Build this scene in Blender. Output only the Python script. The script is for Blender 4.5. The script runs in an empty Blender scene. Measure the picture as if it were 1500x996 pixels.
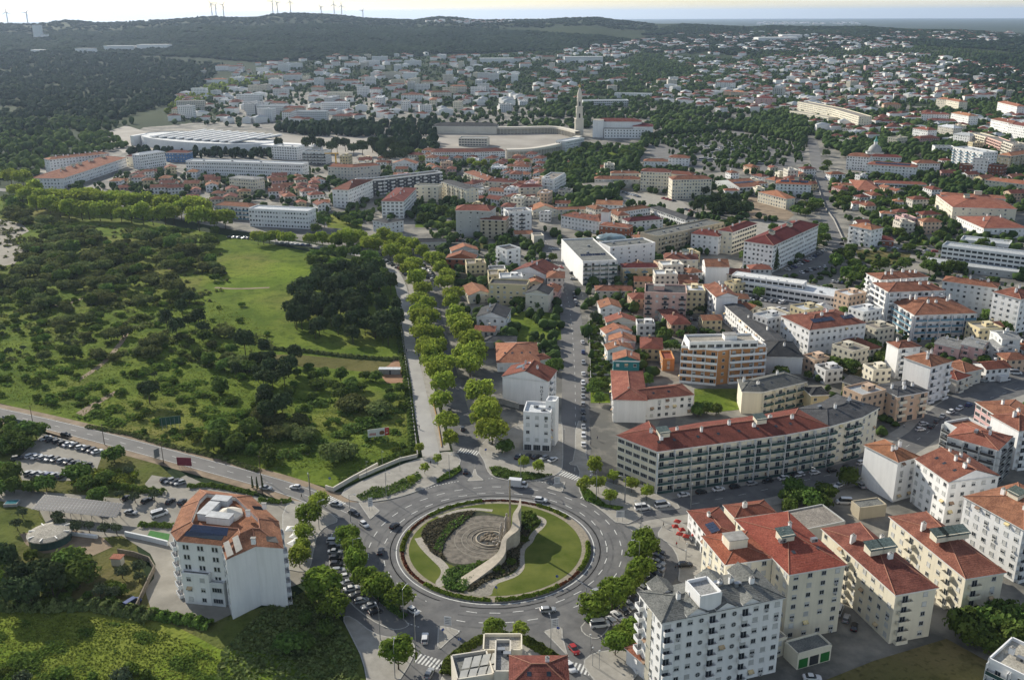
import bpy, bmesh, math, random
import numpy as np
from mathutils import Vector, Matrix
R_ = math.radians
# ------------------------------------------------------------------ camera
SC = bpy.context.scene
COL = SC.collection
CAMH, FPX, PITCH, ROLL = 155.0, 1385.0, math.atan(479/1385), R_(-.25)
cF = Vector((0, math.cos(PITCH), -math.sin(PITCH)))
_u = Vector((0, math.sin(PITCH), math.cos(PITCH))); _r = Vector((1, 0, 0))
cR = _r*math.cos(ROLL)+_u*math.sin(ROLL); cU = _u*math.cos(ROLL)-_r*math.sin(ROLL)
cam = bpy.data.cameras.new('camera'); camo = bpy.data.objects.new('camera', cam); COL.objects.link(camo)
M = Matrix((cR, cU, -cF)).transposed().to_4x4(); M.translation = Vector((0, 0, CAMH)); camo.matrix_world = M
cam.sensor_fit = 'HORIZONTAL'; cam.sensor_width = 36; cam.lens = 36*FPX/1500
cam.clip_start = 1; cam.clip_end = 120000
SC.camera = camo
# ------------------------------------------------------------------ light
SUN_AZ = Vector((-.664, .748)); SUN_EL = R_(25)
w = bpy.data.worlds.new('World'); SC.world = w; w.use_nodes = True
nt = w.node_tree; bg = nt.nodes['Background']
sky = nt.nodes.new('ShaderNodeTexSky'); sky.sky_type = 'NISHITA'; sky.sun_disc = False
sky.sun_elevation = SUN_EL; sky.sun_rotation = math.atan2(SUN_AZ.x, SUN_AZ.y)
sky.altitude = 400; sky.air_density = 1.0; sky.dust_density = .4; sky.ozone_density = 1.5
# soft cloud bands, part of the sky itself
tc = nt.nodes.new('ShaderNodeTexCoord'); mp = nt.nodes.new('ShaderNodeMapping'); mp.inputs['Scale'].default_value = (1.3, 1.3, 34)
nz = nt.nodes.new('ShaderNodeTexNoise'); nz.inputs['Scale'].default_value = 1.6; nz.inputs['Detail'].default_value = 4
rp = nt.nodes.new('ShaderNodeValToRGB'); rp.color_ramp.elements[0].position = .42; rp.color_ramp.elements[1].position = .72
mx = nt.nodes.new('ShaderNodeMixRGB'); mx.inputs[2].default_value = (10, 9.8, 9.4, 1)
ml = nt.nodes.new('ShaderNodeMath'); ml.operation = 'MULTIPLY'; ml.inputs[1].default_value = .5
L = nt.links.new
L(tc.outputs['Generated'], mp.inputs[0]); L(mp.outputs[0], nz.inputs[0]); L(nz.outputs[0], rp.inputs[0])
L(rp.outputs[0], ml.inputs[0]); L(ml.outputs[0], mx.inputs[0]); L(sky.outputs[0], mx.inputs[1]); L(mx.outputs[0], bg.inputs[0])
bg.inputs[1].default_value = .092
sl = bpy.data.lights.new('sun', 'SUN'); sl.energy = 5.0; sl.angle = R_(.5); sl.color = (1, .93, .80)
so = bpy.data.objects.new('sun', sl); COL.objects.link(so)
sdir = Vector((SUN_AZ.x*math.cos(SUN_EL), SUN_AZ.y*math.cos(SUN_EL), math.sin(SUN_EL)))
so.rotation_euler = sdir.to_track_quat('Z', 'Y').to_euler()
vs = SC.view_settings; vs.view_transform = 'Standard'; vs.look = 'None'; vs.exposure = .45; vs.gamma = 1; vs.use_curve_mapping = False
SC.render.engine = 'CYCLES'
cy = SC.cycles; cy.max_bounces = 5; cy.diffuse_bounces = 2; cy.glossy_bounces = 2; cy.transmission_bounces = 2
cy.volume_bounces = 0; cy.transparent_max_bounces = 4; cy.caustics_reflective = False; cy.caustics_refractive = False
cy.use_adaptive_sampling = True; cy.use_denoising = True
try: cy.sample_clamp_indirect = 4
except Exception: pass
# ------------------------------------------------------------------ pixel <-> world
def ray(x, y): return cF*FPX+cR*(x-750)+cU*(498-y)
def at(x, y, z=0.0):
 d = ray(x, y); t = (z-CAMH)/d.z
 return Vector((d.x*t, d.y*t, z))
def proj(p):
 d = Vector(p)-Vector((0, 0, CAMH)); z = d.dot(cF)
 return 750+FPX*d.dot(cR)/z, 498-FPX*d.dot(cU)/z
CR = dict(A=(750, 200, 3.75), B=(1100, 200, 3.75), C=(400, 200, 3.75), D=(0, 200, 3.75), P3=(640, 330, 4.331), P4=(640, 500, 4.331),
          P5=(860, 330, 4.331), P6=(860, 500, 4.331), P7=(1150, 380, 4.286), P8=(1150, 550, 4.286), Q1=(0, 680, 3.15), Q2=(220, 680, 3.83),
          Q3=(420, 680, 3.15), Q4=(580, 680, 4.528), Q5=(580, 860, 4.167), Q6=(840, 680, 3.15), Q7=(980, 720, 3.607), Q8=(1220, 700, 3.364),
          F1=(0, 0, 3), F2=(500, 0, 3), F3=(1000, 0, 3), M1=(0, 430, 3.69), M2=(380, 430, 3.6875), Z=(0, 0, 1))
def cv(c, p):
 o = CR[c]; return (o[0]+p[0]/o[2], o[1]+p[1]/o[2])
def solve_h(x, y, yb):
 lo, hi = .5, 90
 for _ in range(40):
  m = (lo+hi)/2; P = at(x, y, m)
  if proj((P.x, P.y, 0))[1] < yb: lo = m
  else: hi = m
 return lo
def ss(a, b, x):
 t = max(0, min(1, (x-a)/(b-a))); return t*t*(3-2*t)
RIDGE = [(-700, 52), (-300, 44), (0, 34), (43, 35), (100, 29), (150, 33), (200, 31), (260, 27), (300, 23), (345, 24), (380, 23), (400, 19), (440, 20), (500, 23), (533, 27),
         (607, 30), (640, 25), (667, 26), (700, 30), (800, 29), (833, 27), (877, 26), (900, 30), (933, 32), (960, 34), (1000, 34), (1050, 36), (1100, 38),
         (1130, 36), (1170, 38), (1270, 38), (1330, 42), (1400, 43), (1440, 45), (1500, 51), (1700, 60), (2400, 66)]
RD = 5600.0
_rt = []
for x_, y_ in RIDGE:
 d_ = ray(x_, y_+1.2); hd = math.hypot(d_.x, d_.y); _rt.append((math.atan2(d_.x, d_.y), CAMH+RD*d_.z/hd))
_ra = np.array([a for a, b in _rt]); _rz = np.array([b for a, b in _rt])
def tz(x, y):
 x = np.asarray(x, float); y = np.asarray(y, float)
 r = np.hypot(x, y); th = np.arctan2(x, np.maximum(y, 1))
 hz = np.interp(th, _ra, _rz)
 t = np.clip((r-1900)/(RD-1900), 0, 1); p = (t*t*(3-2*t))**1.15
 q = np.clip((r-RD)/3400, 0, 1); p = p*(1-q*q*(3-2*q))
 lump = np.sin(x*.0031+1)*np.cos(y*.0027)+.6*np.sin(x*.0071+y*.0043)+.35*np.sin(y*.011-x*.006)
 mid = np.clip((r-1500)/1200, 0, 1)*np.clip((RD-150-r)/900, 0, 1)
 cur = np.clip(r-2500, 0, None)**2/(2*6.37e6)
 return p*hz+mid*lump*7*np.clip(p+.25, 0, 1)-cur
def tzf(x, y): return float(tz(x, y))
# ------------------------------------------------------------------ materials
MC = {}
def nodes(name):
 m = bpy.data.materials.new(name); m.use_nodes = True
 return m, m.node_tree, m.node_tree.nodes['Principled BSDF']
def mat(name, col=(.5, .5, .5), rough=.8, var=.25, scale=.5, col2=None, detail=5, bump=0., bscale=8., metal=0., spec=.3, rnd=0., lo=.35, hi=.65, coord='Object', emit=None):
 """noise-mottled surface; var is the spread between the two tones"""
 if name in MC: return MC[name]
 m, nt, b = nodes(name); N = nt.nodes; l = nt.links.new
 b.inputs['Roughness'].default_value = rough; b.inputs['Metallic'].default_value = metal
 b.inputs['Specular IOR Level'].default_value = spec
 tc = N.new('ShaderNodeTexCoord')
 n1 = N.new('ShaderNodeTexNoise'); n1.inputs['Scale'].default_value = scale; n1.inputs['Detail'].default_value = detail; n1.inputs['Roughness'].default_value = .62
 l(tc.outputs[coord], n1.inputs['Vector'])
 r = N.new('ShaderNodeValToRGB'); e = r.color_ramp.elements
 e[0].position = lo; e[1].position = hi
 c2 = col2 or tuple(min(1, c*(1+var)) for c in col); c1 = col if col2 else tuple(c*(1-var) for c in col)
 e[0].color = (*c1, 1); e[1].color = (*c2, 1)
 l(n1.outputs['Fac'], r.inputs[0]); out = r.outputs[0]
 if rnd:
  oi = N.new('ShaderNodeObjectInfo'); hs = N.new('ShaderNodeHueSaturation')
  mr = N.new('ShaderNodeMapRange'); mr.inputs['To Min'].default_value = 1-rnd; mr.inputs['To Max'].default_value = 1+rnd
  mh = N.new('ShaderNodeMapRange'); mh.inputs['To Min'].default_value = .5-rnd*.06; mh.inputs['To Max'].default_value = .5+rnd*.06
  l(oi.outputs['Random'], mr.inputs[0]); l(mr.outputs[0], hs.inputs['Value']); l(oi.outputs['Random'], mh.inputs[0]); l(mh.outputs[0], hs.inputs['Hue'])
  l(out, hs.inputs['Color']); out = hs.outputs[0]
 l(out, b.inputs['Base Color'])
 if bump:
  n2 = N.new('ShaderNodeTexNoise'); n2.inputs['Scale'].default_value = bscale; n2.inputs['Detail'].default_value = 4
  bp = N.new('ShaderNodeBump'); bp.inputs['Strength'].default_value = 1; bp.inputs['Distance'].default_value = bump
  l(tc.outputs[coord], n2.inputs['Vector']); l(n2.outputs['Fac'], bp.inputs['Height']); l(bp.outputs[0], b.inputs['Normal'])
 MC[name] = m; return m
def leafmat(name, c1, c2, rnd=.25, ft=0.22, scale=.35):
 if name in MC: return MC[name]
 m = mat(name, c1, .95, 0, scale, c2, 4, rnd=rnd, spec=.02, lo=.3, hi=.7)
 nt = m.node_tree; b = nt.nodes['Principled BSDF']; out = [n for n in nt.nodes if n.type == 'OUTPUT_MATERIAL'][0]
 src = b.inputs['Base Color'].links[0].from_socket
 at_ = nt.nodes.new('ShaderNodeAttribute'); at_.attribute_name = 'tone'
 hs = nt.nodes.new('ShaderNodeHueSaturation'); mr = nt.nodes.new('ShaderNodeMapRange')
 mr.inputs['To Min'].default_value = .62; mr.inputs['To Max'].default_value = 1.4
 nt.links.new(at_.outputs['Fac'], mr.inputs[0]); nt.links.new(mr.outputs[0], hs.inputs['Value']); nt.links.new(src, hs.inputs['Color'])
 nt.links.new(hs.outputs[0], b.inputs['Base Color'])
 if ft:
  tr = nt.nodes.new('ShaderNodeBsdfTranslucent'); mx = nt.nodes.new('ShaderNodeMixShader'); mx.inputs[0].default_value = ft
  nt.links.new(hs.outputs[0], tr.inputs[0]); nt.links.new(b.outputs[0], mx.inputs[1]); nt.links.new(tr.outputs[0], mx.inputs[2])
  nt.links.new(mx.outputs[0], out.inputs[0])
 return m
def roofmat(name, c1, c2, wave=True):
 """roof tiles: mottled clay with fine courses"""
 if name in MC: return MC[name]
 m = mat(name, c1, .9, 0, .3, c2, 9, spec=.1, rnd=.24, lo=.34, hi=.68)
 nt = m.node_tree; b = nt.nodes['Principled BSDF']; src = b.inputs['Base Color'].links[0].from_socket
 tc = [n for n in nt.nodes if n.type == 'TEX_COORD'][0]
 n3 = nt.nodes.new('ShaderNodeTexNoise'); n3.inputs['Scale'].default_value = 2.6; n3.inputs['Detail'].default_value = 3
 mr = nt.nodes.new('ShaderNodeMapRange'); mr.inputs['From Min'].default_value = .3; mr.inputs['From Max'].default_value = .7
 mr.inputs['To Min'].default_value = .62; mr.inputs['To Max'].default_value = 1.35
 hs = nt.nodes.new('ShaderNodeHueSaturation')
 nt.links.new(tc.outputs['Object'], n3.inputs['Vector']); nt.links.new(n3.outputs['Fac'], mr.inputs[0]); nt.links.new(mr.outputs[0], hs.inputs['Value'])
 nt.links.new(src, hs.inputs['Color']); nt.links.new(hs.outputs[0], b.inputs['Base Color'])
 wv = nt.nodes.new('ShaderNodeTexWave'); wv.bands_direction = 'Z'; wv.inputs['Scale'].default_value = 2.2; wv.inputs['Distortion'].default_value = .6
 bp = nt.nodes.new('ShaderNodeBump'); bp.inputs['Distance'].default_value = .035; bp.inputs['Strength'].default_value = .7
 nt.links.new(tc.outputs['Object'], wv.inputs['Vector']); nt.links.new(wv.outputs['Fac'], bp.inputs['Height']); nt.links.new(bp.outputs[0], b.inputs['Normal'])
 return m
def wallmat(name, c):
 if name in MC: return MC[name]
 m = mat(name, tuple(x*.92 for x in c), .9, 0, .13, c, 6, spec=.15, bump=.02, bscale=3, lo=.25, hi=.6)
 nt = m.node_tree; b = nt.nodes['Principled BSDF']; src = b.inputs['Base Color'].links[0].from_socket
 tc = [n for n in nt.nodes if n.type == 'TEX_COORD'][0]; mp = nt.nodes.new('ShaderNodeMapping'); mp.inputs['Scale'].default_value = (1.1, 1.1, .09)
 n3 = nt.nodes.new('ShaderNodeTexNoise'); n3.inputs['Scale'].default_value = 1; n3.inputs['Detail'].default_value = 3
 mr = nt.nodes.new('ShaderNodeMapRange'); mr.inputs['From Min'].default_value = .35; mr.inputs['From Max'].default_value = .6
 mr.inputs['To Min'].default_value = .93; mr.inputs['To Max'].default_value = 1.0; hs = nt.nodes.new('ShaderNodeHueSaturation')
 l = nt.links.new
 l(tc.outputs['Object'], mp.inputs[0]); l(mp.outputs[0], n3.inputs['Vector']); l(n3.outputs['Fac'], mr.inputs[0]); l(mr.outputs[0], hs.inputs['Value'])
 l(src, hs.inputs['Color']); l(hs.outputs[0], b.inputs['Base Color'])
 return m
def farwall(name, c):
 """plaster with a regular grid of small dark window openings, for houses too far off to show more"""
 if name in MC: return MC[name]
 m, nt, b = nodes(name); N = nt.nodes; l = nt.links.new; b.inputs['Roughness'].default_value = .85
 tc = N.new('ShaderNodeTexCoord'); s1 = N.new('ShaderNodeSeparateXYZ'); s2 = N.new('ShaderNodeSeparateXYZ')
 l(tc.outputs['Object'], s1.inputs[0]); l(tc.outputs['Normal'], s2.inputs[0])
 def mth(op, a, bb=None, c_=None):
  n = N.new('ShaderNodeMath'); n.operation = op
  for i, v in enumerate((a, bb, c_)):
   if v is None: continue
   if isinstance(v, (int, float)): n.inputs[i].default_value = v
   else: l(v, n.inputs[i])
  return n.outputs[0]
 ax = mth('GREATER_THAN', mth('ABSOLUTE', s2.outputs[0]), .7)
 u = mth('ADD', mth('MULTIPLY', s1.outputs[0], mth('SUBTRACT', 1, ax)), mth('MULTIPLY', s1.outputs[1], ax))
 fu = mth('FRACT', mth('ADD', mth('DIVIDE', u, 3.0), 100.25)); fz = mth('FRACT', mth('DIVIDE', s1.outputs[2], 3.0))
 def band(x, a, bb): return mth('MULTIPLY', mth('GREATER_THAN', x, a), mth('LESS_THAN', x, bb))
 k = mth('MULTIPLY', mth('MULTIPLY', band(fu, .28, .72), band(fz, .33, .8)), mth('LESS_THAN', mth('ABSOLUTE', s2.outputs[2]), .5))
 mx = N.new('ShaderNodeMixRGB'); mx.inputs[1].default_value = (*c, 1); mx.inputs[2].default_value = (.07, .075, .08, 1); l(k, mx.inputs[0])
 oi = N.new('ShaderNodeObjectInfo'); hs = N.new('ShaderNodeHueSaturation'); mr = N.new('ShaderNodeMapRange'); mr.inputs['To Min'].default_value = .72; mr.inputs['To Max'].default_value = 1.05
 l(oi.outputs['Random'], mr.inputs[0]); l(mr.outputs[0], hs.inputs['Value']); l(mx.outputs[0], hs.inputs['Color']); l(hs.outputs[0], b.inputs['Base Color'])
 MC[name] = m; return m
WALLC = dict(white=(.84, .83, .81), cream=(.74, .68, .54), grey=(.46, .46, .44), pink=(.66, .45, .38), peach=(.66, .47, .33), orange=(.56, .27, .11), yellow=(.64, .54, .33),
             tan=(.48, .42, .31), brick=(.33, .12, .065), blue=(.10, .20, .38), dark=(.07, .075, .085), teal=(.04, .19, .20), lgrey=(.68, .69, .68), rose=(.62, .40, .38), beige=(.66, .61, .52), brown=(.20, .075, .045))
def W(n): return wallmat('plaster_'+n, WALLC[n])
def RF(n):
 d = dict(red=((.145, .058, .040), (.27, .115, .075)), orange=((.23, .088, .055), (.36, .16, .10)), maroon=((.11, .028, .026), (.17, .045, .04)), brown=((.16, .065, .042), (.26, .10, .062)),
             dark=((.045, .047, .05), (.08, .08, .082)), grey=((.19, .19, .185), (.28, .28, .27)), pale=((.42, .44, .45), (.55, .57, .58)), slate=((.11, .115, .11), (.19, .19, .175)),
             bright=((.19, .050, .034), (.28, .088, .058)), green=((.08, .11, .10), (.13, .16, .15)), white=((.62, .62, .6), (.75, .75, .73)), gravel=((.24, .22, .19), (.36, .33, .28)))
 a, b = d[n]; return roofmat('roof_'+n, a, b)
GLASS = mat('window_glass', (.025, .032, .04), .08, .3, .7, spec=.6, rnd=.4)
FRAME = mat('window_frame', (.50, .50, .48), .5, .05)
SHUT = mat('roller_shutter', (.50, .50, .48), .6, .1, 3, rnd=.2)
WTRIM = mat('white_trim', (.70, .69, .66), .8, .1, .6)
DARKM = mat('dark_metal', (.035, .037, .04), .5, .2)
STEEL = mat('galvanised_steel', (.32, .33, .34), .45, .15, metal=.6)
GLASSG = mat('green_glass', (.035, .075, .07), .12, .2, spec=.6)
CONC = mat('concrete', (.30, .29, .27), .9, .2, .5, bump=.02)
SOLAR = mat('solar_panel', (.018, .028, .06), .12, .3, 2, spec=.7)
RIDGE_T = mat('ridge_tile', (.32, .15, .095), .8, .2, 2)
# ------------------------------------------------------------------ mesh building
class MB:
 def __init__(s): s.v = []; s.f = []; s.m = []
 def face(s, pts, m=0):
  n = len(s.v); s.v += [tuple(p) for p in pts]; s.f.append(tuple(range(n, n+len(pts)))); s.m.append(m)
 def box(s, c, size, m=0, rz=0., taper=1.):
  x, y, z = size[0]/2, size[1]/2, size[2]/2; co, si = math.cos(rz), math.sin(rz); P = []
  for dz, t in ((-z, 1), (z, taper)):
   for dx, dy in ((-x, -y), (x, -y), (x, y), (-x, y)):
    a, b = dx*t, dy*t; P.append((c[0]+a*co-b*si, c[1]+a*si+b*co, c[2]+dz))
  n = len(s.v); s.v += P
  for q in ((0, 3, 2, 1), (4, 5, 6, 7), (0, 1, 5, 4), (1, 2, 6, 5), (2, 3, 7, 6), (3, 0, 4, 7)):
   s.f.append(tuple(n+i for i in q)); s.m.append(m)
 def tube(s, a, b, r1, r2=None, k=8, m=0, cap=True):
  a, b = Vector(a), Vector(b); r2 = r1 if r2 is None else r2; d = (b-a).normalized()
  u = d.orthogonal().normalized(); v = d.cross(u); n = len(s.v)
  for c, r in ((a, r1), (b, r2)):
   for i in range(k):
    t = 2*math.pi*i/k; s.v.append(tuple(c+u*math.cos(t)*r+v*math.sin(t)*r))
  for i in range(k): s.f.append((n+i, n+(i+1) % k, n+k+(i+1) % k, n+k+i)); s.m.append(m)
  if cap:
   s.f.append(tuple(n+k-1-i for i in range(k))); s.m.append(m); s.f.append(tuple(n+k+i for i in range(k))); s.m.append(m)
 def lathe(s, c, prof, k=20, m=0):
  n = len(s.v)
  for r, z in prof:
   for i in range(k):
    t = 2*math.pi*i/k; s.v.append((c[0]+r*math.cos(t), c[1]+r*math.sin(t), c[2]+z))
  for j in range(len(prof)-1):
   for i in range(k):
    a = n+j*k+i; b = n+j*k+(i+1) % k; s.f.append((a, b, b+k, a+k)); s.m.append(m)
 def prism(s, poly, z0, z1, m=0, top=True, bot=False, mtop=None):
  """poly: ccw list of 2-D points"""
  k = len(poly); n = len(s.v)
  for z in (z0, z1):
   for p in poly: s.v.append((p[0], p[1], z))
  for i in range(k): s.f.append((n+i, n+(i+1) % k, n+k+(i+1) % k, n+k+i)); s.m.append(m)
  if top: s.f.append(tuple(n+k+i for i in range(k))); s.m.append(m if mtop is None else mtop)
  if bot: s.f.append(tuple(n+k-1-i for i in range(k))); s.m.append(m)
 def mesh(s, name, mats, smooth=False):
  me = bpy.data.meshes.new(name); me.from_pydata(s.v, [], s.f)
  for m in (mats if isinstance(mats, (list, tuple)) else [mats]): me.materials.append(m)
  me.polygons.foreach_set('material_index', s.m)
  if smooth: me.polygons.foreach_set('use_smooth', [True]*len(s.f))
  me.update(); return me
 def build(s, name, mats, parent=None, loc=None, smooth=False):
  if not s.v: return None
  o = bpy.data.objects.new(name, s.mesh(name, mats, smooth)); COL.objects.link(o)
  if parent: o.parent = parent
  if loc is not None: o.location = loc
  return o
def tag(o, label=None, cat=None, group=None, kind=None):
 if label: o['label'] = label
 if cat: o['category'] = cat
 if group: o['group'] = group
 if kind: o['kind'] = kind
 return o
def empty(name, loc=(0, 0, 0), rz=0., label=None, cat=None, group=None):
 o = bpy.data.objects.new(name, None); COL.objects.link(o); o.location = loc; o.rotation_euler = (0, 0, rz); o.empty_display_size = .5
 return tag(o, label, cat, group)
def inst(name, me, parent=None, loc=(0, 0, 0), rz=0., scale=1.):
 o = bpy.data.objects.new(name, me); COL.objects.link(o)
 if parent: o.parent = parent
 o.location = loc; o.rotation_euler = (0, 0, rz)
 if scale != 1.: o.scale = (scale,)*3 if isinstance(scale, (int, float)) else scale
 return o
def kids(o): return [c for c in KID.get(o.name, [])]
KID = {}
def copy_tree(root, parts, loc, rz, sc=1.):
 c = root.copy(); COL.objects.link(c); c.location = loc; c.rotation_euler = (0, 0, rz); c.scale = (sc,)*3
 for p in parts:
  q = p.copy(); COL.objects.link(q); q.parent = c
 return c
ONES = ['', 'first', 'second', 'third', 'fourth', 'fifth', 'sixth', 'seventh', 'eighth', 'ninth', 'tenth', 'eleventh', 'twelfth', 'thirteenth', 'fourteenth', 'fifteenth', 'sixteenth', 'seventeenth', 'eighteenth', 'nineteenth', 'twentieth']
def ordi(n):
 if n <= 20: return ONES[n]
 return '%d%s' % (n, 'th' if 10 <= n % 100 <= 20 else {1: 'st', 2: 'nd', 3: 'rd'}.get(n % 10, 'th'))
def rank_labels(items, tail, key=None):
 """items: (object, description); the place in the row is counted from the west end"""
 items = sorted(items, key=key or (lambda t: proj(t[0].location)[0]))
 cnt = {}
 for o, d in items: cnt[d] = cnt.get(d, 0)+1
 seen = {}
 for o, d in items:
  seen[d] = seen.get(d, 0)+1
  o['label'] = (d+' '+tail) if cnt[d] == 1 else '%s, %s from left %s' % (d, ordi(seen[d]), tail)
# ------------------------------------------------------------------ ground
def pxpoly(c, pts): return [at(*cv(c, p)) for p in pts]
def ccw(P):
 a = sum(P[i][0]*P[(i+1) % len(P)][1]-P[(i+1) % len(P)][0]*P[i][1] for i in range(len(P)))
 return P if a > 0 else P[::-1]
def smooth_poly(P, it=2, closed=True):
 P = [Vector((p[0], p[1])) for p in P]
 for _ in range(it):
  Q = []; n = len(P)
  if not closed: Q.append(P[0])
  for i in range(n if closed else n-1):
   a, b = P[i], P[(i+1) % n]; Q += [a*.75+b*.25, a*.25+b*.75]
  if not closed: Q.append(P[-1])
  P = Q
 return P
NOTREE = []   # 2-D polygons no scattered tree may stand in
def sheet(name, P, z, m, z0=None, label=None, kind='structure', avoid=True, side=None):
 P = ccw([Vector((p[0], p[1])) for p in P]); b = MB()
 if z0 is None: b.face([(p.x, p.y, z) for p in P])
 else: b.prism([(p.x, p.y) for p in P], z0, z, m=1 if side else 0, mtop=0)
 o = b.build(name, [m, side] if side else m)
 bm = bmesh.new(); bm.from_mesh(o.data); bmesh.ops.triangulate(bm, faces=[f for f in bm.faces if len(f.verts) > 4]); bm.to_mesh(o.data); bm.free()
 o['kind'] = kind
 if avoid: NOTREE.append(np.array([(p.x, p.y) for p in P]))
 return o
def offs(P, d):
 """offset an open polyline to its left by d"""
 out = []
 for i, p in enumerate(P):
  a = P[max(0, i-1)]; b = P[min(len(P)-1, i+1)]; t = (b-a).normalized(); n = Vector((-t.y, t.x))
  out.append(p+n*d)
 return out
def road(name, P, wd, z, m, z0=None, avoid=True, smooth=2, side=None):
 P = [Vector((p[0], p[1])) for p in P]
 if smooth: P = smooth_poly(P, smooth, False)
 A = offs(P, wd/2); B = offs(P, -wd/2)
 b = MB()
 for i in range(len(P)-1):
  b.face([(A[i].x, A[i].y, z), (B[i].x, B[i].y, z), (B[i+1].x, B[i+1].y, z), (A[i+1].x, A[i+1].y, z)])
  if z0 is not None:
   for X in (A, B): b.face([(X[i].x, X[i].y, z), (X[i+1].x, X[i+1].y, z), (X[i+1].x, X[i+1].y, z0), (X[i].x, X[i].y, z0)], 1 if side else 0)
 o = b.build(name, [m, side] if side else m); o['kind'] = 'structure'
 if avoid: NOTREE.append(np.array([(p.x, p.y) for p in A+B[::-1]]))
 return P
def dashes(b, P, on, off, wd, z, m=0, closed=False):
 """painted dashes along a polyline, into mesh b"""
 if closed: P = P+[P[0]]
 L = 0; nxt = 0
 for i in range(len(P)-1):
  a, c = P[i], P[i+1]; s = (c-a).length; t = (c-a)/max(s, 1e-6); n = Vector((-t.y, t.x))*wd/2
  while nxt < L+s:
   q = a+t*(nxt-L); e = q+t*on
   b.face([(q.x+n.x, q.y+n.y, z), (q.x-n.x, q.y-n.y, z), (e.x-n.x, e.y-n.y, z), (e.x+n.x, e.y+n.y, z)], m); nxt += on+off
  L += s
def inpoly(pts, poly):
 x, y = pts[:, 0], pts[:, 1]; r = np.zeros(len(pts), bool); n = len(poly); j = n-1
 for i in range(n):
  xi, yi = poly[i]; xj, yj = poly[j]
  c = ((yi > y) != (yj > y)) & (x < (xj-xi)*(y-yi)/(yj-yi+1e-12)+xi); r ^= c; j = i
 return r
# ------------------------------------------------------------------ buildings
FOOT = []
_wm = {}
def win_mesh(kind, lod):
 key = (kind, lod)
 if key in _wm: return _wm[key]
 b = MB(); w_, h_ = {'w': (1.35, 1.35), 'c': (1.35, 1.35), 'h': (1.35, 1.35), 's': (.8, .7), 'd': (1.7, 2.1), 'e': (1.7, 2.1), 'S': (2.7, 2.3), 'G': (2.9, 1.5), 'n': (.8, 1.5), 'O': (1.0, 1.0), 'U': (1.5, 1.6)}[kind]
 if kind == 'O':   # round window
  n = 16; z = h_/2
  b.tube((0, 0, z), (0, -.08, z), .72, .72, 18, 0); b.tube((0, -.03, z), (0, -.1, z), .55, .55, 18, 1)
  b.box((0, -.11, z), (.08, .04, 1.1), 0); b.box((0, -.11, z), (1.1, .04, .08), 0)
 elif kind == 'U':   # opening of an unfinished storey
  b.box((0, -.015, h_/2), (w_, .03, h_), 2)
 else:
  f = .09
  if lod == 0:
   for x in (-w_/2+f/2, w_/2-f/2): b.box((x, -.04, h_/2), (f, .1, h_), 0)
   b.box((0, -.04, h_-f/2), (w_-2*f, .1, f), 0); b.box((0, -.04, f/2), (w_-2*f, .1, f), 0)
   if kind not in 'scn': b.box((0, -.03, h_/2), (.06, .07, h_-2*f), 0)
   if kind in 'SG':
    for x in (-w_/4, w_/4): b.box((x, -.03, h_/2), (.06, .07, h_-2*f), 0)
   if kind not in 'deS': b.box((0, -.09, -.03), (w_+.24, .2, .06), 0)
  else:
   b.box((0, -.03, h_/2), (w_+.1, .06, h_+.1), 0)
  y = -.012 if lod == 0 else -.07
  gh = {'c': 0, 'h': .5, 'e': .45}.get(kind, 1.)
  if gh: b.box((0, y, f+(h_-2*f)*gh/2), (w_-2*f, .02, (h_-2*f)*gh), 1)
  if gh < 1: b.box((0, y-.02, h_-f-(h_-2*f)*(1-gh)/2), (w_-2*f, .02, (h_-2*f)*(1-gh)), 2)
 me = b.mesh('window', [FRAME, GLASS, SHUT if kind != 'U' else mat('void', (.012, .012, .012), .95, .1)]); _wm[key] = me; return me
_bm = {}
def balc_mesh(wd, rail, slabm, dep=1.25):
 wd = round(wd*2)/2; key = (wd, rail, slabm, dep)
 if key in _bm: return _bm[key]
 b = MB(); b.box((0, -dep/2, -.09), (wd, dep, .18), 0)
 mi = 1 if rail != 'solid' else 0; t = .1 if mi == 0 else .05; h = 1.0
 b.box((0, -dep+t/2, h/2), (wd, t, h), mi)
 for s in (-1, 1): b.box((s*(wd/2-t/2), -dep/2+.03, h/2), (t, dep-t-.06, h), mi)
 if mi: b.box((0, -dep+.03, h+.03), (wd, .08, .05), 2)
 rm = {'solid': W('white'), 'glass': GLASSG, 'bars': DARKM, 'blue': mat('blue_glass', (.10, .22, .30), .2, .1)}[rail]
 if wd > 4:
  for s in (-1, 1): b.box((s*(wd/2+.06), -dep/2, 1.3), (.12, dep, 2.95), 0)
 me = b.mesh('balcony', [W(slabm), rm, FRAME]); _bm[key] = me; return me
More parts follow.
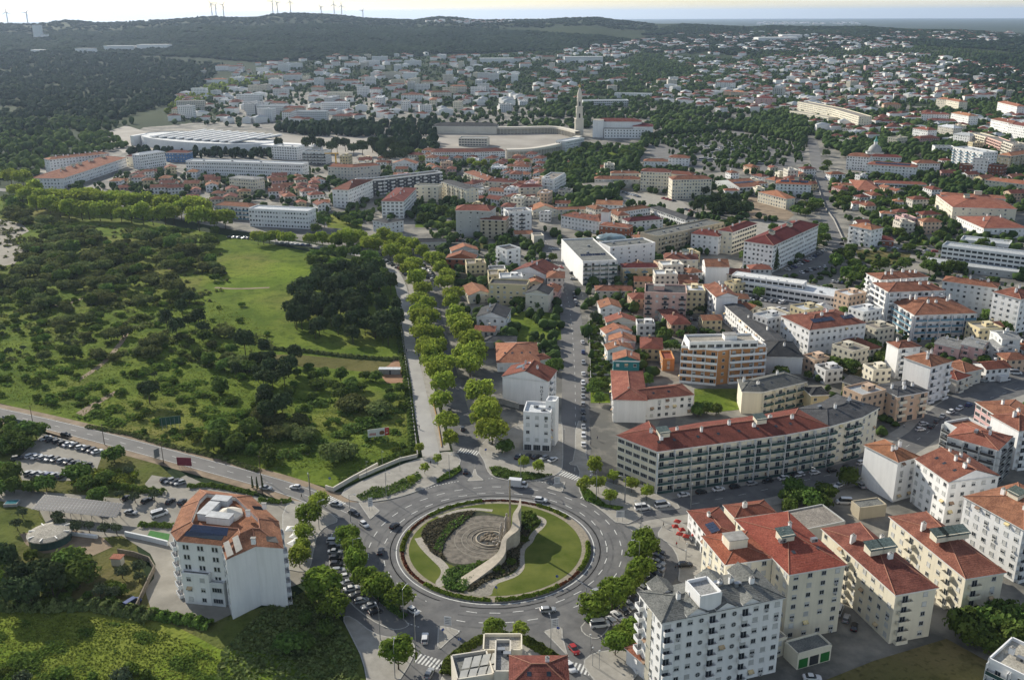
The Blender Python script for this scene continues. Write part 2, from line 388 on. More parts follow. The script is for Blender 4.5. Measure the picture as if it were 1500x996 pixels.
def facade(rng, P, Q, h0, h1, st, acc, fh, rail, shop, lod, slab, seedcol):
 d = Q-P; Lw = d.length
 if Lw < 2.2 or st == 'n': return
 t = d/Lw; n = Vector((t.y, -t.x)); mid = (P+Q)/2
 c = Vector((-mid.x, -mid.y)).normalized()
 if n.dot(c) < -.28: return
 rz = math.atan2(t.y, t.x); nf = max(1, int(round((h1-h0)/fh))); fh = (h1-h0)/nf
 def put(kind, s, z): acc.append((kind, (P.x+t.x*s+n.x*.005, P.y+t.y*s+n.y*.005, z), rz))
 sp = {'w': 3.1, 's': 4.6, 'd': 2.35, 'm': 3.6, 'b': 4.2, 'B': 3.4, 'g': 3.3, 'u': 3.6, 'o': 2.75, 'r': 3.1}[st]
 nc = max(1, int((Lw-.8)/sp)); sp = Lw/nc
 kinds = []
 for i in range(nc):
  if st == 'm': kinds.append(rng.choice('wwbo' if i % 2 else 'bww')[0].replace('o', 'w'))
  elif st == 'b': kinds.append('b' if i % 2 == (0 if nc > 1 else 0) else 'w')
  elif st == 'o': kinds.append('bwwObwObwww'[i % 11])
  else: kinds.append({'s': 's', 'B': 'B', 'g': 'G', 'u': 'U', 'd': 'w', 'w': 'w', 'r': 'r'}[st])
 for f in range(nf):
  z = h0+f*fh
  if f == 0 and shop:
   for i in range(nc): put('S', (i+.5)*sp, z+.25)
   continue
  for i in range(nc):
   s = (i+.5)*sp; k = kinds[i]
   if k == 'w':
    if rng.random() < .96: put(rng.choice('whhcccw') if st != 'd' else rng.choice('wwwhhc'), s, z+.95)
   elif k == 's':
    if rng.random() < .75: put(rng.choice('swhs'), s+rng.uniform(-.5, .5), z+1.1)
   elif k == 'G': put('G', s, z+.9)
   elif k == 'U': put('U', s, z+.9)
   elif k == 'O': put('O', s, z+1.0)
   elif k == 'r': put('n', s-.5, z+.8); put('n', s+.5, z+.8)
   elif k == 'b':
    put(rng.choice('dded'), s, z+.12)
    if f > 0 or not shop: acc.append((('B', min(sp-.5, 3.6)), (P.x+t.x*s, P.y+t.y*s, z+.02), rz))
   elif k == 'B': put(rng.choice('ddew'), s, z+.12 if nf else z)
  if st == 'B' and not (f == 0 and False):
   nb = max(1, round(Lw/6)); bw = Lw/nb
   for j in range(nb): acc.append((('B', bw-.35), (P.x+t.x*(j+.5)*bw, P.y+t.y*(j+.5)*bw, z+.02), rz))
BCOUNT = [0]; HB = {}
def building(name, label, cat, Fw, depth, h, roof='hip', rm='red', wall='white', st='wwww', h0=0., fh=3., ridge='x', ex='', group=None, parent=None,
             rail='solid', shop=False, slope=.36, over=.45, far=False, slab=None, trim=True, windows=True, par=.9):
 BCOUNT[0] += 1; rng = random.Random(BCOUNT[0]*7+3)
 F = [Vector((p[0], p[1])) for p in Fw]
 if ridge == 'y' and len(F) == 2:
  d = (F[1]-F[0]); n = Vector((-d.y, d.x)).normalized(); wd = d.length
  F = [F[0]+n*depth, F[0]]; depth = wd; st = st[3]+st[0]+st[1]+st[2]
 B = offs(F, depth)
 if len(F) == 2:
  d = (F[1]-F[0]).normalized(); n = Vector((-d.y, d.x)); B = [p+n*depth for p in F]
 poly = F+B[::-1]; cen = sum(poly, Vector((0, 0)))/len(poly)
 root = parent or empty(name, (cen.x, cen.y, tzf(cen.x, cen.y) if far else 0))
 if not parent: tag(root, label, cat, group); HB[root.name] = h
 FOOT.append(np.array([(p.x, p.y) for p in poly]))
 gz = root.location.z; O = Vector((root.location.x, root.location.y))
 L2 = lambda p, z: (p.x-O.x, p.y-O.y, z)
 dist = cen.length; lod = 0 if dist < 480 else 1
 slab = slab or wall
 b = MB(); nF = len(F); k = len(poly)
 base = h0 if h0 else -1.5
 for i in range(k):
  p, q = poly[i], poly[(i+1) % k]; b.face([L2(p, base), L2(q, base), L2(q, h), L2(p, h)])
 half = depth/2; rise = min(half*slope, 4.2) if roof in ('hip', 'gable') else 0
 mid = [(F[i]+B[i])/2 for i in range(nF)]
 if roof == 'gable':
  b.face([L2(F[-1], h), L2(B[-1], h), L2(mid[-1], h+rise)]); b.face([L2(B[0], h), L2(F[0], h), L2(mid[0], h+rise)])
 b.build('wall', W(wall) if not far else farwall('far_plaster_'+wall, WALLC[wall]), root)
 b = MB(); rmat = RF(rm)
 Fo = offs(F, -over); Bo = offs(F, depth+over); mo = list(mid)
 if len(F) == 2:
  Fo = [p-n_*over for p, n_ in zip(F, [Vector((-(F[1]-F[0]).y, (F[1]-F[0]).x)).normalized()]*2)]; n_ = Vector((-(F[1]-F[0]).y, (F[1]-F[0]).x)).normalized(); Bo = [p+n_*(depth+over) for p in F]
 t0 = (F[1]-F[0]).normalized(); t1 = (F[-1]-F[-2]).normalized()
 if roof in ('hip', 'gable'):
  eo = over if roof == 'hip' else .25
  Fo[0] = Fo[0]-t0*eo; Bo[0] = Bo[0]-t0*eo; Fo[-1] = Fo[-1]+t1*eo; Bo[-1] = Bo[-1]+t1*eo
  if roof == 'hip':
   ins = min(half*.95, (F[1]-F[0]).length*.48); ins1 = min(half*.95, (F[-1]-F[-2]).length*.48)
   mo[0] = mid[0]+t0*ins; mo[-1] = mid[-1]-t1*ins1
  else: mo[0] = mid[0]-t0*eo; mo[-1] = mid[-1]+t1*eo
  e = .22; zr = h+e+rise; ring = Fo+Bo[::-1]; kk = len(ring)
  for i in range(kk):
   p, q = ring[i], ring[(i+1) % kk]; b.face([L2(p, h-.02), L2(q, h-.02), L2(q, h+e), L2(p, h+e)], 2)
  b.face([L2(p, h-.02) for p in ring[::-1]], 2)
  for i in range(nF-1):
   b.face([L2(Fo[i], h+e), L2(Fo[i+1], h+e), L2(mo[i+1], zr), L2(mo[i], zr)])
   b.face([L2(Bo[i+1], h+e), L2(Bo[i], h+e), L2(mo[i], zr), L2(mo[i+1], zr)])
   if not far: b.tube(L2(mo[i], zr+.03), L2(mo[i+1], zr+.03), .16, .16, 5, 1, False)
  if roof == 'hip': b.face([L2(Fo[-1], h+e), L2(Bo[-1], h+e), L2(mo[-1], zr)]); b.face([L2(Bo[0], h+e), L2(Fo[0], h+e), L2(mo[0], zr)])
  if roof == 'hip' and not far:
   for a, c in ((Fo[0], mo[0]), (Bo[0], mo[0]), (Fo[-1], mo[-1]), (Bo[-1], mo[-1])): b.tube(L2(a, h+e+.03), L2(c, zr+.03), .13, .13, 5, 1, False)
  b.build('roof', [rmat, RIDGE_T if rm in ('red', 'orange', 'brown', 'bright', 'maroon') else rmat, WTRIM], root)
 elif roof == 'mono':
  b.face([L2(p, h+.3) for p in Fo]+[L2(p, h+.3+1.2) for p in Bo[::-1]]); b.build('roof', rmat, root)
 else:   # flat, with a parapet
  b.face([L2(p, h+.05) for p in poly]); b.build('roof', rmat, root)
  if par:
   b = MB(); w1 = .3; out = [p for p in poly]
   for i in range(k):
    p, q = poly[i], poly[(i+1) % k]; t = (q-p).normalized(); nn = Vector((t.y, -t.x)); o = .04
    a0, a1 = p+nn*o-t*o, q+nn*o+t*o; c0, c1 = p-nn*w1+t*0, q-nn*w1
    b.face([L2(a0, h-.2), L2(a1, h-.2), L2(a1, h+par), L2(a0, h+par)]); b.face([L2(c1, h), L2(c0, h), L2(c0, h+par), L2(c1, h+par)])
    b.face([L2(a0, h+par), L2(a1, h+par), L2(c1, h+par), L2(c0, h+par)])
   b.build('parapet', W(slab), root)
 if trim and not far and roof != 'flat':
  b = MB(); o = .09
  for i in range(k):
   p, q = poly[i], poly[(i+1) % k]; t = (q-p).normalized(); nn = Vector((t.y, -t.x))
   a0, a1 = p+nn*o-t*o, q+nn*o+t*o
   b.face([L2(a0, h-.45), L2(a1, h-.45), L2(a1, h-.03), L2(a0, h-.03)]); b.face([L2(p, h-.45), L2(q, h-.45), L2(a1, h-.45), L2(a0, h-.45)])
  b.build('cornice', WTRIM, root)
 if windows and not far:
  acc = []; segs = [(F[i], F[i+1]) for i in range(nF-1)]; ends = [(F[-1], B[-1])]+[(B[i+1], B[i]) for i in range(nF-2, -1, -1)]+[(B[0], F[0])]
  stl = list(st[:nF-1])+[st[nF-1]]+[st[nF]]*(nF-1)+[st[nF+1]]
  for (p, q), s in zip(segs+ends, stl): facade(rng, p, q, h0, h, s, acc, fh, rail, shop, lod, slab, 0)
  ws = [a for a in acc if isinstance(a[0], str)]; bs = [a for a in acc if not isinstance(a[0], str)]
  if st.count('n') < len(st) and lod == 0:   # air conditioners under some windows
   ac = _wm.get('ac')
   if ac is None:
    q = MB(); q.box((0, -.2, 0), (.85, .35, .6), 0); q.tube((-.1, -.375, 0), (-.1, -.39, 0), .22, .22, 10, 1); ac = _wm['ac'] = q.mesh('air_conditioner', [FRAME, DARKM])
   aw = _wm.get('aw')
   if aw is None:
    q = MB(); q.face([(-.8, -.02, .1), (-.8, -.8, -.45), (.8, -.8, -.45), (.8, -.02, .1)]); q.face([(-.8, -.8, -.45), (-.8, -.8, -.65), (.8, -.8, -.65), (.8, -.8, -.45)]); aw = _wm['aw'] = q.mesh('awning', mat('awning_cloth', (.45, .33, .2), .9, .3, 1, rnd=.5))
   for a in [x for x in ws if x[0] in 'whc'][:70]:
    if rng.random() < .1: inst('awning', aw, root, (a[1][0]-O.x, a[1][1]-O.y, a[1][2]+1.4), a[2])
    elif rng.random() < .12: inst('air_conditioner', ac, root, (a[1][0]-O.x, a[1][1]-O.y, a[1][2]-.5), a[2])
  for lst, nm in ((ws, 'window'), (bs, 'balcony')):
   lst.sort(key=lambda a: a[1][0]**2+a[1][1]**2-(a[1][2]*3)); rest = MB()
   have = sum(1 for c in KID.get(root.name, []) if c == nm)
   for j, (kd, l, rz) in enumerate(lst):
    me = win_mesh(kd, lod) if nm == 'window' else balc_mesh(kd[1], rail, slab)
    lo_ = (l[0]-O.x, l[1]-O.y, l[2])
    if have+j < 98: inst(nm, me, root, lo_, rz); KID.setdefault(root.name, []).append(nm)
    else:
     co, si = math.cos(rz), math.sin(rz); n0 = len(rest.v)
     rest.v += [(lo_[0]+v.co.x*co-v.co.y*si, lo_[1]+v.co.x*si+v.co.y*co, lo_[2]+v.co.z) for v in me.vertices]
     rest.f += [tuple(n0+i for i in p.vertices) for p in me.polygons]; rest.m += [p.material_index for p in me.polygons]
   if rest.v:
    o = rest.build('windows' if nm == 'window' else 'balconies', [FRAME, GLASS, SHUT] if nm == 'window' else [W(slab), GLASSG if rail == 'glass' else W(slab), FRAME], root); o['kind'] = 'stuff'
 Lr = (mid[-1]-mid[0]).length
 def on(u, v):   # u along, v across (0 front .. 1 back)
  s = u*(nF-1); i = min(int(s), nF-2); f = s-i
  p = F[i].lerp(F[i+1], f).lerp(B[i].lerp(B[i+1], f), v)
  z = h+.05 if roof == 'flat' else h+.22+rise*(1-abs(2*v-1))
  t = (F[i+1]-F[i]).normalized(); return p, z, math.atan2(t.y, t.x)
 for tok in ex.split():
  kd, n = tok[0], int(tok[1:] or 1)
  for j in range(n):
   u = (j+.5+rng.uniform(-.25, .25))/n*.76+.12; v = rng.uniform(.3, .7)
   if kd == 'c':
    p, z, a = on(u, v); q = MB(); hh = rng.uniform(1., 1.7); q.box((0, 0, hh/2-.5), (rng.uniform(.7, 1.5), .7, hh+1), 0); q.box((0, 0, hh+.12), (1.0, .95, .12), 1)
    q.tube((0, 0, hh+.18), (0, 0, hh+.6), .22, .18, 7, 1); q.build('chimney', [W('white'), CONC], root, L2(p, z)).rotation_euler.z = a
   elif kd == 'p':
    p, z, a = on(u, .5); q = MB(); q.box((0, 0, 1.0), (min(5.5, Lr*.4), min(4, depth*.4), 2.6), 0); q.box((0, 0, 2.42), (min(5.9, Lr*.4+.4), min(4.4, depth*.4+.4), .2), 1)
    q.build('stair_tower', [W(wall), CONC], root, L2(p, z)).rotation_euler.z = a
   elif kd == 's':
    p, z, a = on(u, .27); q = MB(); sl_ = math.atan2(rise, half) if rise else .4; wd_ = min(3.2, depth*.28); ln = min(7, Lr*.3)
    for i in range(4):
     x = -ln/2+(i+.5)*ln/4; cs, sn = math.cos(sl_), math.sin(sl_); y0, y1 = -wd_/2, wd_/2
     q.face([(x-ln/8+.06, y0*cs, y0*sn+.25), (x+ln/8-.06, y0*cs, y0*sn+.25), (x+ln/8-.06, y1*cs, y1*sn+.25), (x-ln/8+.06, y1*cs, y1*sn+.25)], 0)
     for yy in (y0, y1): q.box((x, yy*cs, yy*sn+.1), (.06, .06, .28), 1)
    q.build('solar_panel', [SOLAR, STEEL], root, L2(p, z)).rotation_euler.z = a
   elif kd == 'k':
    p, z, a = on(u, .25); sl_ = math.atan2(rise, half); cs, sn = math.cos(sl_), math.sin(sl_); q = MB()
    q.face([(-.5, -.6*cs, -.6*sn+.12), (.5, -.6*cs, -.6*sn+.12), (.5, .6*cs, .6*sn+.12), (-.5, .6*cs, .6*sn+.12)], 0)
    q.build('skylight', [GLASS], root, L2(p, z)).rotation_euler.z = a
   elif kd == 'd':
    p, z, a = on(u, .5); q = MB(); q.tube((0, 0, 0), (0, 0, 1.3), .05, .05, 6, 1); q.lathe((0, 0, 1.2), [(.02, .0), (.4, .1), (.7, .32)], 14, 0)
    o = q.build('satellite_dish', [mat('dish_white', (.6, .6, .6), .5), STEEL], root, L2(p, z)); o.rotation_euler = (.0, 0, a)
   elif kd == 'v':
    p, z, a = on(u, v); q = MB(); q.box((0, 0, .5), (1.8, 1.1, 1.0), 0); q.tube((.3, -.56, .5), (.3, -.6, .5), .35, .35, 10, 1); q.build('ventilation_unit', [STEEL, DARKM], root, L2(p, z)).rotation_euler.z = a
   elif kd == 'g':   # small raised roof hood, grey
    p, z, a = on(u, .45); q = MB(); q.box((0, 0, .6), (3.8, 3.0, 2.0), 0); q.face([(-2.2, -1.9, 1.45), (2.2, -1.9, 1.45), (2.2, 1.9, 2.35), (-2.2, 1.9, 2.35)], 1); q.face([(-2.2, -1.9, 1.3), (-2.2, 1.9, 2.2), (2.2, 1.9, 2.2), (2.2, -1.9, 1.3)], 1)
    q.build('roof_hood', [W('cream'), RF('green')], root, L2(p, z)).rotation_euler.z = a
 return root
def bl(name, label, c, F, K, yb, **kw):
 """a building read off the photograph: F = eave points of the side(s) facing us, left to right, K = the far eave corner (or a depth in metres), yb = foot of the wall
 below F[yi] (or a height in metres when below 60)"""
 yi = kw.pop('yi', 0); cat = kw.pop('cat', 'building'); Fp = [cv(c, p) for p in F]
 if yb > 60: h = solve_h(Fp[yi][0], Fp[yi][1], cv(c, (0, yb))[1])
 else: h = float(yb)
 Fw = [at(x, y, h).xy for x, y in Fp]
 if isinstance(K, tuple):
  Kw = at(*cv(c, K), h).xy; i = 0 if (Kw-Fw[0]).length < (Kw-Fw[-1]).length else len(Fw)-2
  d = (Fw[i+1]-Fw[i]).normalized(); dep = abs((Kw-Fw[i]).dot(Vector((-d.y, d.x))))
  dep = max(4, min(60, dep))
 else: dep = K
 if DEBUG: print('BL %-34s h=%.1f dep=%.1f len=%.1f dist=%.0f' % (label[:34] if label else name, h, dep, (Fw[-1]-Fw[0]).length, Fw[0].length))
 return building(name, label, cat, Fw, dep, h, **kw)
def text_obj(name, cu):
 t = bpy.data.objects.new('tmp_text', cu); COL.objects.link(t); me = bpy.data.meshes.new_from_object(t.evaluated_get(bpy.context.evaluated_depsgraph_get())); bpy.data.objects.remove(t)
 o = bpy.data.objects.new(name, me); COL.objects.link(o); return o
# ------------------------------------------------------------------ vegetation
LEAF = dict(plane=leafmat('leaf_plane', (.18, .25, .034), (.33, .38, .065), .12, .42),
   oak=leafmat('leaf_oak', (.08, .112, .034), (.18, .195, .072), .3, .3),
   plane2=leafmat('leaf_street', (.10, .17, .024), (.20, .26, .045), .16, .36),
   pine=leafmat('leaf_pine', (.042, .066, .028), (.09, .118, .048), .2, .18),
   olive=leafmat('leaf_olive', (.060, .082, .042), (.11, .13, .070), .2, .12),
   bush=leafmat('leaf_bush', (.075, .12, .022), (.15, .205, .042), .3, .3),
   hedge=leafmat('leaf_hedge', (.085, .13, .015), (.17, .21, .028), .15, .15, 1.5),
   deep=leafmat('leaf_deep', (.07, .12, .026), (.145, .20, .05), .26, .32))
BARK = mat('bark', (.085, .062, .042), .95, .35, 2, bump=.03)
def leafmesh(name, V, Fq, tone, m, core=None):
 me = bpy.data.meshes.new(name); nv = len(V); nf = len(Fq); k = Fq.shape[1]
 me.vertices.add(nv); me.vertices.foreach_set('co', V.astype(np.float32).ravel())
 me.loops.add(nf*k); me.loops.foreach_set('vertex_index', Fq.astype(np.int32).ravel())
 me.polygons.add(nf); me.polygons.foreach_set('loop_start', (np.arange(nf)*k).astype(np.int32))
 me.update(calc_edges=True)
 a = me.attributes.new('tone', 'FLOAT', 'FACE'); a.data.foreach_set('value', tone.astype(np.float32))
 me.materials.append(m); return me
def crown_mesh(seed, kind, rx, rz, n, leaf, lumps=11, flat=0., gap=.0):
 """a crown of leaf sprays spread over several overlapping clumps; origin at the crown's centre"""
 r = np.random.RandomState(seed); C_ = [];
 for i in range(lumps):
  a = i*2.4+r.uniform(-.5, .5); z = -.42+1.1*(i+.5)/lumps+r.uniform(-.12, .12); q = math.sqrt(max(.05, 1-z*z))*r.uniform(.50, .70); s = r.uniform(.30, .46)
  C_.append((q*np.cos(a), q*np.sin(a), z*.72, s, r.uniform(0, 1)))
 C_.append((0, 0, .05, .74, .5)); C_ = np.array(C_)
 ci = np.where(r.uniform(0, 1, n) < .26, len(C_)-1, r.randint(0, len(C_), n)); c = C_[ci]; d = r.normal(size=(n, 3)); d /= np.linalg.norm(d, axis=1)[:, None]
 d[:, 2] = np.where(d[:, 2] < -.45, -d[:, 2]*.6, d[:, 2])
 rad = c[:, 3]*(1-r.uniform(0, .5, n)**1.8)*np.where(r.uniform(0, 1, n) < .09, r.uniform(1.02, 1.28, n), 1); P = c[:, :3]+d*rad[:, None]*np.array([1, 1, .95])
 P *= np.array([rx, rx, rz])
 nrm = d*.95+r.normal(size=(n, 3))*.34; nrm /= np.linalg.norm(nrm, axis=1)[:, None]
 u = np.cross(nrm, r.normal(size=(n, 3))); u /= np.linalg.norm(u, axis=1)[:, None]; v = np.cross(nrm, u)
 s = (leaf*r.uniform(.6, 1.35, n))[:, None]
 V = np.stack([P-u*s-v*s*.6, P+u*s*.8-v*s*.7, P+u*s+v*s*.6, P-u*s*.7+v*s*.8], 1).reshape(-1, 3)
 tone = np.clip(.5*c[:, 4]+.5*r.uniform(0, 1, n), 0, 1)
 return leafmesh('crown', V, np.arange(4*n).reshape(n, 4), tone, LEAF[kind])
def cone_mesh(seed, kind, rx, h, n, leaf):
 r = np.random.RandomState(seed); t = r.uniform(0, 1, n)**.8; a = r.uniform(0, 2*np.pi, n)
 rr = rx*(1-t)**.75*(.75+.3*np.sin(t*34+a*2))*r.uniform(.55, 1, n); P = np.stack([rr*np.cos(a), rr*np.sin(a), t*h], 1)
 d = np.stack([np.cos(a), np.sin(a), .4+0*a], 1)+r.normal(size=(n, 3))*.4; d /= np.linalg.norm(d, axis=1)[:, None]
 u = np.cross(d, r.normal(size=(n, 3))); u /= np.linalg.norm(u, axis=1)[:, None]; v = np.cross(d, u); s = (leaf*r.uniform(.6, 1.3, n))[:, None]
 V = np.stack([P-u*s-v*s*.6, P+u*s*.8-v*s*.7, P+u*s+v*s*.6, P-u*s*.7+v*s*.8], 1).reshape(-1, 3)
 return leafmesh('crown', V, np.arange(4*n).reshape(n, 4), r.uniform(0, 1, n), LEAF[kind])
def trunk_mesh(seed, h, r0, spread, nb=5, lean=0.):
 r = random.Random(seed); b = MB(); p = Vector((0, 0, -.3)); q = Vector((lean*.5, r.uniform(-.1, .1), h*.55)); b.tube(p, q, r0, r0*.72, 7)
 for i in range(nb):
  a = i*2*math.pi/nb+r.uniform(-.4, .4); e = q+Vector((math.cos(a)*spread*r.uniform(.5, .9), math.sin(a)*spread*r.uniform(.5, .9), h*r.uniform(.4, .75)))
  m = q.lerp(e, .5)+Vector((0, 0, h*.06)); b.tube(q-Vector((0, 0, .1)), m, r0*.5, r0*.32, 5); b.tube(m, e, r0*.32, r0*.1, 5)
 return b.mesh('trunk', BARK, True)
# kind: crown meshes, trunk meshes, crown centre height, crown radius
TK = {}
def tkind(key, kind, rx, rz, hc, n, leaf, nv=4, flat=0., r0=.2, lumps=11):
 TK[key] = dict(cr=[crown_mesh(hash_(key)+i, kind, rx*(.92+.08*i), rz*(1.05-.05*i), n, leaf, lumps, flat) for i in range(nv)],
                   tr=[trunk_mesh(hash_(key)+i, hc*1.0, r0, rx*.5) for i in range(2)], hc=hc, rx=rx)
def hash_(s): return sum(ord(c)*(i+3) for i, c in enumerate(s)) % 9973
tkind('plane', 'plane', 5.2, 5.6, 5.8, 1550, .43, 5, r0=.24, lumps=15)
tkind('street', 'plane2', 4.0, 3.9, 4.5, 1300, .34, 4, r0=.17, lumps=14)
tkind('young', 'plane', 2.5, 2.6, 3.6, 560, .27, 3, r0=.09)
tkind('oak', 'oak', 5.2, 3.8, 3.0, 1100, .46, 6, flat=1, r0=.24, lumps=15)
tkind('deepoak', 'deep', 4.2, 3.8, 3.3, 950, .42, 4, r0=.2, lumps=13)
tkind('pine', 'pine', 4.3, 5.6, 7.0, 1200, .44, 4, r0=.25, lumps=16)
tkind('olive', 'olive', 2.1, 1.7, 2.5, 380, .24, 3, r0=.14)
tkind('bush', 'bush', 1.9, 1.35, .95, 300, .27, 4, flat=1, r0=.06)
tkind('fieldbush', 'bush', 2.1, 1.5, 1.0, 380, .27, 4, flat=1, r0=.06)
tkind('midoak', 'deep', 4.9, 4.4, 4.2, 480, .66, 4, r0=.22)
tkind('midpine', 'pine', 5, 5.6, 6.5, 460, .7, 4, r0=.25)
TK['cypress'] = dict(cr=[cone_mesh(9, 'pine', 1.0, 8.5, 420, .26)], tr=[trunk_mesh(3, .8, .14, .1, 2)], hc=.3, rx=1.0)
TK['cedar'] = dict(cr=[cone_mesh(19, 'pine', 4.2, 15, 1500, .45)], tr=[trunk_mesh(3, 3, .3, .4, 2)], hc=1.0, rx=3.5)
trng = random.Random(5)
NAMES = dict(plane='plane_tree', street='street_tree', young='young_tree', oak='oak_tree', deepoak='round_tree', pine='pine_tree', olive='olive_tree', bush='bush', fieldbush='bush', midoak='town_tree', midpine='pine_tree', cypress='cypress', cedar='cedar')
CATS = dict(bush='shrub', fieldbush='shrub', cypress='cypress tree', pine='pine tree', midpine='pine tree', olive='olive tree', plane='plane tree')
TREEXY = []
def tree(key, x, y, sc=1., label=None, group=None, z=0.):
 k = TK[key]; sc *= trng.uniform(.92, 1.1)
 o = empty(NAMES[key], (x, y, z), trng.uniform(0, 6.28), label, CATS.get(key, 'tree'), group); o.scale = (sc*trng.uniform(.86, 1.12), sc*trng.uniform(.88, 1.12), sc*trng.uniform(.86, 1.16))
 inst('trunk', trng.choice(k['tr']), o); inst('crown', trng.choice(k['cr']), o, (0, 0, k['hc']))
 TREEXY.append((x, y, k['rx']*sc)); return o
def tree_px(key, c, p, sc=1., **kw):
 """p = the middle of the crown in the photograph"""
 P = at(*cv(c, p), TK[key]['hc']*sc); return tree(key, P.x, P.y, sc, **kw)
def free(pts, margin=1.5, roads=True):
 ok = np.ones(len(pts), bool)
 for f in FOOT:
  c = f.mean(0); rr = np.abs(f-c).max()+margin+2
  near = (np.abs(pts[:, 0]-c[0]) < rr*1.5) & (np.abs(pts[:, 1]-c[1]) < rr*1.5) & ok
  if near.any():
   g = c+(f-c)*(1+margin*1.2/max(3, np.linalg.norm(f-c, axis=1).mean())); idx = np.where(near)[0]; ok[idx[inpoly(pts[idx], g)]] = False
 if roads:
  for f in NOTREE:
   lo, hi = f.min(0), f.max(0); near = ok & (pts[:, 0] > lo[0]) & (pts[:, 0] < hi[0]) & (pts[:, 1] > lo[1]) & (pts[:, 1] < hi[1])
   if near.any(): idx = np.where(near)[0]; ok[idx[inpoly(pts[idx], f)]] = False
 return ok
def scatter(c, poly, n, mind, seed, margin=1.5, roads=True):
 """random spots inside a patch of ground given by its outline in the photograph, apart from one another, houses and roads"""
 P = np.array([at(*cv(c, p)).xy for p in poly]); r = np.random.RandomState(seed); lo, hi = P.min(0), P.max(0)
 q = r.uniform(lo, hi, (n*14, 2)); q = q[inpoly(q, P)]; q = q[free(q, margin, roads)]; out = []
 T = np.array([(a, b) for a, b, _ in TREEXY]) if TREEXY else np.zeros((0, 2))
 for p in q:
  if len(out) >= n: break
  if out and (np.abs(np.array(out)-p).sum(1) < mind).any() and (np.linalg.norm(np.array(out)-p, axis=1) < mind).any(): continue
  if len(T) and (np.linalg.norm(T-p, axis=1) < mind*.6).any(): continue
  out.append(p)
 return out
# far crowns: deformed 80-face balls joined into woods nobody could count
def ico(sub=2):
 bm = bmesh.new(); bmesh.ops.create_icosphere(bm, subdivisions=sub, radius=1); V = np.array([v.co[:] for v in bm.verts]); F = np.array([[v.index for v in f.verts] for f in bm.faces]); bm.free(); return V, F
ICOS = {2: ico(2), 1: ico(1)}
def wood(name, P, Rr, Hh, label, leaf, seed, z=None, top=1.0, lev=2):
 """P (n,2) crown places, Rr radii, Hh heights"""
 ICV, ICF = ICOS[lev]; r = np.random.RandomState(seed); n = len(P); Z = tz(P[:, 0], P[:, 1]) if z is None else np.full(n, z)
 nv = 6; var = [ICV*(1+r.uniform(-.26, .24, (len(ICV), 1))) for _ in range(nv)]
 k = r.randint(0, nv, n); V = np.stack([var[i] for i in k]); a = r.uniform(0, 6.28, n); c, s = np.cos(a)[:, None], np.sin(a)[:, None]
 X = V[..., 0]*c-V[..., 1]*s; Y = V[..., 0]*s+V[..., 1]*c
 V = np.stack([X*Rr[:, None]+P[:, :1], Y*Rr[:, None]+P[:, 1:2], V[..., 2]*(Hh*.5)[:, None]+(Z+Hh*.52)[:, None]], -1).reshape(-1, 3)
 Fq = (ICF[None]+(np.arange(n)*len(ICV))[:, None, None]).reshape(-1, 3)
 tone = np.repeat(r.uniform(0, 1, n), len(ICF))*.7+r.uniform(0, .3, n*len(ICF))
 me = leafmesh(name, V, Fq, tone, leaf); o = bpy.data.objects.new(name, me); COL.objects.link(o)
 tag(o, label, None, None, 'stuff'); o['category'] = 'wood'; return o
DEBUG = False
# ------------------------------------------------------------------ terrain
def terrain():
 th = np.radians(np.concatenate([np.linspace(-50, 50, 260)])); r = np.concatenate([[5, 60, 150, 300, 600, 900, 1200, 1500], np.geomspace(1700, 9500, 120), np.geomspace(10000, 60000, 26)])
 T, R2 = np.meshgrid(th, r); X = R2*np.sin(T); Y = R2*np.cos(T)-60
 Z = tz(X, Y); Z = np.where(R2 < 1700, 0, Z)-.12
 rr = np.random.RandomState(2); V = np.stack([X, Y, Z], -1).reshape(-1, 3); nr, nt_ = X.shape
 i = np.arange(nr-1)[:, None]*nt_+np.arange(nt_-1)[None]; Fq = np.stack([i, i+1, i+nt_+1, i+nt_], -1).reshape(-1, 4)
 me = bpy.data.meshes.new('terrain'); me.from_pydata(V.tolist(), [], Fq.tolist()); me.polygons.foreach_set('use_smooth', [True]*len(Fq))
 m = mat('terrain_ground', (.022, .038, .016), .95, 0, .0016, (.06, .075, .03), 12, lo=.45, hi=.75, spec=.05)
 me.materials.append(m); o = bpy.data.objects.new('terrain', me); COL.objects.link(o); o['kind'] = 'structure'
terrain()
# ------------------------------------------------------------------ ground surfaces
ASPH = mat('asphalt', (.088, .088, .09), .88, 0, .2, (.165, .162, .156), 9, bump=.01, bscale=20, lo=.3, hi=.7)
ASPH2 = mat('old_asphalt', (.115, .113, .11), .9, 0, .08, (.185, .178, .168), 9, bump=.01, bscale=20, lo=.3, hi=.7)
TOWN = mat('town_ground', (.10, .098, .088), .92, 0, .045, (.27, .25, .21), 11, lo=.42, hi=.60)
PAVE = mat('pale_paving', (.25, .235, .205), .9, 0, .25, (.34, .32, .28), 7, bump=.006, bscale=9)
PAVE2 = mat('path_paving', (.30, .29, .275), .88, 0, .12, (.37, .36, .335), 8, bump=.006, bscale=9)
PLAZA = mat('plaza_stone', (.25, .225, .19), .9, 0, .02, (.36, .33, .285), 8)
KERB = mat('kerb_stone', (.36, .35, .32), .85, .15, 1)
DIRT = mat('bare_earth', (.17, .125, .08), .95, 0, .15, (.29, .22, .15), 8, bump=.04, bscale=3)
YARD_ = mat('pale_dirt', (.20, .18, .145), .95, 0, .1, (.30, .27, .22), 9)
SAND = mat('orange_earth', (.24, .13, .07), .95, 0, .2, (.33, .19, .11), 8)
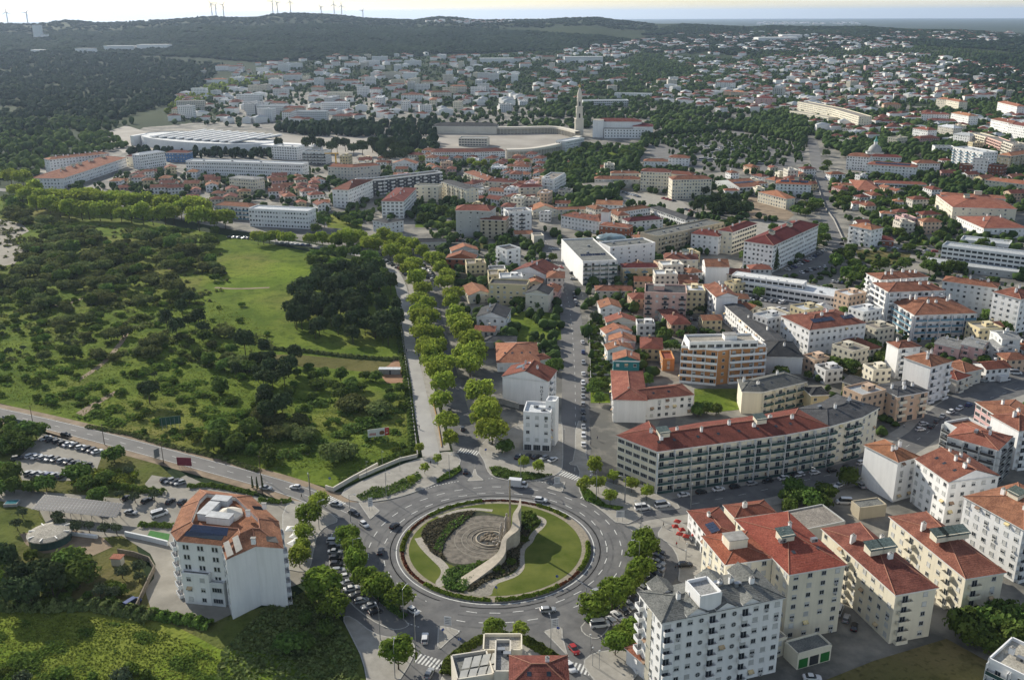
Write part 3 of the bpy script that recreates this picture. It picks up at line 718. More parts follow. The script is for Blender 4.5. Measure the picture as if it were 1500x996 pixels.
def grass(name, a, b_, c_, s1=.03, s2=.6):
 m = mat(name, a, .95, 0, s1, b_, 8, spec=.02, bump=.35, bscale=.9, lo=.36, hi=.66)
 nt = m.node_tree; b = nt.nodes['Principled BSDF']; src = b.inputs['Base Color'].links[0].from_socket; tc = [n for n in nt.nodes if n.type == 'TEX_COORD'][0]
 for sc_, lo, hi, col, mxv in ((.011, .50, .66, c_, .8), (s2, .55, .72, tuple(x*.5 for x in a), .75), (.16, .52, .64, tuple(x*.62 for x in a), .55)):
  n = nt.nodes.new('ShaderNodeTexNoise'); n.inputs['Scale'].default_value = sc_; n.inputs['Detail'].default_value = 7
  r = nt.nodes.new('ShaderNodeMapRange'); r.inputs['From Min'].default_value = lo; r.inputs['From Max'].default_value = hi; r.inputs['To Max'].default_value = mxv
  mx = nt.nodes.new('ShaderNodeMixRGB'); mx.inputs[2].default_value = (*col, 1)
  nt.links.new(tc.outputs['Object'], n.inputs[0]); nt.links.new(n.outputs[0], r.inputs[0]); nt.links.new(r.outputs[0], mx.inputs[0]); nt.links.new(src, mx.inputs[1]); src = mx.outputs[0]
 nt.links.new(src, b.inputs['Base Color']); return m
MEADOW = grass('meadow_grass', (.075, .118, .018), (.155, .20, .032), (.21, .19, .06), .05)
LUSH = grass('lush_grass', (.09, .14, .018), (.17, .23, .03), (.21, .21, .05))
LAWN = mat('mown_lawn', (.068, .095, .018), .95, 0, .09, (.135, .15, .038), 10, bump=.03, bscale=6, spec=.02)
DRY = grass('dry_grass', (.10, .10, .035), (.17, .15, .06), (.20, .15, .08))
PAINT = mat('road_paint', (.58, .58, .55), .7, .2, 1.5)
BED = mat('planting_soil', (.035, .040, .018), .95, .4, 1.2, bump=.1, bscale=3)
# town, to the right of the avenue and up to the sanctuary
sheet('town_ground', pxpoly('Z', [(560, 1010), (600, 905), (455, 800), (485, 722), (690, 690), (560, 372), (330, 335), (60, 282), (58, 245), (180, 206), (240, 168), (330, 96), (640, 78), (900, 78), (1200, 52), (1500, 70), (1900, 160), (1800, 1010)]), -.06, TOWN, avoid=False)
sheet('meadow', pxpoly('Z', [(-600, 330), (0, 288), (60, 296), (330, 345), (470, 372), (556, 388), (586, 425), (600, 560), (616, 664), (494, 716), (420, 700), (200, 645), (0, 590), (-600, 470)]), -.03, MEADOW, avoid=False)
sheet('lower_field', pxpoly('Z', [(-300, 640), (0, 618), (60, 640), (0, 690), (140, 655), (220, 668), (255, 700), (200, 800), (230, 900), (320, 905), (420, 880), (455, 860), (520, 930), (540, 1010), (-300, 1010)]), -.045, grass('scrub_grass', (.07, .095, .022), (.13, .15, .04), (.16, .13, .06)), avoid=False)
sheet('green_field', pxpoly('Q1', [(-300, 640), (0, 670), (300, 650), (640, 690), (760, 720), (900, 790), (1010, 850), (1330, 880), (1500, 1060), (-300, 1060)]), -.02, LUSH, avoid=False)
sheet('yellow_meadow', pxpoly('M2', [(-260, -160), (-100, -190), (250, -150), (300, -110), (200, -70), (0, -20), (-150, 0), (-330, -40)]), -.015, LUSH, avoid=False)
sheet('bare_strip', pxpoly('M2', [(640, 425), (700, 385), (740, 345), (785, 340), (800, 480), (690, 485)]), 0, SAND, avoid=True)
sheet('yellow_strip', pxpoly('M2', [(-60, 330), (200, 330), (450, 350), (760, 372), (640, 430), (350, 400), (60, 385)]), -.01, DRY, avoid=False)
for i, q in enumerate([[(0, 455), (120, 480), (160, 520), (60, 570), (150, 620), (80, 700), (0, 715), (-200, 640), (-200, 450)]]): sheet('dirt_clearing', pxpoly('D', q), .0, YARD_)
sheet('dirt_track', pxpoly('M1', [(410, 645), (500, 590), (640, 515), (680, 515), (560, 580), (450, 660)]), .0, DIRT)
for c_, q in (('D', [(140, 925), (350, 935), (430, 895), (600, 845)]), ('D', [(920, 730), (1000, 700), (1100, 650)]), ('D', [(1180, 830), (1300, 838), (1480, 830)]), ('M1', [(150, 45), (300, 65), (355, 78)]), ('M1', [(690, 200), (660, 260), (560, 380), (420, 470)]), ('M2', [(0, 855), (150, 850), (270, 862)])):
 road('dirt_track', [at(*cv(c_, p)) for p in q], 2.6, .004, DIRT, avoid=False)
# roads
RA = [at(x, y) for x, y in [(696, 712), (691, 690), (683, 655), (668, 603), (655, 555), (641, 497), (629, 445), (611, 405), (592, 380), (566, 364), (520, 349), (460, 339), (400, 332), (300, 318), (200, 300), (110, 290), (0, 278), (-150, 262)]]
road('avenue', RA, 10.5, .03, ASPH)
RE = [at(x, y) for x, y in [(838, 712), (842, 690), (843, 660), (843, 600), (842, 540), (838, 480), (833, 440), (825, 410), (817, 385), (808, 365), (795, 348), (770, 333), (740, 322), (700, 318), (650, 322)]]
road('east_avenue', RE, 11.5, .03, ASPH2)
road('side_path', [at(x, y) for x, y in [(594, 388), (602, 415), (608, 445), (614, 480), (620, 520), (629, 570), (640, 620), (652, 660)]], 4.2, .05, PAVE, z0=-.1)
WP = road('promenade', [at(x, y) for x, y in [(400, 352), (470, 362), (550, 378), (573, 393), (586, 414), (592, 440), (596, 480), (602, 520), (610, 560), (620, 610), (632, 668)]], 6.6, .08, PAVE2, z0=-.1)
RW = [at(x, y) for x, y in [(-260, 560), (-100, 585), (0, 605), (100, 628), (200, 654), (300, 681), (400, 708), (455, 727), (510, 752)]]
road('road_verge', RW, 14.5, .0, DIRT); RWs = road('west_road', RW, 8.0, .03, ASPH2)
RR = [at(x, y) for x, y in [(905, 758), (940, 750), (985, 744), (1040, 733), (1100, 722), (1180, 703), (1240, 690), (1290, 674), (1340, 648), (1385, 612), (1430, 590), (1500, 566), (1620, 520)]]
road('right_pavement', RR, 20, .02, PAVE); RRs = road('right_street', RR, 10.5, .05, ASPH)
road('south_east_street', [at(x, y) for x, y in [(828, 890), (836, 925), (851, 960), (868, 1000), (880, 1040)]], 9.5, .03, ASPH)
road('south_west_street', [at(x, y) for x, y in [(650, 880), (640, 920), (622, 960), (603, 1000), (590, 1040)]], 9.5, .03, ASPH)
road('far_street', [at(x, y) for x, y in [(1190, 205), (1196, 240), (1203, 280), (1213, 320), (1228, 360), (1205, 390), (1180, 400), (1120, 400)]], 12, .03, ASPH2)
road('cross_street', [at(x, y) for x, y in [(1230, 357), (1280, 362), (1340, 368), (1420, 378), (1560, 392)]], 8, .03, ASPH2)
road('lane', [at(x, y) for x, y in [(940, 560), (960, 590), (985, 612), (960, 640)]], 6, .0, ASPH2)
road('lane', [at(x, y) for x, y in [(1500, 545), (1430, 570), (1380, 600), (1345, 640)]], 8, .045, ASPH)
road('lane', [at(x, y) for x, y in [(1150, 545), (1180, 570), (1215, 600), (1200, 640)]], 5, .0, ASPH2)
sheet('parking_ground', pxpoly('P5', [(900, 440), (1010, 420), (1500, 500), (1420, 640), (1180, 660), (1060, 560)]), .0, ASPH2)
sheet('parking_ground', pxpoly('B', [(180, 740), (370, 620), (430, 600), (420, 690), (300, 770)]), .0, ASPH)
sheet('parking_ground', pxpoly('A', [(580, 300), (900, 330), (1050, 450), (900, 420), (760, 380), (600, 370)]), .0, PAVE)
sheet('sand_yard', pxpoly('B', [(0, 330), (120, 350), (240, 430), (200, 460), (0, 450), (-60, 380)]), .0, DIRT)
sheet('sand_yard', pxpoly('B', [(0, 470), (200, 470), (160, 500), (30, 560), (-30, 520)]), .0, PAVE)
# the ring
CX, CY, RI = -5.4, 254.2, 29.4
CEN = Vector((CX, CY))
RO = (CEN-at(735, 931).xy).length
def circ(r, n=96, a0=0, a1=2*math.pi): return [Vector((CX+r*math.cos(a0+(a1-a0)*i/n), CY+r*math.sin(a0+(a1-a0)*i/n))) for i in range(n)]
sheet('ring_road', [at(x, y) for x, y in [(452, 712), (500, 735), (560, 736), (610, 722), (650, 700), (672, 688), (700, 662), (712, 690), (735, 703), (770, 704), (800, 700), (822, 690), (826, 678), (858, 678), (848, 700), (850, 720), (872, 740), (905, 762), (940, 742), (1000, 738), (1000, 830), (975, 870), (900, 925), (885, 975), (905, 1010), (560, 1010), (575, 960), (540, 925), (475, 885), (438, 820), (455, 765), (470, 745), (430, 722)]], .012, ASPH)
b = MB()
r1 = (CEN-at(740, 897).xy).length; r2 = (CEN-at(740, 911.6).xy).length
def arc(r, a0, a1, n=60): return [Vector((CX+r*math.cos(R_(a0+(a1-a0)*i/n)), CY+r*math.sin(R_(a0+(a1-a0)*i/n)))) for i in range(n+1)]
dashes(b, circ(r1), 3, 3.4, .24, .028, closed=True); dashes(b, circ(r2), 3, 3.6, .24, .028, closed=True)
dashes(b, arc(RI+.9, 0, 360, 120), 400, 1, .0, .028)
WORN = mat('worn_asphalt', (.078, .078, .08), .85, 0, .35, (.13, .129, .126), 9)
for ra, rb in ((RI+2.6, RI+3.3), (RI+4.6, RI+5.2), (r1-2.6, r1-1.9), (r1+1.6, r1+2.2), (r2+1.8, r2+2.6)):
 q = MB(); A2, B2_ = circ(ra, 120), circ(rb, 120)
 for i in range(120):
  j = (i+1) % 120; q.face([(*A2[i], .017), (*B2_[i], .017), (*B2_[j], .017), (*A2[j], .017)])
 q.build('tyre_track', WORN)['kind'] = 'structure'
for px_, w_, l_, a_ in (((560, 800), 2.2, 6, 1.2), ((640, 905), 3, 5, .1), ((880, 770), 2, 9, 2.1), ((770, 720), 1.6, 12, .1), ((530, 760), 2.6, 4, .9), ((810, 880), 3.2, 3.2, .4)):
 c_ = at(*px_); q = MB(); u = Vector((math.cos(a_), math.sin(a_))); v = Vector((-u.y, u.x)); q.face([(*(c_.xy+u*sx*l_/2+v*sy*w_/2), .019) for sx, sy in ((-1, -1), (1, -1), (1, 1), (-1, 1))]); q.build('asphalt_patch', ASPH2)['kind'] = 'structure'
P = circ(RI+.75, 120); P.append(P[0])
for i in range(120):
 n0 = (P[i]-CEN).normalized()*.3; n1 = (P[i+1]-CEN).normalized()*.3; b.face([(*(P[i]+n0), .028), (*(P[i+1]+n1), .028), (*P[i+1], .028), (*P[i], .028)][::-1])
for (a0, a1) in ((92, 125), (62, 84), (-62, -47), (-116, -128), (168, 180)): dashes(b, arc(RO+.6, a0, a1, 30), .6, .5, .3, .028)
for PL, wd in ((RWs, 0), (RRs, 0)): dashes(b, PL, 3, 6, .14, .034 if PL is RWs else .055)
for s in (-3.7, 3.7): dashes(b, offs(RWs, s), 2000, 1, .14, .034) if False else None
for s in (-3.6, 3.6):
 Q = offs(RWs, s)
 for i in range(len(Q)-1):
  t = (Q[i+1]-Q[i]).normalized(); n = Vector((-t.y, t.x))*.07; b.face([(*(Q[i]-n), .034), (*(Q[i+1]-n), .034), (*(Q[i+1]+n), .034), (*(Q[i]+n), .034)])
EV = smooth_poly([p.xy for p in RE[1:11]], 2, False); dashes(b, EV, 3, 5, .14, .034)
def zebra(c, p, q, wd=.5, gap=.55, ln=3.6, z=.036):
 A, B_ = at(*cv(c, p)).xy, at(*cv(c, q)).xy; d = (B_-A); L_ = d.length; t = d/L_; n = Vector((-t.y, t.x))*ln/2; s = 0
 while s < L_:
  e = A+t*s; f = A+t*min(L_, s+wd); b.face([(*(e-n), z), (*(f-n), z), (*(f+n), z), (*(e+n), z)]); s += wd+gap
zebra('P4', (775, 830), (930, 880)); zebra('P4', (140, 690), (270, 710)); zebra('Q5', (130, 430), (290, 480)); zebra('Q5', (1060, 480), (1190, 510)); zebra('Q3', (175, 150), (260, 190)); zebra('P3', (710, 145), (790, 150), z=.05); zebra('P6', (-30, 980), (60, 1005), z=.05)
o = b.build('road_marking', PAINT); o['kind'] = 'structure'
def island(name, c, pts, m=PAVE, z=.14, sm=1, line=True):
 P = pxpoly(c, pts)
 if sm: P = smooth_poly(P, sm)
 P = ccw([Vector((p[0], p[1])) for p in P])
 cc = sum(P, Vector((0, 0)))/len(P)
 sheet(name, P, z, m, z0=0, side=KERB)
 b = MB(); n = len(P)
 for i in range(n):
  a, q = P[i], P[(i+1) % n]; t = (q-a).normalized(); nn = Vector((-t.y, t.x))*.3
  b.face([(*(a-nn*.1), z+.012), (*(q-nn*.1), z+.012), (*(q+nn), z+.012), (*(a+nn), z+.012)])
 o = b.build('kerb', KERB); o['kind'] = 'structure'
 return P
island('pavement', 'Z', [(493, 722), (540, 700), (600, 676), (628, 668), (660, 660), (676, 670), (672, 688), (640, 708), (600, 724), (560, 734), (520, 736)])
island('pavement', 'P4', [(252, 690), (300, 760), (312, 812), (355, 866), (500, 892), (620, 888), (700, 872), (780, 835), (802, 795), (800, 560), (790, 500), (520, 520), (420, 600), (330, 600)])
island('traffic_island', 'P4', [(190, 888), (225, 845), (240, 795), (255, 845), (300, 882)], z=.1, sm=0)
island('traffic_island', 'P4', [(690, 930), (755, 905), (818, 888), (795, 958)], z=.1, sm=0)
island('traffic_island', 'Q5', [(258, 235), (330, 245), (398, 268), (330, 320), (270, 378), (250, 370)], z=.1, sm=0)
island('traffic_island', 'Q5', [(900, 268), (960, 250), (1016, 246), (1018, 300), (1052, 425)], z=.1, sm=0)
island('traffic_island', 'Q3', [(330, 175), (370, 165), (430, 215), (385, 255)], z=.1, sm=0)
island('pavement', 'Q6', [(-30, 0), (30, 10), (20, 110), (45, 160), (120, 205), (220, 290), (330, 240), (300, 205), (410, 215), (520, 200), (360, 120), (150, 90), (60, 20), (60, -200), (10, -200), (5, -20)])
island('pavement', 'Q6', [(380, 330), (420, 350), (470, 400), (490, 470), (480, 560), (700, 560), (640, 420), (540, 330), (520, 270), (420, 270)], z=.13)
island('parking_island', 'Q3', [(200, 320), (235, 305), (270, 330), (290, 400), (300, 470), (330, 540), (400, 610), (470, 670), (575, 735), (540, 760), (480, 765), (380, 715), (290, 640), (220, 545), (190, 440)], m=ASPH2, z=.08)
island('parking_island', 'Q6', [(380, 340), (420, 420), (425, 500), (395, 560), (300, 660), (180, 730), (140, 790), (100, 810), (40, 780), (30, 740), (160, 640), (260, 560), (300, 480), (290, 400), (300, 340)], m=ASPH2, z=.08)
island('pavement', 'Q3', [(250, 700), (300, 700), (400, 780), (480, 800), (560, 790), (600, 850), (570, 920), (520, 1000), (470, 1060), (380, 1060), (350, 900), (300, 800)], z=.13)
island('pavement', 'Q3', [(-20, 160), (100, 180), (190, 220), (250, 262), (180, 285), (140, 330), (125, 400), (110, 480), (80, 500), (-20, 480)], z=.13)
island('pavement', 'Q5', [(535, 300), (680, 288), (800, 320), (930, 395), (1010, 480), (1050, 600), (250, 620), (300, 500), (400, 380)], z=.13)
island('pavement', 'Q5', [(1130, 460), (1200, 400), (1330, 380), (1460, 390), (1500, 560), (1260, 620), (1200, 560)], z=.13)
# paved yards at the left
YARD = mat('yard_paving', (.20, .185, .155), .92, 0, .12, (.29, .27, .23), 8, bump=.01)
sheet('hotel_yard', pxpoly('Q2', [(-180, 190), (0, 160), (200, 60), (330, 120), (600, 180), (830, 220), (900, 330), (880, 560), (860, 660), (750, 700), (360, 885), (120, 830), (0, 800), (-30, 700), (20, 640), (30, 560), (0, 500), (-160, 400), (-400, 420), (-560, 380), (-620, 260), (-900, 190), (-900, 130), (-400, 170)]), .0, YARD)
sheet('car_park', pxpoly('M1', [(80, 905), (245, 745), (420, 800), (560, 850), (520, 960), (400, 1010), (120, 1010)]), .0, YARD)
sheet('car_park', pxpoly('Q2', [(-30, 110), (10, 60), (130, 80), (250, 110), (210, 150), (80, 165), (0, 150)]), .004, YARD)
sheet('pale_court', pxpoly('Q1', [(90, 320), (300, 290), (480, 340), (520, 380), (430, 420), (330, 400), (200, 410), (120, 370)]), .004, DIRT)
sheet('sports_pitch', pxpoly('Q2', [(0, 370), (110, 390), (100, 438), (-30, 425)]), .02, mat('green_turf', (.03, .14, .02), .9, .15, 1))
# grass plots among the houses
for nm, c, q, m in (('grass_plot', 'P3', [(440, 560), (560, 545), (800, 560), (802, 720), (700, 745), (500, 735), (480, 640)], MEADOW), ('grass_plot', 'P6', [(680, 300), (970, 300), (985, 430), (800, 450), (680, 430)], MEADOW),
     ('grass_plot', 'B', [(570, 620), (880, 640), (860, 690), (700, 720), (600, 680)], DRY), ('grass_plot', 'B', [(860, 610), (1000, 590), (1020, 620), (960, 545), (930, 540)], MEADOW),
     ('grass_plot', 'P7', [(370, 640), (650, 600), (630, 740), (420, 740), (360, 700)], DRY), ('grass_plot', 'Q8', [(200, 900), (560, 790), (760, 900), (760, 1060), (-200, 1060)], DRY),
     ('grass_plot', 'P3', [(245, 110), (330, 100), (310, 150), (240, 140)], DRY), ('garden_strip', 'P3', [(960, 600), (1075, 600), (1110, 900), (1100, 1060), (975, 1060)], grass('garden_grass', (.05, .075, .02), (.10, .12, .04), (.2, .17, .1))),
     ('grass_plot', 'C', [(280, 430), (480, 400), (490, 520), (300, 500)], LUSH), ('grass_plot', 'C', [(790, 400), (1000, 390), (990, 500), (780, 500)], MEADOW),
     ('grass_plot', 'P4', [(975, 320), (1090, 330), (1100, 390), (975, 390)], LUSH)):
 sheet(nm, pxpoly(c, q), .012, m, avoid=False)
# sanctuary plaza and car parks
sheet('sanctuary_plaza', pxpoly('Z', [(150, 196), (185, 184), (250, 205), (400, 196), (440, 200), (640, 196), (700, 196), (740, 196), (830, 186), (852, 200), (800, 226), (740, 232), (640, 226), (600, 240), (440, 236), (400, 214), (180, 224)]), .0, PLAZA)
sheet('car_park', pxpoly('Z', [(940, 206), (1080, 192), (1180, 214), (1175, 240), (1120, 252), (1020, 248), (960, 235)]), .0, ASPH2, avoid=True)
sheet('lawn', pxpoly('Z', [(800, 225), (880, 222), (930, 222), (935, 240), (860, 250), (800, 240)]), .0, MEADOW, avoid=False)
# roundabout centre
sheet('roundabout_island', circ(RI), .18, mat('gravel_path', (.26, .225, .17), .95, .2, 1.5, bump=.02), z0=0, side=KERB)
sheet('lawn', circ(RI-2.9), .2, LAWN)
def q4(name, pts, z, m, sm=2): return sheet(name, smooth_poly(pxpoly('Q4', pts), sm), z, m)
GRAV = mat('gravel', (.24, .22, .18), .95, .25, 2, bump=.03)
q4('gravel_bed', [(540, 800), (640, 760), (700, 770), (640, 830), (640, 872), (560, 880), (440, 862), (470, 820)], .206, GRAV)
road('island_path', [at(*cv('Q4', p)) for p in [(915, 345), (985, 370), (975, 410), (910, 465), (890, 520), (838, 560), (830, 620), (838, 690), (790, 740), (700, 770), (620, 800)]], 1.8, .215, mat('path_stone', (.33, .30, .25), .9, .2, 2))
road('island_path', [at(*cv('Q4', p)) for p in [(640, 310), (520, 298), (400, 310), (285, 355)]], 1.6, .215, MC['path_stone'])
road('island_path', [at(*cv('Q4', p)) for p in [(150, 490), (185, 550), (260, 625), (330, 690), (325, 745), (285, 790), (310, 810)]], 2.6, .215, MC['path_stone'])
q4('flower_bed', [(290, 350), (420, 318), (540, 308), (640, 330), (740, 350), (760, 400), (700, 560), (560, 660), (440, 690), (340, 665), (230, 590), (190, 530), (165, 470), (210, 400)], .21, BED)
q4('flower_bed', [(300, 770), (330, 710), (400, 680), (520, 665), (640, 640), (560, 740), (460, 860), (330, 835)], .211, BED)
q4('flower_bed', [(720, 560), (830, 400), (835, 320), (890, 320), (960, 378), (905, 420), (870, 500), (822, 570), (820, 680), (760, 735), (640, 765), (560, 800), (520, 850), (455, 850), (500, 780), (640, 690)], .2125, BED)
COB = mat('cobbles', (.085, .075, .062), .9, 0, .6, (.20, .175, .14), 5, bump=.08, bscale=2.2)
q4('cobbled_court', [(470, 365), (560, 338), (700, 350), (745, 372), (735, 440), (690, 560), (640, 625), (540, 655), (430, 668), (340, 650), (305, 590), (322, 520), (380, 450), (440, 400)], .225, COB)
# ------------------------------------------------------------------ the buildings one can tell apart
# left hotel: a many-sided block with a sunken roof terrace
def poly_building(name, label, c, eave, h, inset, rise, rm, wall, styles, ex=None, h_over=None):
 P = [at(*cv(c, p), h).xy for p in eave]; P = ccw(P); cen = sum(P, Vector((0, 0)))/len(P)
 root = empty(name, (*cen, 0), 0, label, 'building'); FOOT.append(np.array([(p.x, p.y) for p in P])); k = len(P)
 b = MB()
 for i in range(k):
  p, q = P[i]-cen, P[(i+1) % k]-cen; b.face([(*p, -6), (*q, -6), (*q, h), (*p, h)])
 b.build('wall', W(wall), root)
 b = MB(); I = []
 for i in range(k):
  a, p, q = P[i-1], P[i], P[(i+1) % k]; t1 = (p-a).normalized(); t2 = (q-p).normalized(); n = (Vector((-t1.y, t1.x))+Vector((-t2.y, t2.x)))
  n = n/max(.35, n.length_squared/2); I.append(p+n*inset-cen)
 Pc = [p-cen for p in P]; C0 = sum(Pc, Vector((0, 0)))/k
 for i in range(k):
  j = (i+1) % k; e0 = Pc[i]+(Pc[i]-C0).normalized()*.35; e1 = Pc[j]+(Pc[j]-C0).normalized()*.35
  b.face([(*e0, h-.15), (*e1, h-.15), (*e1, h+.12), (*e0, h+.12)], 2); b.face([(*Pc[i], h-.15), (*Pc[j], h-.15), (*e1, h-.15), (*e0, h-.15)], 2)
  b.face([(*e0, h+.12), (*e1, h+.12), (*I[j], h+rise), (*I[i], h+rise)], 0); b.tube((*e0, h+.16), (*I[i], h+rise+.04), .14, .14, 5, 1, False); b.tube((*I[i], h+rise+.03), (*I[j], h+rise+.03), .16, .16, 5, 1, False)
  b.face([(*I[j], h+rise-1.3), (*I[i], h+rise-1.3), (*I[i], h+rise), (*I[j], h+rise)], 2)
 b.face([(*p, h+rise-1.3) for p in I], 3)
 b.build('roof', [RF(rm), RIDGE_T, WTRIM, RF('brown')], root)
 rng = random.Random(4); acc = []
 for i in range(k):
  s = styles.get(i, 'n'); facade(rng, P[i], P[(i+1) % k], 0, h, s, acc, 3.0, 'solid', False, 0, wall, 0)
 for kd, l, rz in acc:
  o = inst('window' if isinstance(kd, str) else 'balcony', win_mesh(kd, 0) if isinstance(kd, str) else balc_mesh(kd[1], 'solid', wall), root, (l[0]-cen.x, l[1]-cen.y, l[2]), rz)
 return root, cen, P
hL = solve_h(251.3+2, 787, 874) ; hL = solve_h(331, 819.7, 912)
HOT, hc_, HP = poly_building('hotel_building', 'white five-storey hotel with red tiled roof, blank white end wall and two white roof panels', 'Q2',
 [(122, 384), (155, 432), (400, 455), (425, 535), (590, 460), (745, 472), (715, 322), (565, 182), (280, 145), (180, 243)], hL-1, 5.2, 2.4, 'red', 'white', {0: 'b', 1: 'r', 2: 'w', 3: 'n', 4: 'n', 5: 'b', 6: 'b'})
print('hotel h', hL)
def hotel_extra():
 h = hL+1.4; O = Vector((hc_.x, hc_.y, 0))
 def L3(c, p, z): return at(*cv(c, p), z)-O
 def panel(nm, pts, z0, z1, m):
  b = MB(); P = [L3('Q2', p, z) for p, z in zip(pts, (z0, z0, z1, z1))]; b.face(P); b.face([p-Vector((0, 0, .12)) for p in P][::-1])
  for i in range(4): b.face([P[i], P[(i+1) % 4], P[(i+1) % 4]-Vector((0, 0, .12)), P[i]-Vector((0, 0, .12))])
  b.build(nm, m, HOT)
 panel('solar_panel', [(190, 400), (400, 425), (415, 400), (205, 372)], h-.6, h+.6, SOLAR); panel('solar_panel', [(220, 375), (430, 400), (440, 355), (240, 335)], h+.3, h+1.3, SOLAR)
 WP_ = mat('white_panel', (.62, .56, .46), .6, .1, 1)
 panel('roof_window', [(432, 520), (468, 502), (440, 425), (410, 440)], h+.1, h+1.5, WP_); panel('roof_window', [(482, 495), (518, 472), (492, 395), (460, 412)], h+.2, h+1.6, WP_)
 panel('roof_opening', [(655, 430), (722, 440), (705, 405), (648, 402)], h+.1, h+.75, DARKM); panel('roof_opening', [(585, 250), (635, 255), (620, 235), (570, 232)], h+.1, h+.75, DARKM)
 for p, s in (((395, 325), (7, 3, 2.2)), ((330, 285), (3, 7, 2.2)), ((405, 225), (5, 3, 2)), ((360, 250), (3, 2.5, 1.8))):
  q = MB(); q.box((0, 0, s[2]/2), s, 0); q.box((0, 0, s[2]+.1), (s[0]+.3, s[1]+.3, .2), 1); q.build('ventilation_duct', [W('lgrey'), STEEL], HOT, L3('Q2', p, hL)).rotation_euler.z = -.2
 q = MB(); c = L3('Q2', (440, 290), hL); q.lathe((c.x, c.y, c.z), [(4.2, 0), (4.2, .8), (.1, 2.6)], 8, 0); q.build('skylight', [W('beige')], HOT)
 P0, P1 = HP[1], HP[2]; tt = (P1-P0).normalized(); no = Vector((tt.y, -tt.x)); Lf = (P1-P0).length
 building('wing', None, None, [P0+tt*Lf*.06+no*1.6, P0+tt*Lf*.68+no*1.6], 1.6, hL-10, roof='flat', rm='slate', wall='white', st='wnnn', parent=HOT, par=.3)
 building('wing', None, None, [P0+tt*Lf*.68+no*1.5, P0+tt*Lf*1.0+no*1.5], 1.5, hL-12.5, roof='flat', rm='pale', wall='lgrey', st='gnnn', parent=HOT, par=.4)
 for p in ((550, 285), (580, 440), (640, 245)):
  q = MB(); q.box((0, 0, .6), (1.1, .8, 1.8), 0); q.box((0, 0, 1.55), (1.4, 1.1, .12), 1); q.build('chimney', [W('white'), CONC], HOT, L3('Q2', p, hL+1.6))
hotel_extra()
BL = []
def B(*a, **k): o = bl('building' if 'name' not in k else k.pop('name'), *a, **k); BL.append(o); return o
def nB(name, *a, **k): return bl(name, *a, **k)
AP = 'apartment_building'; HO = 'house'; SCH = 'school_building'
# --- right foreground
g = nB(AP, 'tall white apartment block with jagged dark slate roof in the foreground right of the roundabout', 'Q7', [(-36, 692), (603, 560)], (-168, 538), 21.5, roof='hip', rm='slate', st='oooo', slope=.3, ex='c6 v2 d1')
building('penthouse', None, None, [at(*cv('Q7', p), 26).xy for p in [(165, 560), (280, 535)]], 7, 25.5, roof='flat', rm='grey', wall='white', st='nnnn', h0=22, parent=g)
Fg = [at(*cv('Q7', p), 21.5).xy for p in [(-36, 692), (603, 560)]]; tg = (Fg[1]-Fg[0]).normalized(); ng = Vector((-tg.y, tg.x)); Lg = (Fg[1]-Fg[0]).length
for u0, u1, o_, d_ in ((.2, .36, 0, 7), (.44, .6, 0, 8), (.66, .8, 0, 6), (.10, .26, 9, 6), (.5, .68, 8, 6), (.78, .95, 8, 6)):   # cross gables of the slate roof
 building('gable', None, None, [Fg[0]+tg*Lg*u0+ng*(o_-.15), Fg[0]+tg*Lg*u1+ng*(o_-.15)], d_, 21.9, roof='gable', rm='slate', wall='white', st='nnnn', h0=20.8, ridge='y', parent=g, slope=.62, over=.3, trim=False)
bl(None, None, 'Q6', [(342, 665), (362, 682)], 1.2, 20.9, roof='flat', rm='slate', wall='cream', st='nwnn', parent=g, par=.1)
nB('annex', 'low red-roofed annex at the foot of the slate-roofed white block', 'Q6', [(245, 850), (385, 968)], (290, 835), 4.5, roof='hip', rm='brown', cat='outbuilding', st='nnnn')
g = nB(AP, 'cream apartment block with a broad bright red metal roof and grey stair tower', 'Q7', [(637, 437), (930, 387)], (577, 118), 790, roof='hip', rm='bright', wall='cream', st='wwww', slope=.17, ex='v3 c2 g1 k2')
building('wing', None, None, [at(*cv('Q7', p), HB[g.name]-.1).xy for p in [(300, 385), (545, 350)]], 14, HB[g.name]-.1, roof='hip', rm='bright', wall='cream', st='mbnw', slope=.13, parent=g, ex='p1 c2')
gg = nB('garage', 'low flat-roofed garage with green doors below the cream block', 'Q7', [(682, 865), (860, 815)], (618, 795), 4.2, roof='flat', rm='slate', wall='cream', st='nnnn', cat='garage', par=.5)
A_ = at(*cv('Q7', (682, 865)), 4.2).xy; B_ = at(*cv('Q7', (860, 815)), 4.2).xy; tt = (B_-A_).normalized(); no = Vector((tt.y, -tt.x)); GRN = mat('green_door', (.02, .14, .03), .5, .1)
for i in range(3):
 q = A_.lerp(B_, (i+.55)/3.1)+no*.03; b = MB(); b.box((0, 0, 1.5), (2.7, .08, 2.7)); b.build('door', GRN if i != 1 else DARKM, gg, (q.x-gg.location.x, q.y-gg.location.y, 0)).rotation_euler.z = math.atan2(tt.y, tt.x)
nB('garage', 'lean-to with green shutters between the slate-roofed and the cream block', 'Q7', [(545, 800), (625, 770)], 7, 5, roof='flat', rm='grey', wall='cream', st='wnnn', cat='garage', par=.4)
nB(AP, 'cream apartment block with curved balconies and grey roof hoods beside the cream tower', 'Q8', [(310, 575), (510, 540)], (-110, 262), 815, rm='red', wall='cream', st='bwwm', slab='cream', ex='g2 c3', slope=.2)
nB(AP, 'cream apartment block with wavy parapets behind the one with curved balconies', 'Q8', [(655, 495), (845, 465)], (208, 205), 690, rm='red', wall='cream', st='bwwm', slab='cream', ex='g3 c2', slope=.2)
nB(AP, 'white apartment block with grey cornice and red roof at the right edge of the photo', 'Q8', [(650, 95), (940, 255)], 22, 17, rm='red', wall='white', st='wbnn', slab='lgrey', ex='g1 c2', slope=.25)
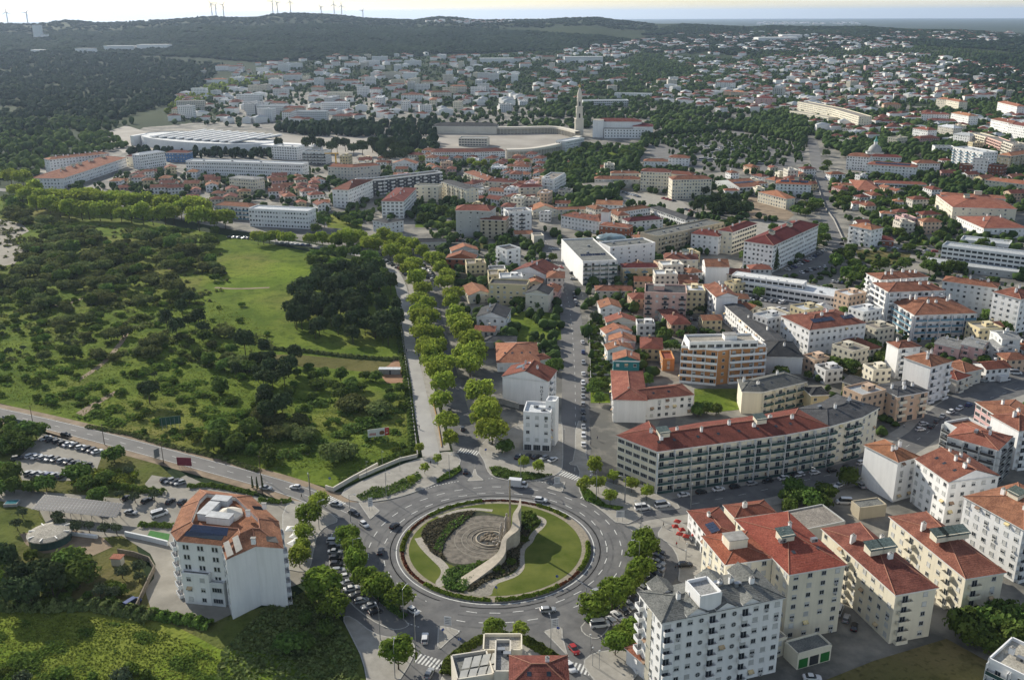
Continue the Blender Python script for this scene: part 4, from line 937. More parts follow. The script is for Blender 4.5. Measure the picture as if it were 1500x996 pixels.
nB(AP, 'low terrace block with green roof garden in the bottom right corner', 'Q8', [(765, 900), (990, 1010)], 12, 14, roof='flat', rm='gravel', wall='white', st='Bnnn', rail='glass', ex='c2 v1')
nB('restaurant', 'small red-roofed restaurant with roof solar panels beside the roundabout pavement', 'Q7', [(102, 105), (225, 262)], (230, 52), 8, rm='brown', wall='white', st='wnnn', ex='s1 c1', shop=True, slope=.22)
nB(HO, 'low house with rusty red tiled roof behind the restaurant', 'Q7', [(350, 138), (560, 110)], (335, 70), 6, rm='brown', wall='cream', st='wnnn', ex='c1')
nB('garage', 'long low building with flat grey concrete roof behind the cream block', 'Q7', [(715, 205), (932, 160)], (595, 112), 5.5, roof='flat', rm='gravel', wall='grey', st='nnnn', cat='garage', par=.4)
nB('shed', 'low grey shed beside the white delivery van', 'P8', [(470, 835), (638, 812)], (415, 790), 4, roof='flat', rm='slate', wall='tan', st='nnnn', cat='shed', par=.3)
# bottom centre
g = nB('building', 'grey and red roofed building at the bottom edge below the roundabout', 'Q5', [(600, 530), (700, 530)], (550, 335), 11, roof='flat', rm='grey', wall='beige', st='nnnn', ex='v2')
building('wing', None, None, [at(*cv('Q5', p), 12).xy for p in [(700, 600), (1050, 600)]], 10, 12, rm='red', wall='white', st='nnnn', parent=g, ex='c1 k2')
building('wing', None, None, [at(*cv('Q5', p), 9).xy for p in [(375, 580), (600, 545)]], 9, 9, roof='flat', rm='slate', wall='beige', st='nnnn', parent=g)
for i in range(4):
 for j in range(2):
  f = lambda u, v: at(*cv('Q5', (372+u*228+v*45, 580-u*40-v*155)), 9.4+v*.8)-g.location
  q = MB(); q.face([f(i/4+.02, j/2+.03), f(i/4+.23, j/2+.03), f(i/4+.23, j/2+.46), f(i/4+.02, j/2+.46)]); q.build('glass_panel', mat('frosted_panel', (.46, .45, .41), .4, .1), g)
building('wing', None, None, [at(*cv('Q5', p), 8.5).xy for p in [(530, 400), (770, 400)]], 6.5, 8.5, roof='flat', rm='gravel', wall='cream', st='nnnn', parent=g)
# long crescent
CRH = solve_h(962.7, 661.6, 721.7)
g = nB(AP, 'long cream crescent apartment block with red tiled roof and green glass balconies along the street', 'Z', [(905, 638.5), (962.7, 661.6), (1060, 648.5), (1150, 636.5), (1213, 624.7)], 17, CRH,
       roof='hip', rm='brown', wall='cream', st='gBBBnww', rail='glass', slab='lgrey', ex='c8 k9 g2', slope=.3)
Fc = [at(x, y, CRH).xy for x, y in [(1213, 624.7), (1262, 611), (1287, 597)]]
building('wing', None, None, Fc, 16.9, CRH-.05, roof='hip', rm='dark', wall='cream', st='mmwww', rail='glass', slab='lgrey', ex='c2 k4 v2', slope=.22, parent=g)
# white/ochre L building
g = nB(HO, 'white three-storey building with ochre corner trims, pediments and red roof north of the crescent', 'P6', [(170, 374), (340, 376), (675, 341)], 12, 465, yi=2, rm='red', wall='white', st='wwwww', ex='s1 k5 c1')
building('wing', None, None, [at(*cv('P6', p), 9.5).xy for p in [(155, 190), (168, 372)]], 13, 9.5, rm='orange', wall='white', st='wnnn', parent=g)
g = nB(AP, 'cream block with a rounded corner tower and dark dormered roof behind the crescent', 'P6', [(985, 318), (1110, 322), (1390, 255)], 13, 460, yi=1, rm='slate', wall='cream', st='nBwwn', rail='glass', slab='cream', ex='c3 k6')
g = nB(AP, 'orange apartment block with white curved balcony bands and brown top terrace', 'P5', [(597, 775), (832, 795), (905, 785), (1135, 768)], 15, 990, roof='flat', rm='gravel', wall='orange', st='BwBwww', slab='white', rail='solid', ex='c2')
building('penthouse', None, None, [at(*cv('P5', p), HB[g.name]+2.9).xy for p in [(650, 752), (1085, 742)]], 10, HB[g.name]+2.9, roof='flat', rm='gravel', wall='white', st='gnnn', h0=HB[g.name], parent=g, ex='p1')
nB('shop', 'small orange shop with flat red roof left of the orange apartment block', 'P5', [(480, 858), (555, 858)], (455, 805), 5, roof='flat', rm='bright', wall='orange', st='wnnw', cat='shop')
nB(AP, 'pale pink five-storey block with rows of small dark balconies and flat grey roof', 'P5', [(365, 432), (632, 442)], (375, 378), 598, roof='flat', rm='dark', wall='pink', st='bwww', rail='bars', ex='p1')
nB(AP, 'white gabled block with balconied side wall and red roof behind the pink block', 'P5', [(742, 388), (820, 458)], (975, 468), 600, yi=1, roof='gable', rm='red', wall='white', st='bnnn', ex='c4')
nB('warehouse', 'long white hall with flat dark grey roof running down behind the orange block', 'P5', [(872, 508), (1150, 748)], (950, 480), 9, roof='gable', rm='dark', wall='white', st='wwww', slope=.15, ex='c2')
nB('warehouse', 'dark-roofed warehouse right of the orange apartment block', 'P5', [(1130, 835), (1370, 838)], (1140, 740), 8, roof='hip', rm='dark', wall='lgrey', st='nnnn', ex='c1')
nB(HO, 'yellow two-storey house with blue balconies and maroon roof behind the modern white block', 'P5', [(228, 272), (448, 268)], 9, 362, rm='maroon', wall='yellow', st='bwww', rail='blue')
nB(AP, 'cream apartment block with red roof and many chimneys near the long white market hall', 'P5', [(492, 215), (705, 220)], 14, 302, rm='red', wall='cream', st='bwww', ex='c5 g1')
nB(HO, 'cream block with a plain red hip roof behind the pink block', 'P5', [(455, 345), (708, 350)], 10, 405, rm='red', wall='cream', st='wwww', ex='c1')
nB(AP, 'white block with small red corner roof and blank pink end wall', 'P5', [(752, 266), (902, 268)], 16, 370, roof='gable', rm='red', wall='white', st='nwww', ex='c1')
nB('market_hall', 'long white market hall with ribbed pale roof and maroon fascia', 'Z', [(1073, 411), (1236, 438)], 16, 6.5, roof='flat', rm='pale', wall='white', st='gwwg', ex='v4', cat='market hall', par=.4)
nB('market_hall', 'white upper roof of the market hall with skylights', 'Z', [(1072, 403), (1176, 417)], 9, 9.5, roof='flat', rm='white', wall='white', st='gwww', ex='k5', cat='market hall', par=.3)
nB(SCH, 'large white school building with maroon roof and square windows beside the parked cars', 'Z', [(1133, 360), (1199, 330)], (1092, 353), 400, rm='maroon', wall='white', st='dwwd', ex='c3 g2')
nB(SCH, 'white maroon-roofed block left of the large white school', 'A', [(985, 535), (1135, 552)], 14, 650, rm='maroon', wall='white', st='wwww', ex='c3', yi=1)
nB(SCH, 'white maroon-roofed block with horizontal window bands facing the large white school', 'A', [(1212, 528), (1345, 480)], (1165, 505), 650, rm='maroon', wall='cream', st='gwww', ex='c2')
# east avenue row
for lb, F, K, yb, rf, wl, ex, rd in (
 ('red-roofed villa nearest the modern white block on the east avenue', [(55, 418), (290, 420)], 10, 468, 'red', 'cream', 'c1', 'x'),
 ('red-roofed house with a round gable window on the east avenue', [(85, 528), (217, 526)], 13, 585, 'red', 'white', 'k1', 'y'),
 ('gabled house with beige end wall, third from the north on the east avenue', [(125, 620), (322, 618)], 9, 668, 'orange', 'beige', 'c1', 'y'),
 ('narrow terraced house with one skylight and a red roof above the teal house', [(120, 690), (285, 675)], 8, 7, 'orange', 'white', 'k1', 'y'),
 ('narrow terraced house with pink walls and a red roof above the teal house', [(140, 735), (305, 740)], 8, 6.5, 'orange', 'rose', 'c1', 'y'),
 ('narrow terraced house with white chimney next above the teal house', [(130, 795), (292, 790)], 8, 6.5, 'red', 'white', 'c2', 'y'),
 ('house with a teal green gable wall on the east avenue', [(168, 858), (332, 862)], 9, 7.5, 'orange', 'teal', 'c1', 'y')):
 nB(HO, lb, 'P5', F, K, yb, roof='gable' if rd == 'y' else 'hip', rm=rf, wall=wl, ex=ex, st='wwww', ridge=rd, group='houses along the east avenue')
# centre, between the avenues
g = nB('hotel_building', 'white hotel with HOTEL lettering on its blank gable wall and a red roof', 'P4', [(416, 224), (706, 256)], (747, 185), 385, roof='gable', rm='brown', wall='white', st='nbnn', ridge='y', ex='c3 s1 d1')
hG = HB[g.name]
A_ = at(*cv('P4', (416, 224)), hG).xy; B_ = at(*cv('P4', (706, 256)), hG).xy; t_ = (B_-A_).normalized(); n_ = Vector((t_.y, -t_.x))
for i, ch in enumerate('HOTEL'):
 cu = bpy.data.curves.new('lettering', 'FONT'); cu.body = ch; cu.size = 1.7; cu.extrude = .05; cu.align_x = 'CENTER'; cu.materials.append(DARKM)
 tmp = text_obj('letter', cu)
 p = A_.lerp(B_, .86)+n_*.06; tmp.location = (p.x-g.location.x, p.y-g.location.y, hG-3.4-i*1.75); tmp.rotation_euler = (math.pi/2, 0, math.atan2(t_.y, t_.x)); tmp.parent = g
g = nB(AP, 'small white four-storey block with flat grey roof between the two avenues', 'P4', [(548, 458), (722, 467)], (520, 388), 690, roof='flat', rm='pale', wall='white', st='wwww', ex='v2', shop=True)
hg_ = HB[g.name]
building('stair_tower', None, None, [at(*cv('P4', p), hg_+2.5).xy for p in [(690, 388), (752, 395)]], 5, hg_+2.5, roof='flat', rm='white', wall='white', st='snnn', h0=.1, parent=g)
nB(HO, 'wide low house with a large red hip roof below the meadow plot', 'P4', [(383, 138), (650, 134)], (420, 12), 4.2, rm='orange', wall='lgrey', st='wwww', ex='k4')
nB(HO, 'low red-roofed wing reaching to the east avenue', 'P4', [(600, 132), (722, 108)], 7, 3.6, rm='brown', wall='lgrey', st='nnnn')
nB(HO, 'white gabled house with dark grey roof above the large red hip roof', 'P3', [(252, 582), (438, 590)], (214, 520), 660, roof='gable', rm='dark', wall='white', st='wwww', ridge='y', ex='c2')
nB('shed', 'dark grey roofed shed just below the grey-roofed white house', 'P3', [(305, 738), (500, 740)], 8, 3.6, rm='dark', wall='grey', st='nnnn', cat='shed')
nB(AP, 'long yellow three-storey building with flat roof behind the meadow plot', 'P3', [(328, 378), (572, 388)], 11, 500, roof='flat', rm='dark', wall='yellow', st='wwww')
nB(HO, 'cream gabled house with red roof beside the right row of plane trees', 'P3', [(205, 448), (345, 435)], (176, 392), 498, roof='gable', rm='red', wall='cream', st='swww', ridge='y')
nB(HO, 'beige gabled house with dark roof and a tree before it', 'P3', [(562, 432), (707, 442)], 13, 540, roof='gable', rm='dark', wall='beige', st='snnn', ridge='y')
nB(HO, 'white gabled house with long red roof by the east avenue car row', 'P3', [(478, 292), (692, 318)], 20, 378, roof='gable', rm='red', wall='white', st='snns', ridge='y', ex='c2 k3')
nB(AP, 'white block with white balconies and dark roof left of the long red roof', 'P3', [(442, 165), (530, 150)], 12, 275, roof='flat', rm='dark', wall='white', st='bwwb')
nB(HO, 'small flat-roofed white house with dark windows', 'P3', [(332, 285), (435, 282)], 8, 335, roof='flat', rm='slate', wall='white', st='wwww')
nB(HO, 'unfinished red brick house with black window openings', 'P3', [(58, 212), (240, 216)], 10, 275, roof='gable', rm='brown', wall='brick', st='uuuu', ridge='y')
nB(HO, 'grey gabled house with red roof behind the unfinished brick house', 'P3', [(95, 168), (262, 160)], 10, 215, roof='gable', rm='orange', wall='grey', st='nnnn', ridge='y')
nB(HO, 'long low house with charcoal roof beside the palm trees', 'C', [(770, 585), (950, 580)], 9, 4, rm='dark', wall='beige', st='wwww')
g = nB('building', 'modern white building with a sharp wedge-shaped front and glazed balconies', 'P3', [(925, 238), (1143, 228)], (845, 60), 378, roof='flat', rm='slate', wall='white', st='Bnnn', rail='glass', ex='s3 v2')
hM = HB[g.name]
building('wing', None, None, [at(*cv('P3', p), hM).xy for p in [(1100, 148), (1386, 118)]], 16, hM, roof='flat', rm='slate', wall='white', st='snnn', parent=g, ex='v3')
p = at(*cv('A', (545, 555)), hM+.6); q = MB(); q.lathe((0, 0, 0), [(10, -1), (10, 0), (8.8, 1.0), (5.5, 1.9), (.1, 2.3)], 26, 0)
o = q.build('glass_dome', [mat('dome_glass', (.14, .20, .22), .4, .6, .15, spec=.4)], g, (p.x-g.location.x, p.y-g.location.y, p.z), True); o.scale = (1, .75, 1)
# --- far right, P7/P8
nB(AP, 'white red-roofed building with two rows of solar panels beside the white tent', 'P7', [(155, 445), (508, 400)], (40, 350), 612, rm='red', wall='white', st='wsnw', ex='c4 s3', slope=.28)
nB('tent', 'white peaked event tent beside the market hall', 'P7', [(150, 310), (290, 330)], 8, 3.2, roof='gable', rm='white', wall='white', st='nnnn', ridge='y', cat='tent', trim=False)
nB(AP, 'large white balconied block with red hip roof, front of the stepped pair', 'P7', [(815, 352), (1200, 338)], (640, 242), 502, rm='red', wall='white', st='BwnB', rail='blue', ex='c7 d1', slope=.3)
nB(AP, 'white balconied block with red hip roof, rear of the stepped pair', 'P7', [(650, 207), (1000, 195)], (545, 150), 18, rm='red', wall='white', st='BwnB', rail='solid', ex='c5', slope=.3)
nB(AP, 'narrow red-roofed block farthest back of the stepped white group', 'P7', [(600, 130), (900, 110)], (545, 88), 18, rm='red', wall='white', st='wwnb', ex='c6', slope=.3)
nB(AP, 'pale grey block with brown stair windows and red roof behind the stepped white pair', 'P7', [(990, 137), (1330, 182)], (908, 97), 325, rm='red', wall='lgrey', st='wwnn', ex='c3 v2')
nB(AP, 'white block with sunlit gable and red roof at the right edge behind the terraces', 'P7', [(1480, 252), (1600, 225)], (1335, 200), 465, rm='red', wall='white', st='wwnw', ex='c3')
nB(AP, 'tall white block with blank sunlit wall and arched grey dormer', 'P7', [(712, 560), (850, 548)], (655, 520), 745, rm='red', wall='white', st='bwnn', ex='c2')
nB(AP, 'tall white block with blank sunlit wall nearer than its arched twin', 'P7', [(915, 676), (1048, 640)], (797, 606), 905, rm='red', wall='white', st='bbnn', ex='c3 d1')
for i, (F, yb, wl) in enumerate((([(940, 525), (1095, 560)], 640, 'rose'), ([(1105, 530), (1240, 558)], 660, 'rose'), ([(1250, 520), (1345, 560)], 665, 'lgrey'), ([(1365, 500), (1480, 500)], 655, 'lgrey'))):
 nB(AP, ['pinkish terraced block with grey roof beside the arched white block', 'pinkish terraced block in the middle of the sloping row', 'pale grey terraced block with brown stair strip', 'pale grey terraced block with curved balconies at the east end of the row'][i], 'P7', F, 12, yb, yi=1 if i < 3 else 0, roof='gable', rm='grey', wall=wl, st='bwnw', ex='c2', slope=.2, group='sloping row of terraced blocks')
nB(HO, 'narrow house with dark red roof and balconies, lower of the pair by the junction', 'P7', [(1080, 760), (1165, 730)], (1040, 690), 840, rm='maroon', wall='beige', st='bbnn', slope=.3)
nB(HO, 'taller house with red-brown roof, upper of the pair by the junction', 'P7', [(1130, 712), (1237, 688)], (1065, 640), 800, rm='red', wall='beige', st='bbnn', slope=.3)
nB(AP, 'peach four-storey block with black roof and rounded balconies at the crossroads', 'P8', [(705, 132), (898, 98)], (590, 62), 300, rm='dark', wall='peach', st='bbnw', slab='cream', ex='c4', slope=.15, shop=True)
nB(HO, 'small yellow house with dark grey gabled roof', 'P7', [(500, 815), (587, 782)], (422, 745), 880, roof='gable', rm='dark', wall='yellow', st='wwww', ridge='y')
g = nB(AP, 'white block with tall blank sunlit end wall and red roof at the crescent street corner', 'P8', [(710, 545), (835, 510)], (530, 432), 795, rm='brown', wall='white', st='wwnn', ex='c3', slope=.3)
nB(AP, 'white block with large red-brown roof and brick-edged gable beside the blank-walled one', 'P8', [(1030, 672), (1343, 632)], (800, 530), 945, roof='gable', rm='red', wall='white', st='wwnw', ex='c5 k3', ridge='y')
nB(AP, 'pale green terraced block with orange striped roof and dotted dark railings', 'P8', [(1335, 470), (1422, 385)], (1070, 345), 695, rm='orange', wall='lgrey', st='BBnB', slab='lgrey', rail='bars', ex='c1 v2', slope=.25)
nB(AP, 'low terrace block with flat salmon roof left of the orange striped roof', 'P8', [(1000, 302), (1180, 395)], 11, 11, roof='flat', rm='orange', wall='lgrey', st='Bnnn', slab='lgrey', rail='bars')
nB(AP, 'pink apartment building with long window strips at the right edge', 'P8', [(1200, 170), (1470, 345)], 16, 14, rm='red', wall='rose', st='gnnn', ex='c3', slope=.15)
nB(AP, 'white block at the right edge behind the orange striped roof', 'P8', [(1470, 350), (1640, 330)], 14, 15, rm='red', wall='white', st='bnnn', ex='c2')
nB('shed', 'yellow outbuilding with dark roof beside the cream rounded corner block', 'P8', [(165, 125), (275, 120)], 8, 7, rm='dark', wall='yellow', st='wnnn', cat='outbuilding')
# --- crop A
nB(AP, 'cream angular building with rows of arched windows, left wing of the palatial seminary', 'A', [(707, 194), (868, 200)], 13, 300, rm='red', wall='cream', st='dwwd', cat='building')
nB(AP, 'cream seminary wing with red hip roof facing the car park, nearest the dark grove', 'A', [(882, 240), (1098, 236)], 14, 346, rm='red', wall='cream', st='dwww')
nB(AP, 'set-back middle wing of the cream seminary with red roof', 'A', [(850, 205), (990, 215)], 12, 14, rm='red', wall='cream', st='dnnn')
nB(HO, 'red-roofed house behind the seminary, left one of two', 'A', [(725, 138), (858, 140)], 12, 7, rm='red', wall='white', st='wwww')
nB(HO, 'red-roofed house with white walls behind the seminary, right one of two', 'A', [(860, 118), (972, 122)], 14, 8, rm='red', wall='white', st='wwww')
nB(HO, 'long brown-roofed house left of the seminary', 'A', [(455, 236), (702, 238)], 12, 8, rm='brown', wall='grey', st='wwww', ex='k4')
nB(HO, 'red-roofed house behind the long brown roof', 'A', [(545, 205), (700, 205)], 10, 10, rm='red', wall='cream', st='wwww', ex='c2')
nB('hall', 'low hall with flat pale roof and dark window bays left of the seminary car park', 'A', [(403, 276), (572, 268)], 16, 6, roof='gable', rm='gravel', wall='beige', st='wwww', cat='hall', slope=.15)
nB(AP, 'rounded grey balconied block at the edge of the pine grove', 'A', [(170, 235), (230, 240), (290, 205)], 13, 340, roof='flat', rm='gravel', wall='white', st='BBwww', ex='v3')
nB(AP, 'small block with dark red hip roof before the rounded balconied block', 'A', [(38, 283), (170, 278)], 10, 355, rm='maroon', wall='cream', st='bwww', ex='c1')
nB(AP, 'white block with dark balcony rows and flat roof beside the avenue bend', 'A', [(-20, 420), (105, 412)], 13, 530, roof='flat', rm='grey', wall='white', st='bwww', rail='bars', ex='v2')
nB('convent', 'convent range with red roof and dormers behind the modern white building', 'A', [(270, 435), (480, 470)], 14, 9, rm='red', wall='white', st='wwww', ex='k6 c2', cat='convent')
nB('convent', 'red-walled convent house with orange roof above the glass dome', 'A', [(480, 490), (640, 505)], 10, 10, rm='orange', wall='brick', st='wwww', ex='c1', cat='convent')
nB('convent', 'convent courtyard wing with long dark roof, front range', 'A', [(640, 470), (830, 455)], 11, 8, rm='maroon', wall='white', st='wwww', cat='convent')
nB('convent', 'convent courtyard wing with white windowed wall, rear range', 'A', [(570, 420), (760, 392)], 10, 9, rm='brown', wall='white', st='dwww', cat='convent')
nB('convent', 'convent courtyard wing with grey roof running down to the right', 'A', [(755, 392), (955, 462)], 10, 8, rm='dark', wall='white', st='dwww', cat='convent')
nB('chapel_tower', 'small white tower with orange pyramid roof in the convent', 'A', [(490, 415), (530, 418)], 6, 17, rm='orange', wall='white', st='nnnn', cat='tower', slope=.8)
nB('building', 'low red-roofed building with a gable left of the convent', 'A', [(115, 408), (245, 402)], 16, 6, roof='gable', rm='orange', wall='cream', st='wwww', ridge='y')
nB('building', 'long low red roof left of the convent', 'A', [(235, 405), (425, 400)], 8, 5, rm='orange', wall='cream', st='wwww')
nB(HO, 'red-roofed house with two gables behind the convent', 'A', [(460, 375), (605, 380)], 14, 8, roof='gable', rm='orange', wall='white', st='wwww', ex='c1')
nB(AP, 'long tan stepped building with dark balconies behind the glass dome', 'A', [(800, 555), (1165, 478)], 16, 13, roof='flat', rm='slate', wall='tan', st='Bwnn', slab='tan', ex='v6')
nB('sports_hall', 'sports hall with rows of roof solar panels behind the dark grove', 'A', [(1250, 282), (1370, 273)], (1172, 240), 322, roof='gable', rm='red', wall='lgrey', st='gwww', cat='sports hall', ex='s4', slope=.2)
nB('building', 'low orange-roofed annex of the sports hall', 'A', [(1170, 300), (1248, 300)], 8, 4, rm='orange', wall='white', st='nnnn')
# --- crop B
nB('building', 'long white building with red hip roof beside the sandy yard', 'B', [(195, 345), (243, 340)], (105, 300), 402, rm='orange', wall='cream', st='wwww')
nB('building', 'broad white building with red hip roofs and a roof solar array at the far street', 'B', [(138, 260), (332, 268)], 17, 326, rm='bright', wall='white', st='wwww', ex='s3 c2 g1')
nB(HO, 'small red-roofed house left of the far street', 'B', [(0, 215), (60, 225)], 10, 6, rm='red', wall='white', st='wwww')
nB(HO, 'narrow red-roofed house between the sports hall and the far street', 'B', [(75, 235), (130, 245)], 14, 7, rm='orange', wall='cream', st='wwww')
nB('church', 'white seminary front of the domed church with a red roof', 'B', [(528, 108), (650, 116)], 16, 182, rm='red', wall='white', st='dwww', cat='church')
nB('church', 'right wing of the domed church with a maroon roof', 'B', [(655, 112), (828, 118)], 12, 10, rm='maroon', wall='white', st='dwww', cat='church')
g = nB('church', 'church body with a round grey dome and pointed teal spire', 'B', [(640, 90), (730, 92)], 12, 11, rm='grey', wall='lgrey', st='nnnn', cat='church')
q = MB(); q.lathe((0, 0, 11), [(7, 0), (7, 2), (6.2, 4.6), (4.2, 7), (2, 8.2), (1.6, 8.4)], 20, 0); q.build('dome', [mat('dome_lead', (.30, .31, .30), .6, .15)], g, None, True)
q = MB(); q.lathe((0, 0, 19), [(2.0, 0), (2.0, 3.4)], 10, 1); q.lathe((0, 0, 22.3), [(2.3, 0), (1.0, 2.6), (.05, 6.5)], 10, 0); q.build('spire', [mat('copper_green', (.10, .34, .30), .6, .2), W('white')], g)
nB(AP, 'long white wing with dark solar roof right below the domed church', 'B', [(640, 155), (910, 172)], 14, 218, rm='orange', wall='white', st='wwww', ex='s5')
nB(AP, 'white rear wing with red roof, right end of the domed church complex', 'B', [(912, 150), (1040, 150)], 14, 12, rm='red', wall='white', st='dwww')
nB(SCH, 'low school with red roofs and white columns beside the trees, front part', 'B', [(585, 298), (713, 302)], (560, 240), 328, rm='orange', wall='lgrey', st='gwww')
nB(SCH, 'low school with red roofs, long rear part', 'B', [(680, 256), (965, 268)], 10, 7, rm='orange', wall='lgrey', st='gwww')
for lb, F, K, h in (('small red-roofed house beside the two cypresses', [(450, 268), (560, 272)], 9, 5), ('red-roofed bungalow among the garden trees, nearest the far street', [(560, 372), (680, 376)], 10, 5),
     ('cottage with red hip roof in the middle of the garden trees', [(715, 425), (800, 428)], 8, 6), ('little red-roofed house north of the cottage', [(785, 360), (840, 362)], 9, 5),
     ('long low red roof behind the garden trees', [(865, 350), (1010, 362)], 8, 4), ('tiny white house with a red roof right of the cottage', [(900, 440), (940, 442)], 6, 4)):
 nB(HO, lb, 'B', F, K, h, rm='orange', wall='white', st='wwww', ex='c1', group='small houses among the garden trees')
nB('building', 'large cream building with stacked red roof ranges, upper right', 'B', [(1110, 390), (1460, 400)], (1035, 322), 472, rm='orange', wall='cream', st='sgww', ex='g1', slope=.22)
nB('building', 'rear range of the large cream building with a small roof tower', 'B', [(1045, 325), (1400, 345)], 14, 13, rm='orange', wall='cream', st='wwww', ex='p1', slope=.2)
g = nB('building', 'white building with red roofs and a wide terrace at the right edge', 'B', [(1280, 506), (1520, 504)], (1195, 440), 560, rm='orange', wall='white', st='wwww', ex='c3', slope=.2)
nB('building', 'low white terrace building below the white building at the right edge', 'B', [(1150, 570), (1420, 600)], 14, 4, roof='flat', rm='pale', wall='white', st='gwww')
nB('warehouse', 'long grey concrete hall with corrugated roof at the right edge', 'B', [(1050, 603), (1520, 662)], 13, 700, roof='flat', rm='pale', wall='lgrey', st='gnww')
nB('warehouse', 'low grey hall with sawtooth pale roof before the long concrete hall', 'B', [(960, 690), (1470, 748)], 14, 4, roof='flat', rm='pale', wall='grey', st='wwww', par=.3)
nB(HO, 'white three-storey house with orange gables at the street corner', 'B', [(540, 490), (662, 515)], 13, 585, rm='orange', wall='white', st='bwww', ex='c1')
nB(HO, 'low house with dark maroon roof right of the white three-storey corner house', 'B', [(680, 570), (785, 575)], 12, 3.6, rm='maroon', wall='brick', st='wwww')
nB(AP, 'white block flanked by dark brown brick wings', 'B', [(1218, 130), (1305, 135)], 12, 232, roof='flat', rm='dark', wall='white', st='wwww')
nB(AP, 'left dark brown brick wing', 'B', [(1145, 160), (1218, 165)], 12, 228, roof='flat', rm='slate', wall='brown', st='wwww')
nB(AP, 'right dark brown brick wing', 'B', [(1306, 160), (1385, 168)], 12, 10, roof='flat', rm='slate', wall='brown', st='wwww')
nB(AP, 'pale teal and white block with roof plant', 'B', [(1110, 62), (1275, 92)], 18, 172, roof='flat', rm='pale', wall='white', st='bwww', rail='blue', ex='v5')
nB(AP, 'grey glazed block left of the pale teal one', 'B', [(1012, 60), (1118, 62)], 14, 110, roof='flat', rm='grey', wall='lgrey', st='gwww', ex='v3')
nB(AP, 'long cream terraced block with red roof line at the right edge', 'B', [(1285, 240), (1520, 268)], 13, 290, rm='orange', wall='cream', st='wwww', ex='c3')
nB(AP, 'balconied pink and cream block in the upper right row, nearest', 'B', [(1385, 30), (1440, 50), (1530, 45)], 15, 140, roof='flat', rm='gravel', wall='beige', st='BBwww', ex='v3')
nB(AP, 'balconied pink block in the upper right row, middle', 'B', [(1290, 5), (1380, 38)], 14, 15, roof='flat', rm='gravel', wall='pink', st='Bwww', ex='v3')
nB(AP, 'balconied cream block in the upper right row, farthest', 'B', [(1195, -18), (1290, 8)], 14, 15, roof='flat', rm='gravel', wall='cream', st='Bwww', ex='v3')
nB(AP, 'tan block with red balconies at the right edge of the row', 'B', [(1430, 110), (1560, 90)], 14, 190, rm='orange', wall='tan', st='bwww', ex='c2')
# --- crop C
nB('hotel_building', 'long white hotel with small square windows and flat grey-blue roof', 'Z', [(272, 237), (330, 238), (443, 242)], 14, 262, yi=2, roof='flat', rm='pale', wall='white', st='ddwww', ex='v3')
nB('hotel_building', 'white hotel with red hip roof and dark ground floor beside the railed hotel', 'C', [(325, 292), (412, 296)], (350, 232), 390, rm='red', wall='white', st='wwww', ex='c1')
nB('hotel_building', 'charcoal hotel with rows of white balcony fronts and flat dark roof', 'C', [(465, 248), (600, 240), (930, 200)], 13, 325, roof='flat', rm='dark', wall='dark', st='bbwww', rail='solid', slab='white', ex='v4')
nB('hotel_building', 'white hotel with tall dark vertical window strips and brown roof', 'C', [(715, 358), (787, 285)], (612, 342), 452, rm='maroon', wall='white', st='dwnr', ex='c6', slope=.2)
nB('building', 'pale blue building with flat charcoal hip roof beside the striped hotel', 'C', [(548, 462), (625, 478), (716, 462)], 11, 522, rm='dark', wall='lgrey', st='wwwww', slope=.15, ex='v1')
nB(AP, 'cream block with green terrace band behind the striped hotel', 'C', [(775, 275), (905, 280)], 12, 355, roof='flat', rm='slate', wall='cream', st='bwww')
nB(AP, 'cream balconied block with dark grey roof right of the green terrace', 'C', [(925, 250), (1060, 292)], 12, 380, roof='gable', rm='dark', wall='cream', st='bwww', yi=1, slope=.2)
nB(AP, 'grey block with red corner roof beside a tall tree', 'C', [(1003, 408), (1110, 408), (1190, 412)], 16, 552, rm='orange', wall='grey', st='swwnn', ex='c1')
nB(AP, 'unfinished beige block with dark window openings', 'C', [(1138, 458), (1278, 462)], 14, 562, rm='brown', wall='tan', st='uuuu', slope=.15)
nB(AP, 'white block with red roof and dark balconies right of the unfinished block', 'C', [(1275, 418), (1420, 418)], 14, 525, roof='flat', rm='slate', wall='white', st='bwww', rail='bars', ex='v2 c2')
nB(AP, 'long cream balconied block with red hip roofs, left one of two', 'C', [(1050, 198), (1180, 245)], 13, 290, yi=1, rm='red', wall='cream', st='bwww', ex='c4')
nB(AP, 'long cream balconied block with red hip roofs, right one of two', 'C', [(1180, 248), (1320, 255)], 13, 305, rm='red', wall='cream', st='bwww', ex='c3')
nB('seminary', 'long white institution with red roof and many small windows before the colonnade', 'C', [(865, 88), (1100, 88), (1275, 82)], 16, 135, yi=2, rm='red', wall='white', st='ddwww', cat='institution')
nB('hotel_building', 'grey-white hotel with flat metal roof beside the left avenue', 'Z', [(364, 307), (451, 311)], 14, 336, yi=1, roof='flat', rm='pale', wall='white', st='dwww')
nB('building', 'long beige building with orange roofs beside the yellow crane', 'C', [(300, 168), (440, 172), (590, 160)], 12, 235, rm='orange', wall='beige', st='wwwww', ex='c3')
nB(HO, 'white house with gabled red roof behind the charcoal hotel', 'C', [(655, 150), (785, 152)], 12, 8, roof='gable', rm='orange', wall='white', st='wwww', ridge='y')
nB(AP, 'white and brown office block with a flat roof above the long white hotel', 'C', [(160, 85), (290, 88)], 16, 150, roof='flat', rm='slate', wall='lgrey', st='Bwww', rail='bars', ex='v4')
nB(AP, 'white block with tall meander-pattern windows left of the office block', 'C', [(-10, 55), (130, 62)], 16, 14, roof='flat', rm='white', wall='white', st='rwww', ex='v2')
nB(HO, 'beige house with half-collapsed red roof on the avenue side of the long red roof', 'P3', [(495, 62), (610, 58)], 10, 100, roof='gable', rm='orange', wall='beige', st='nnnn')
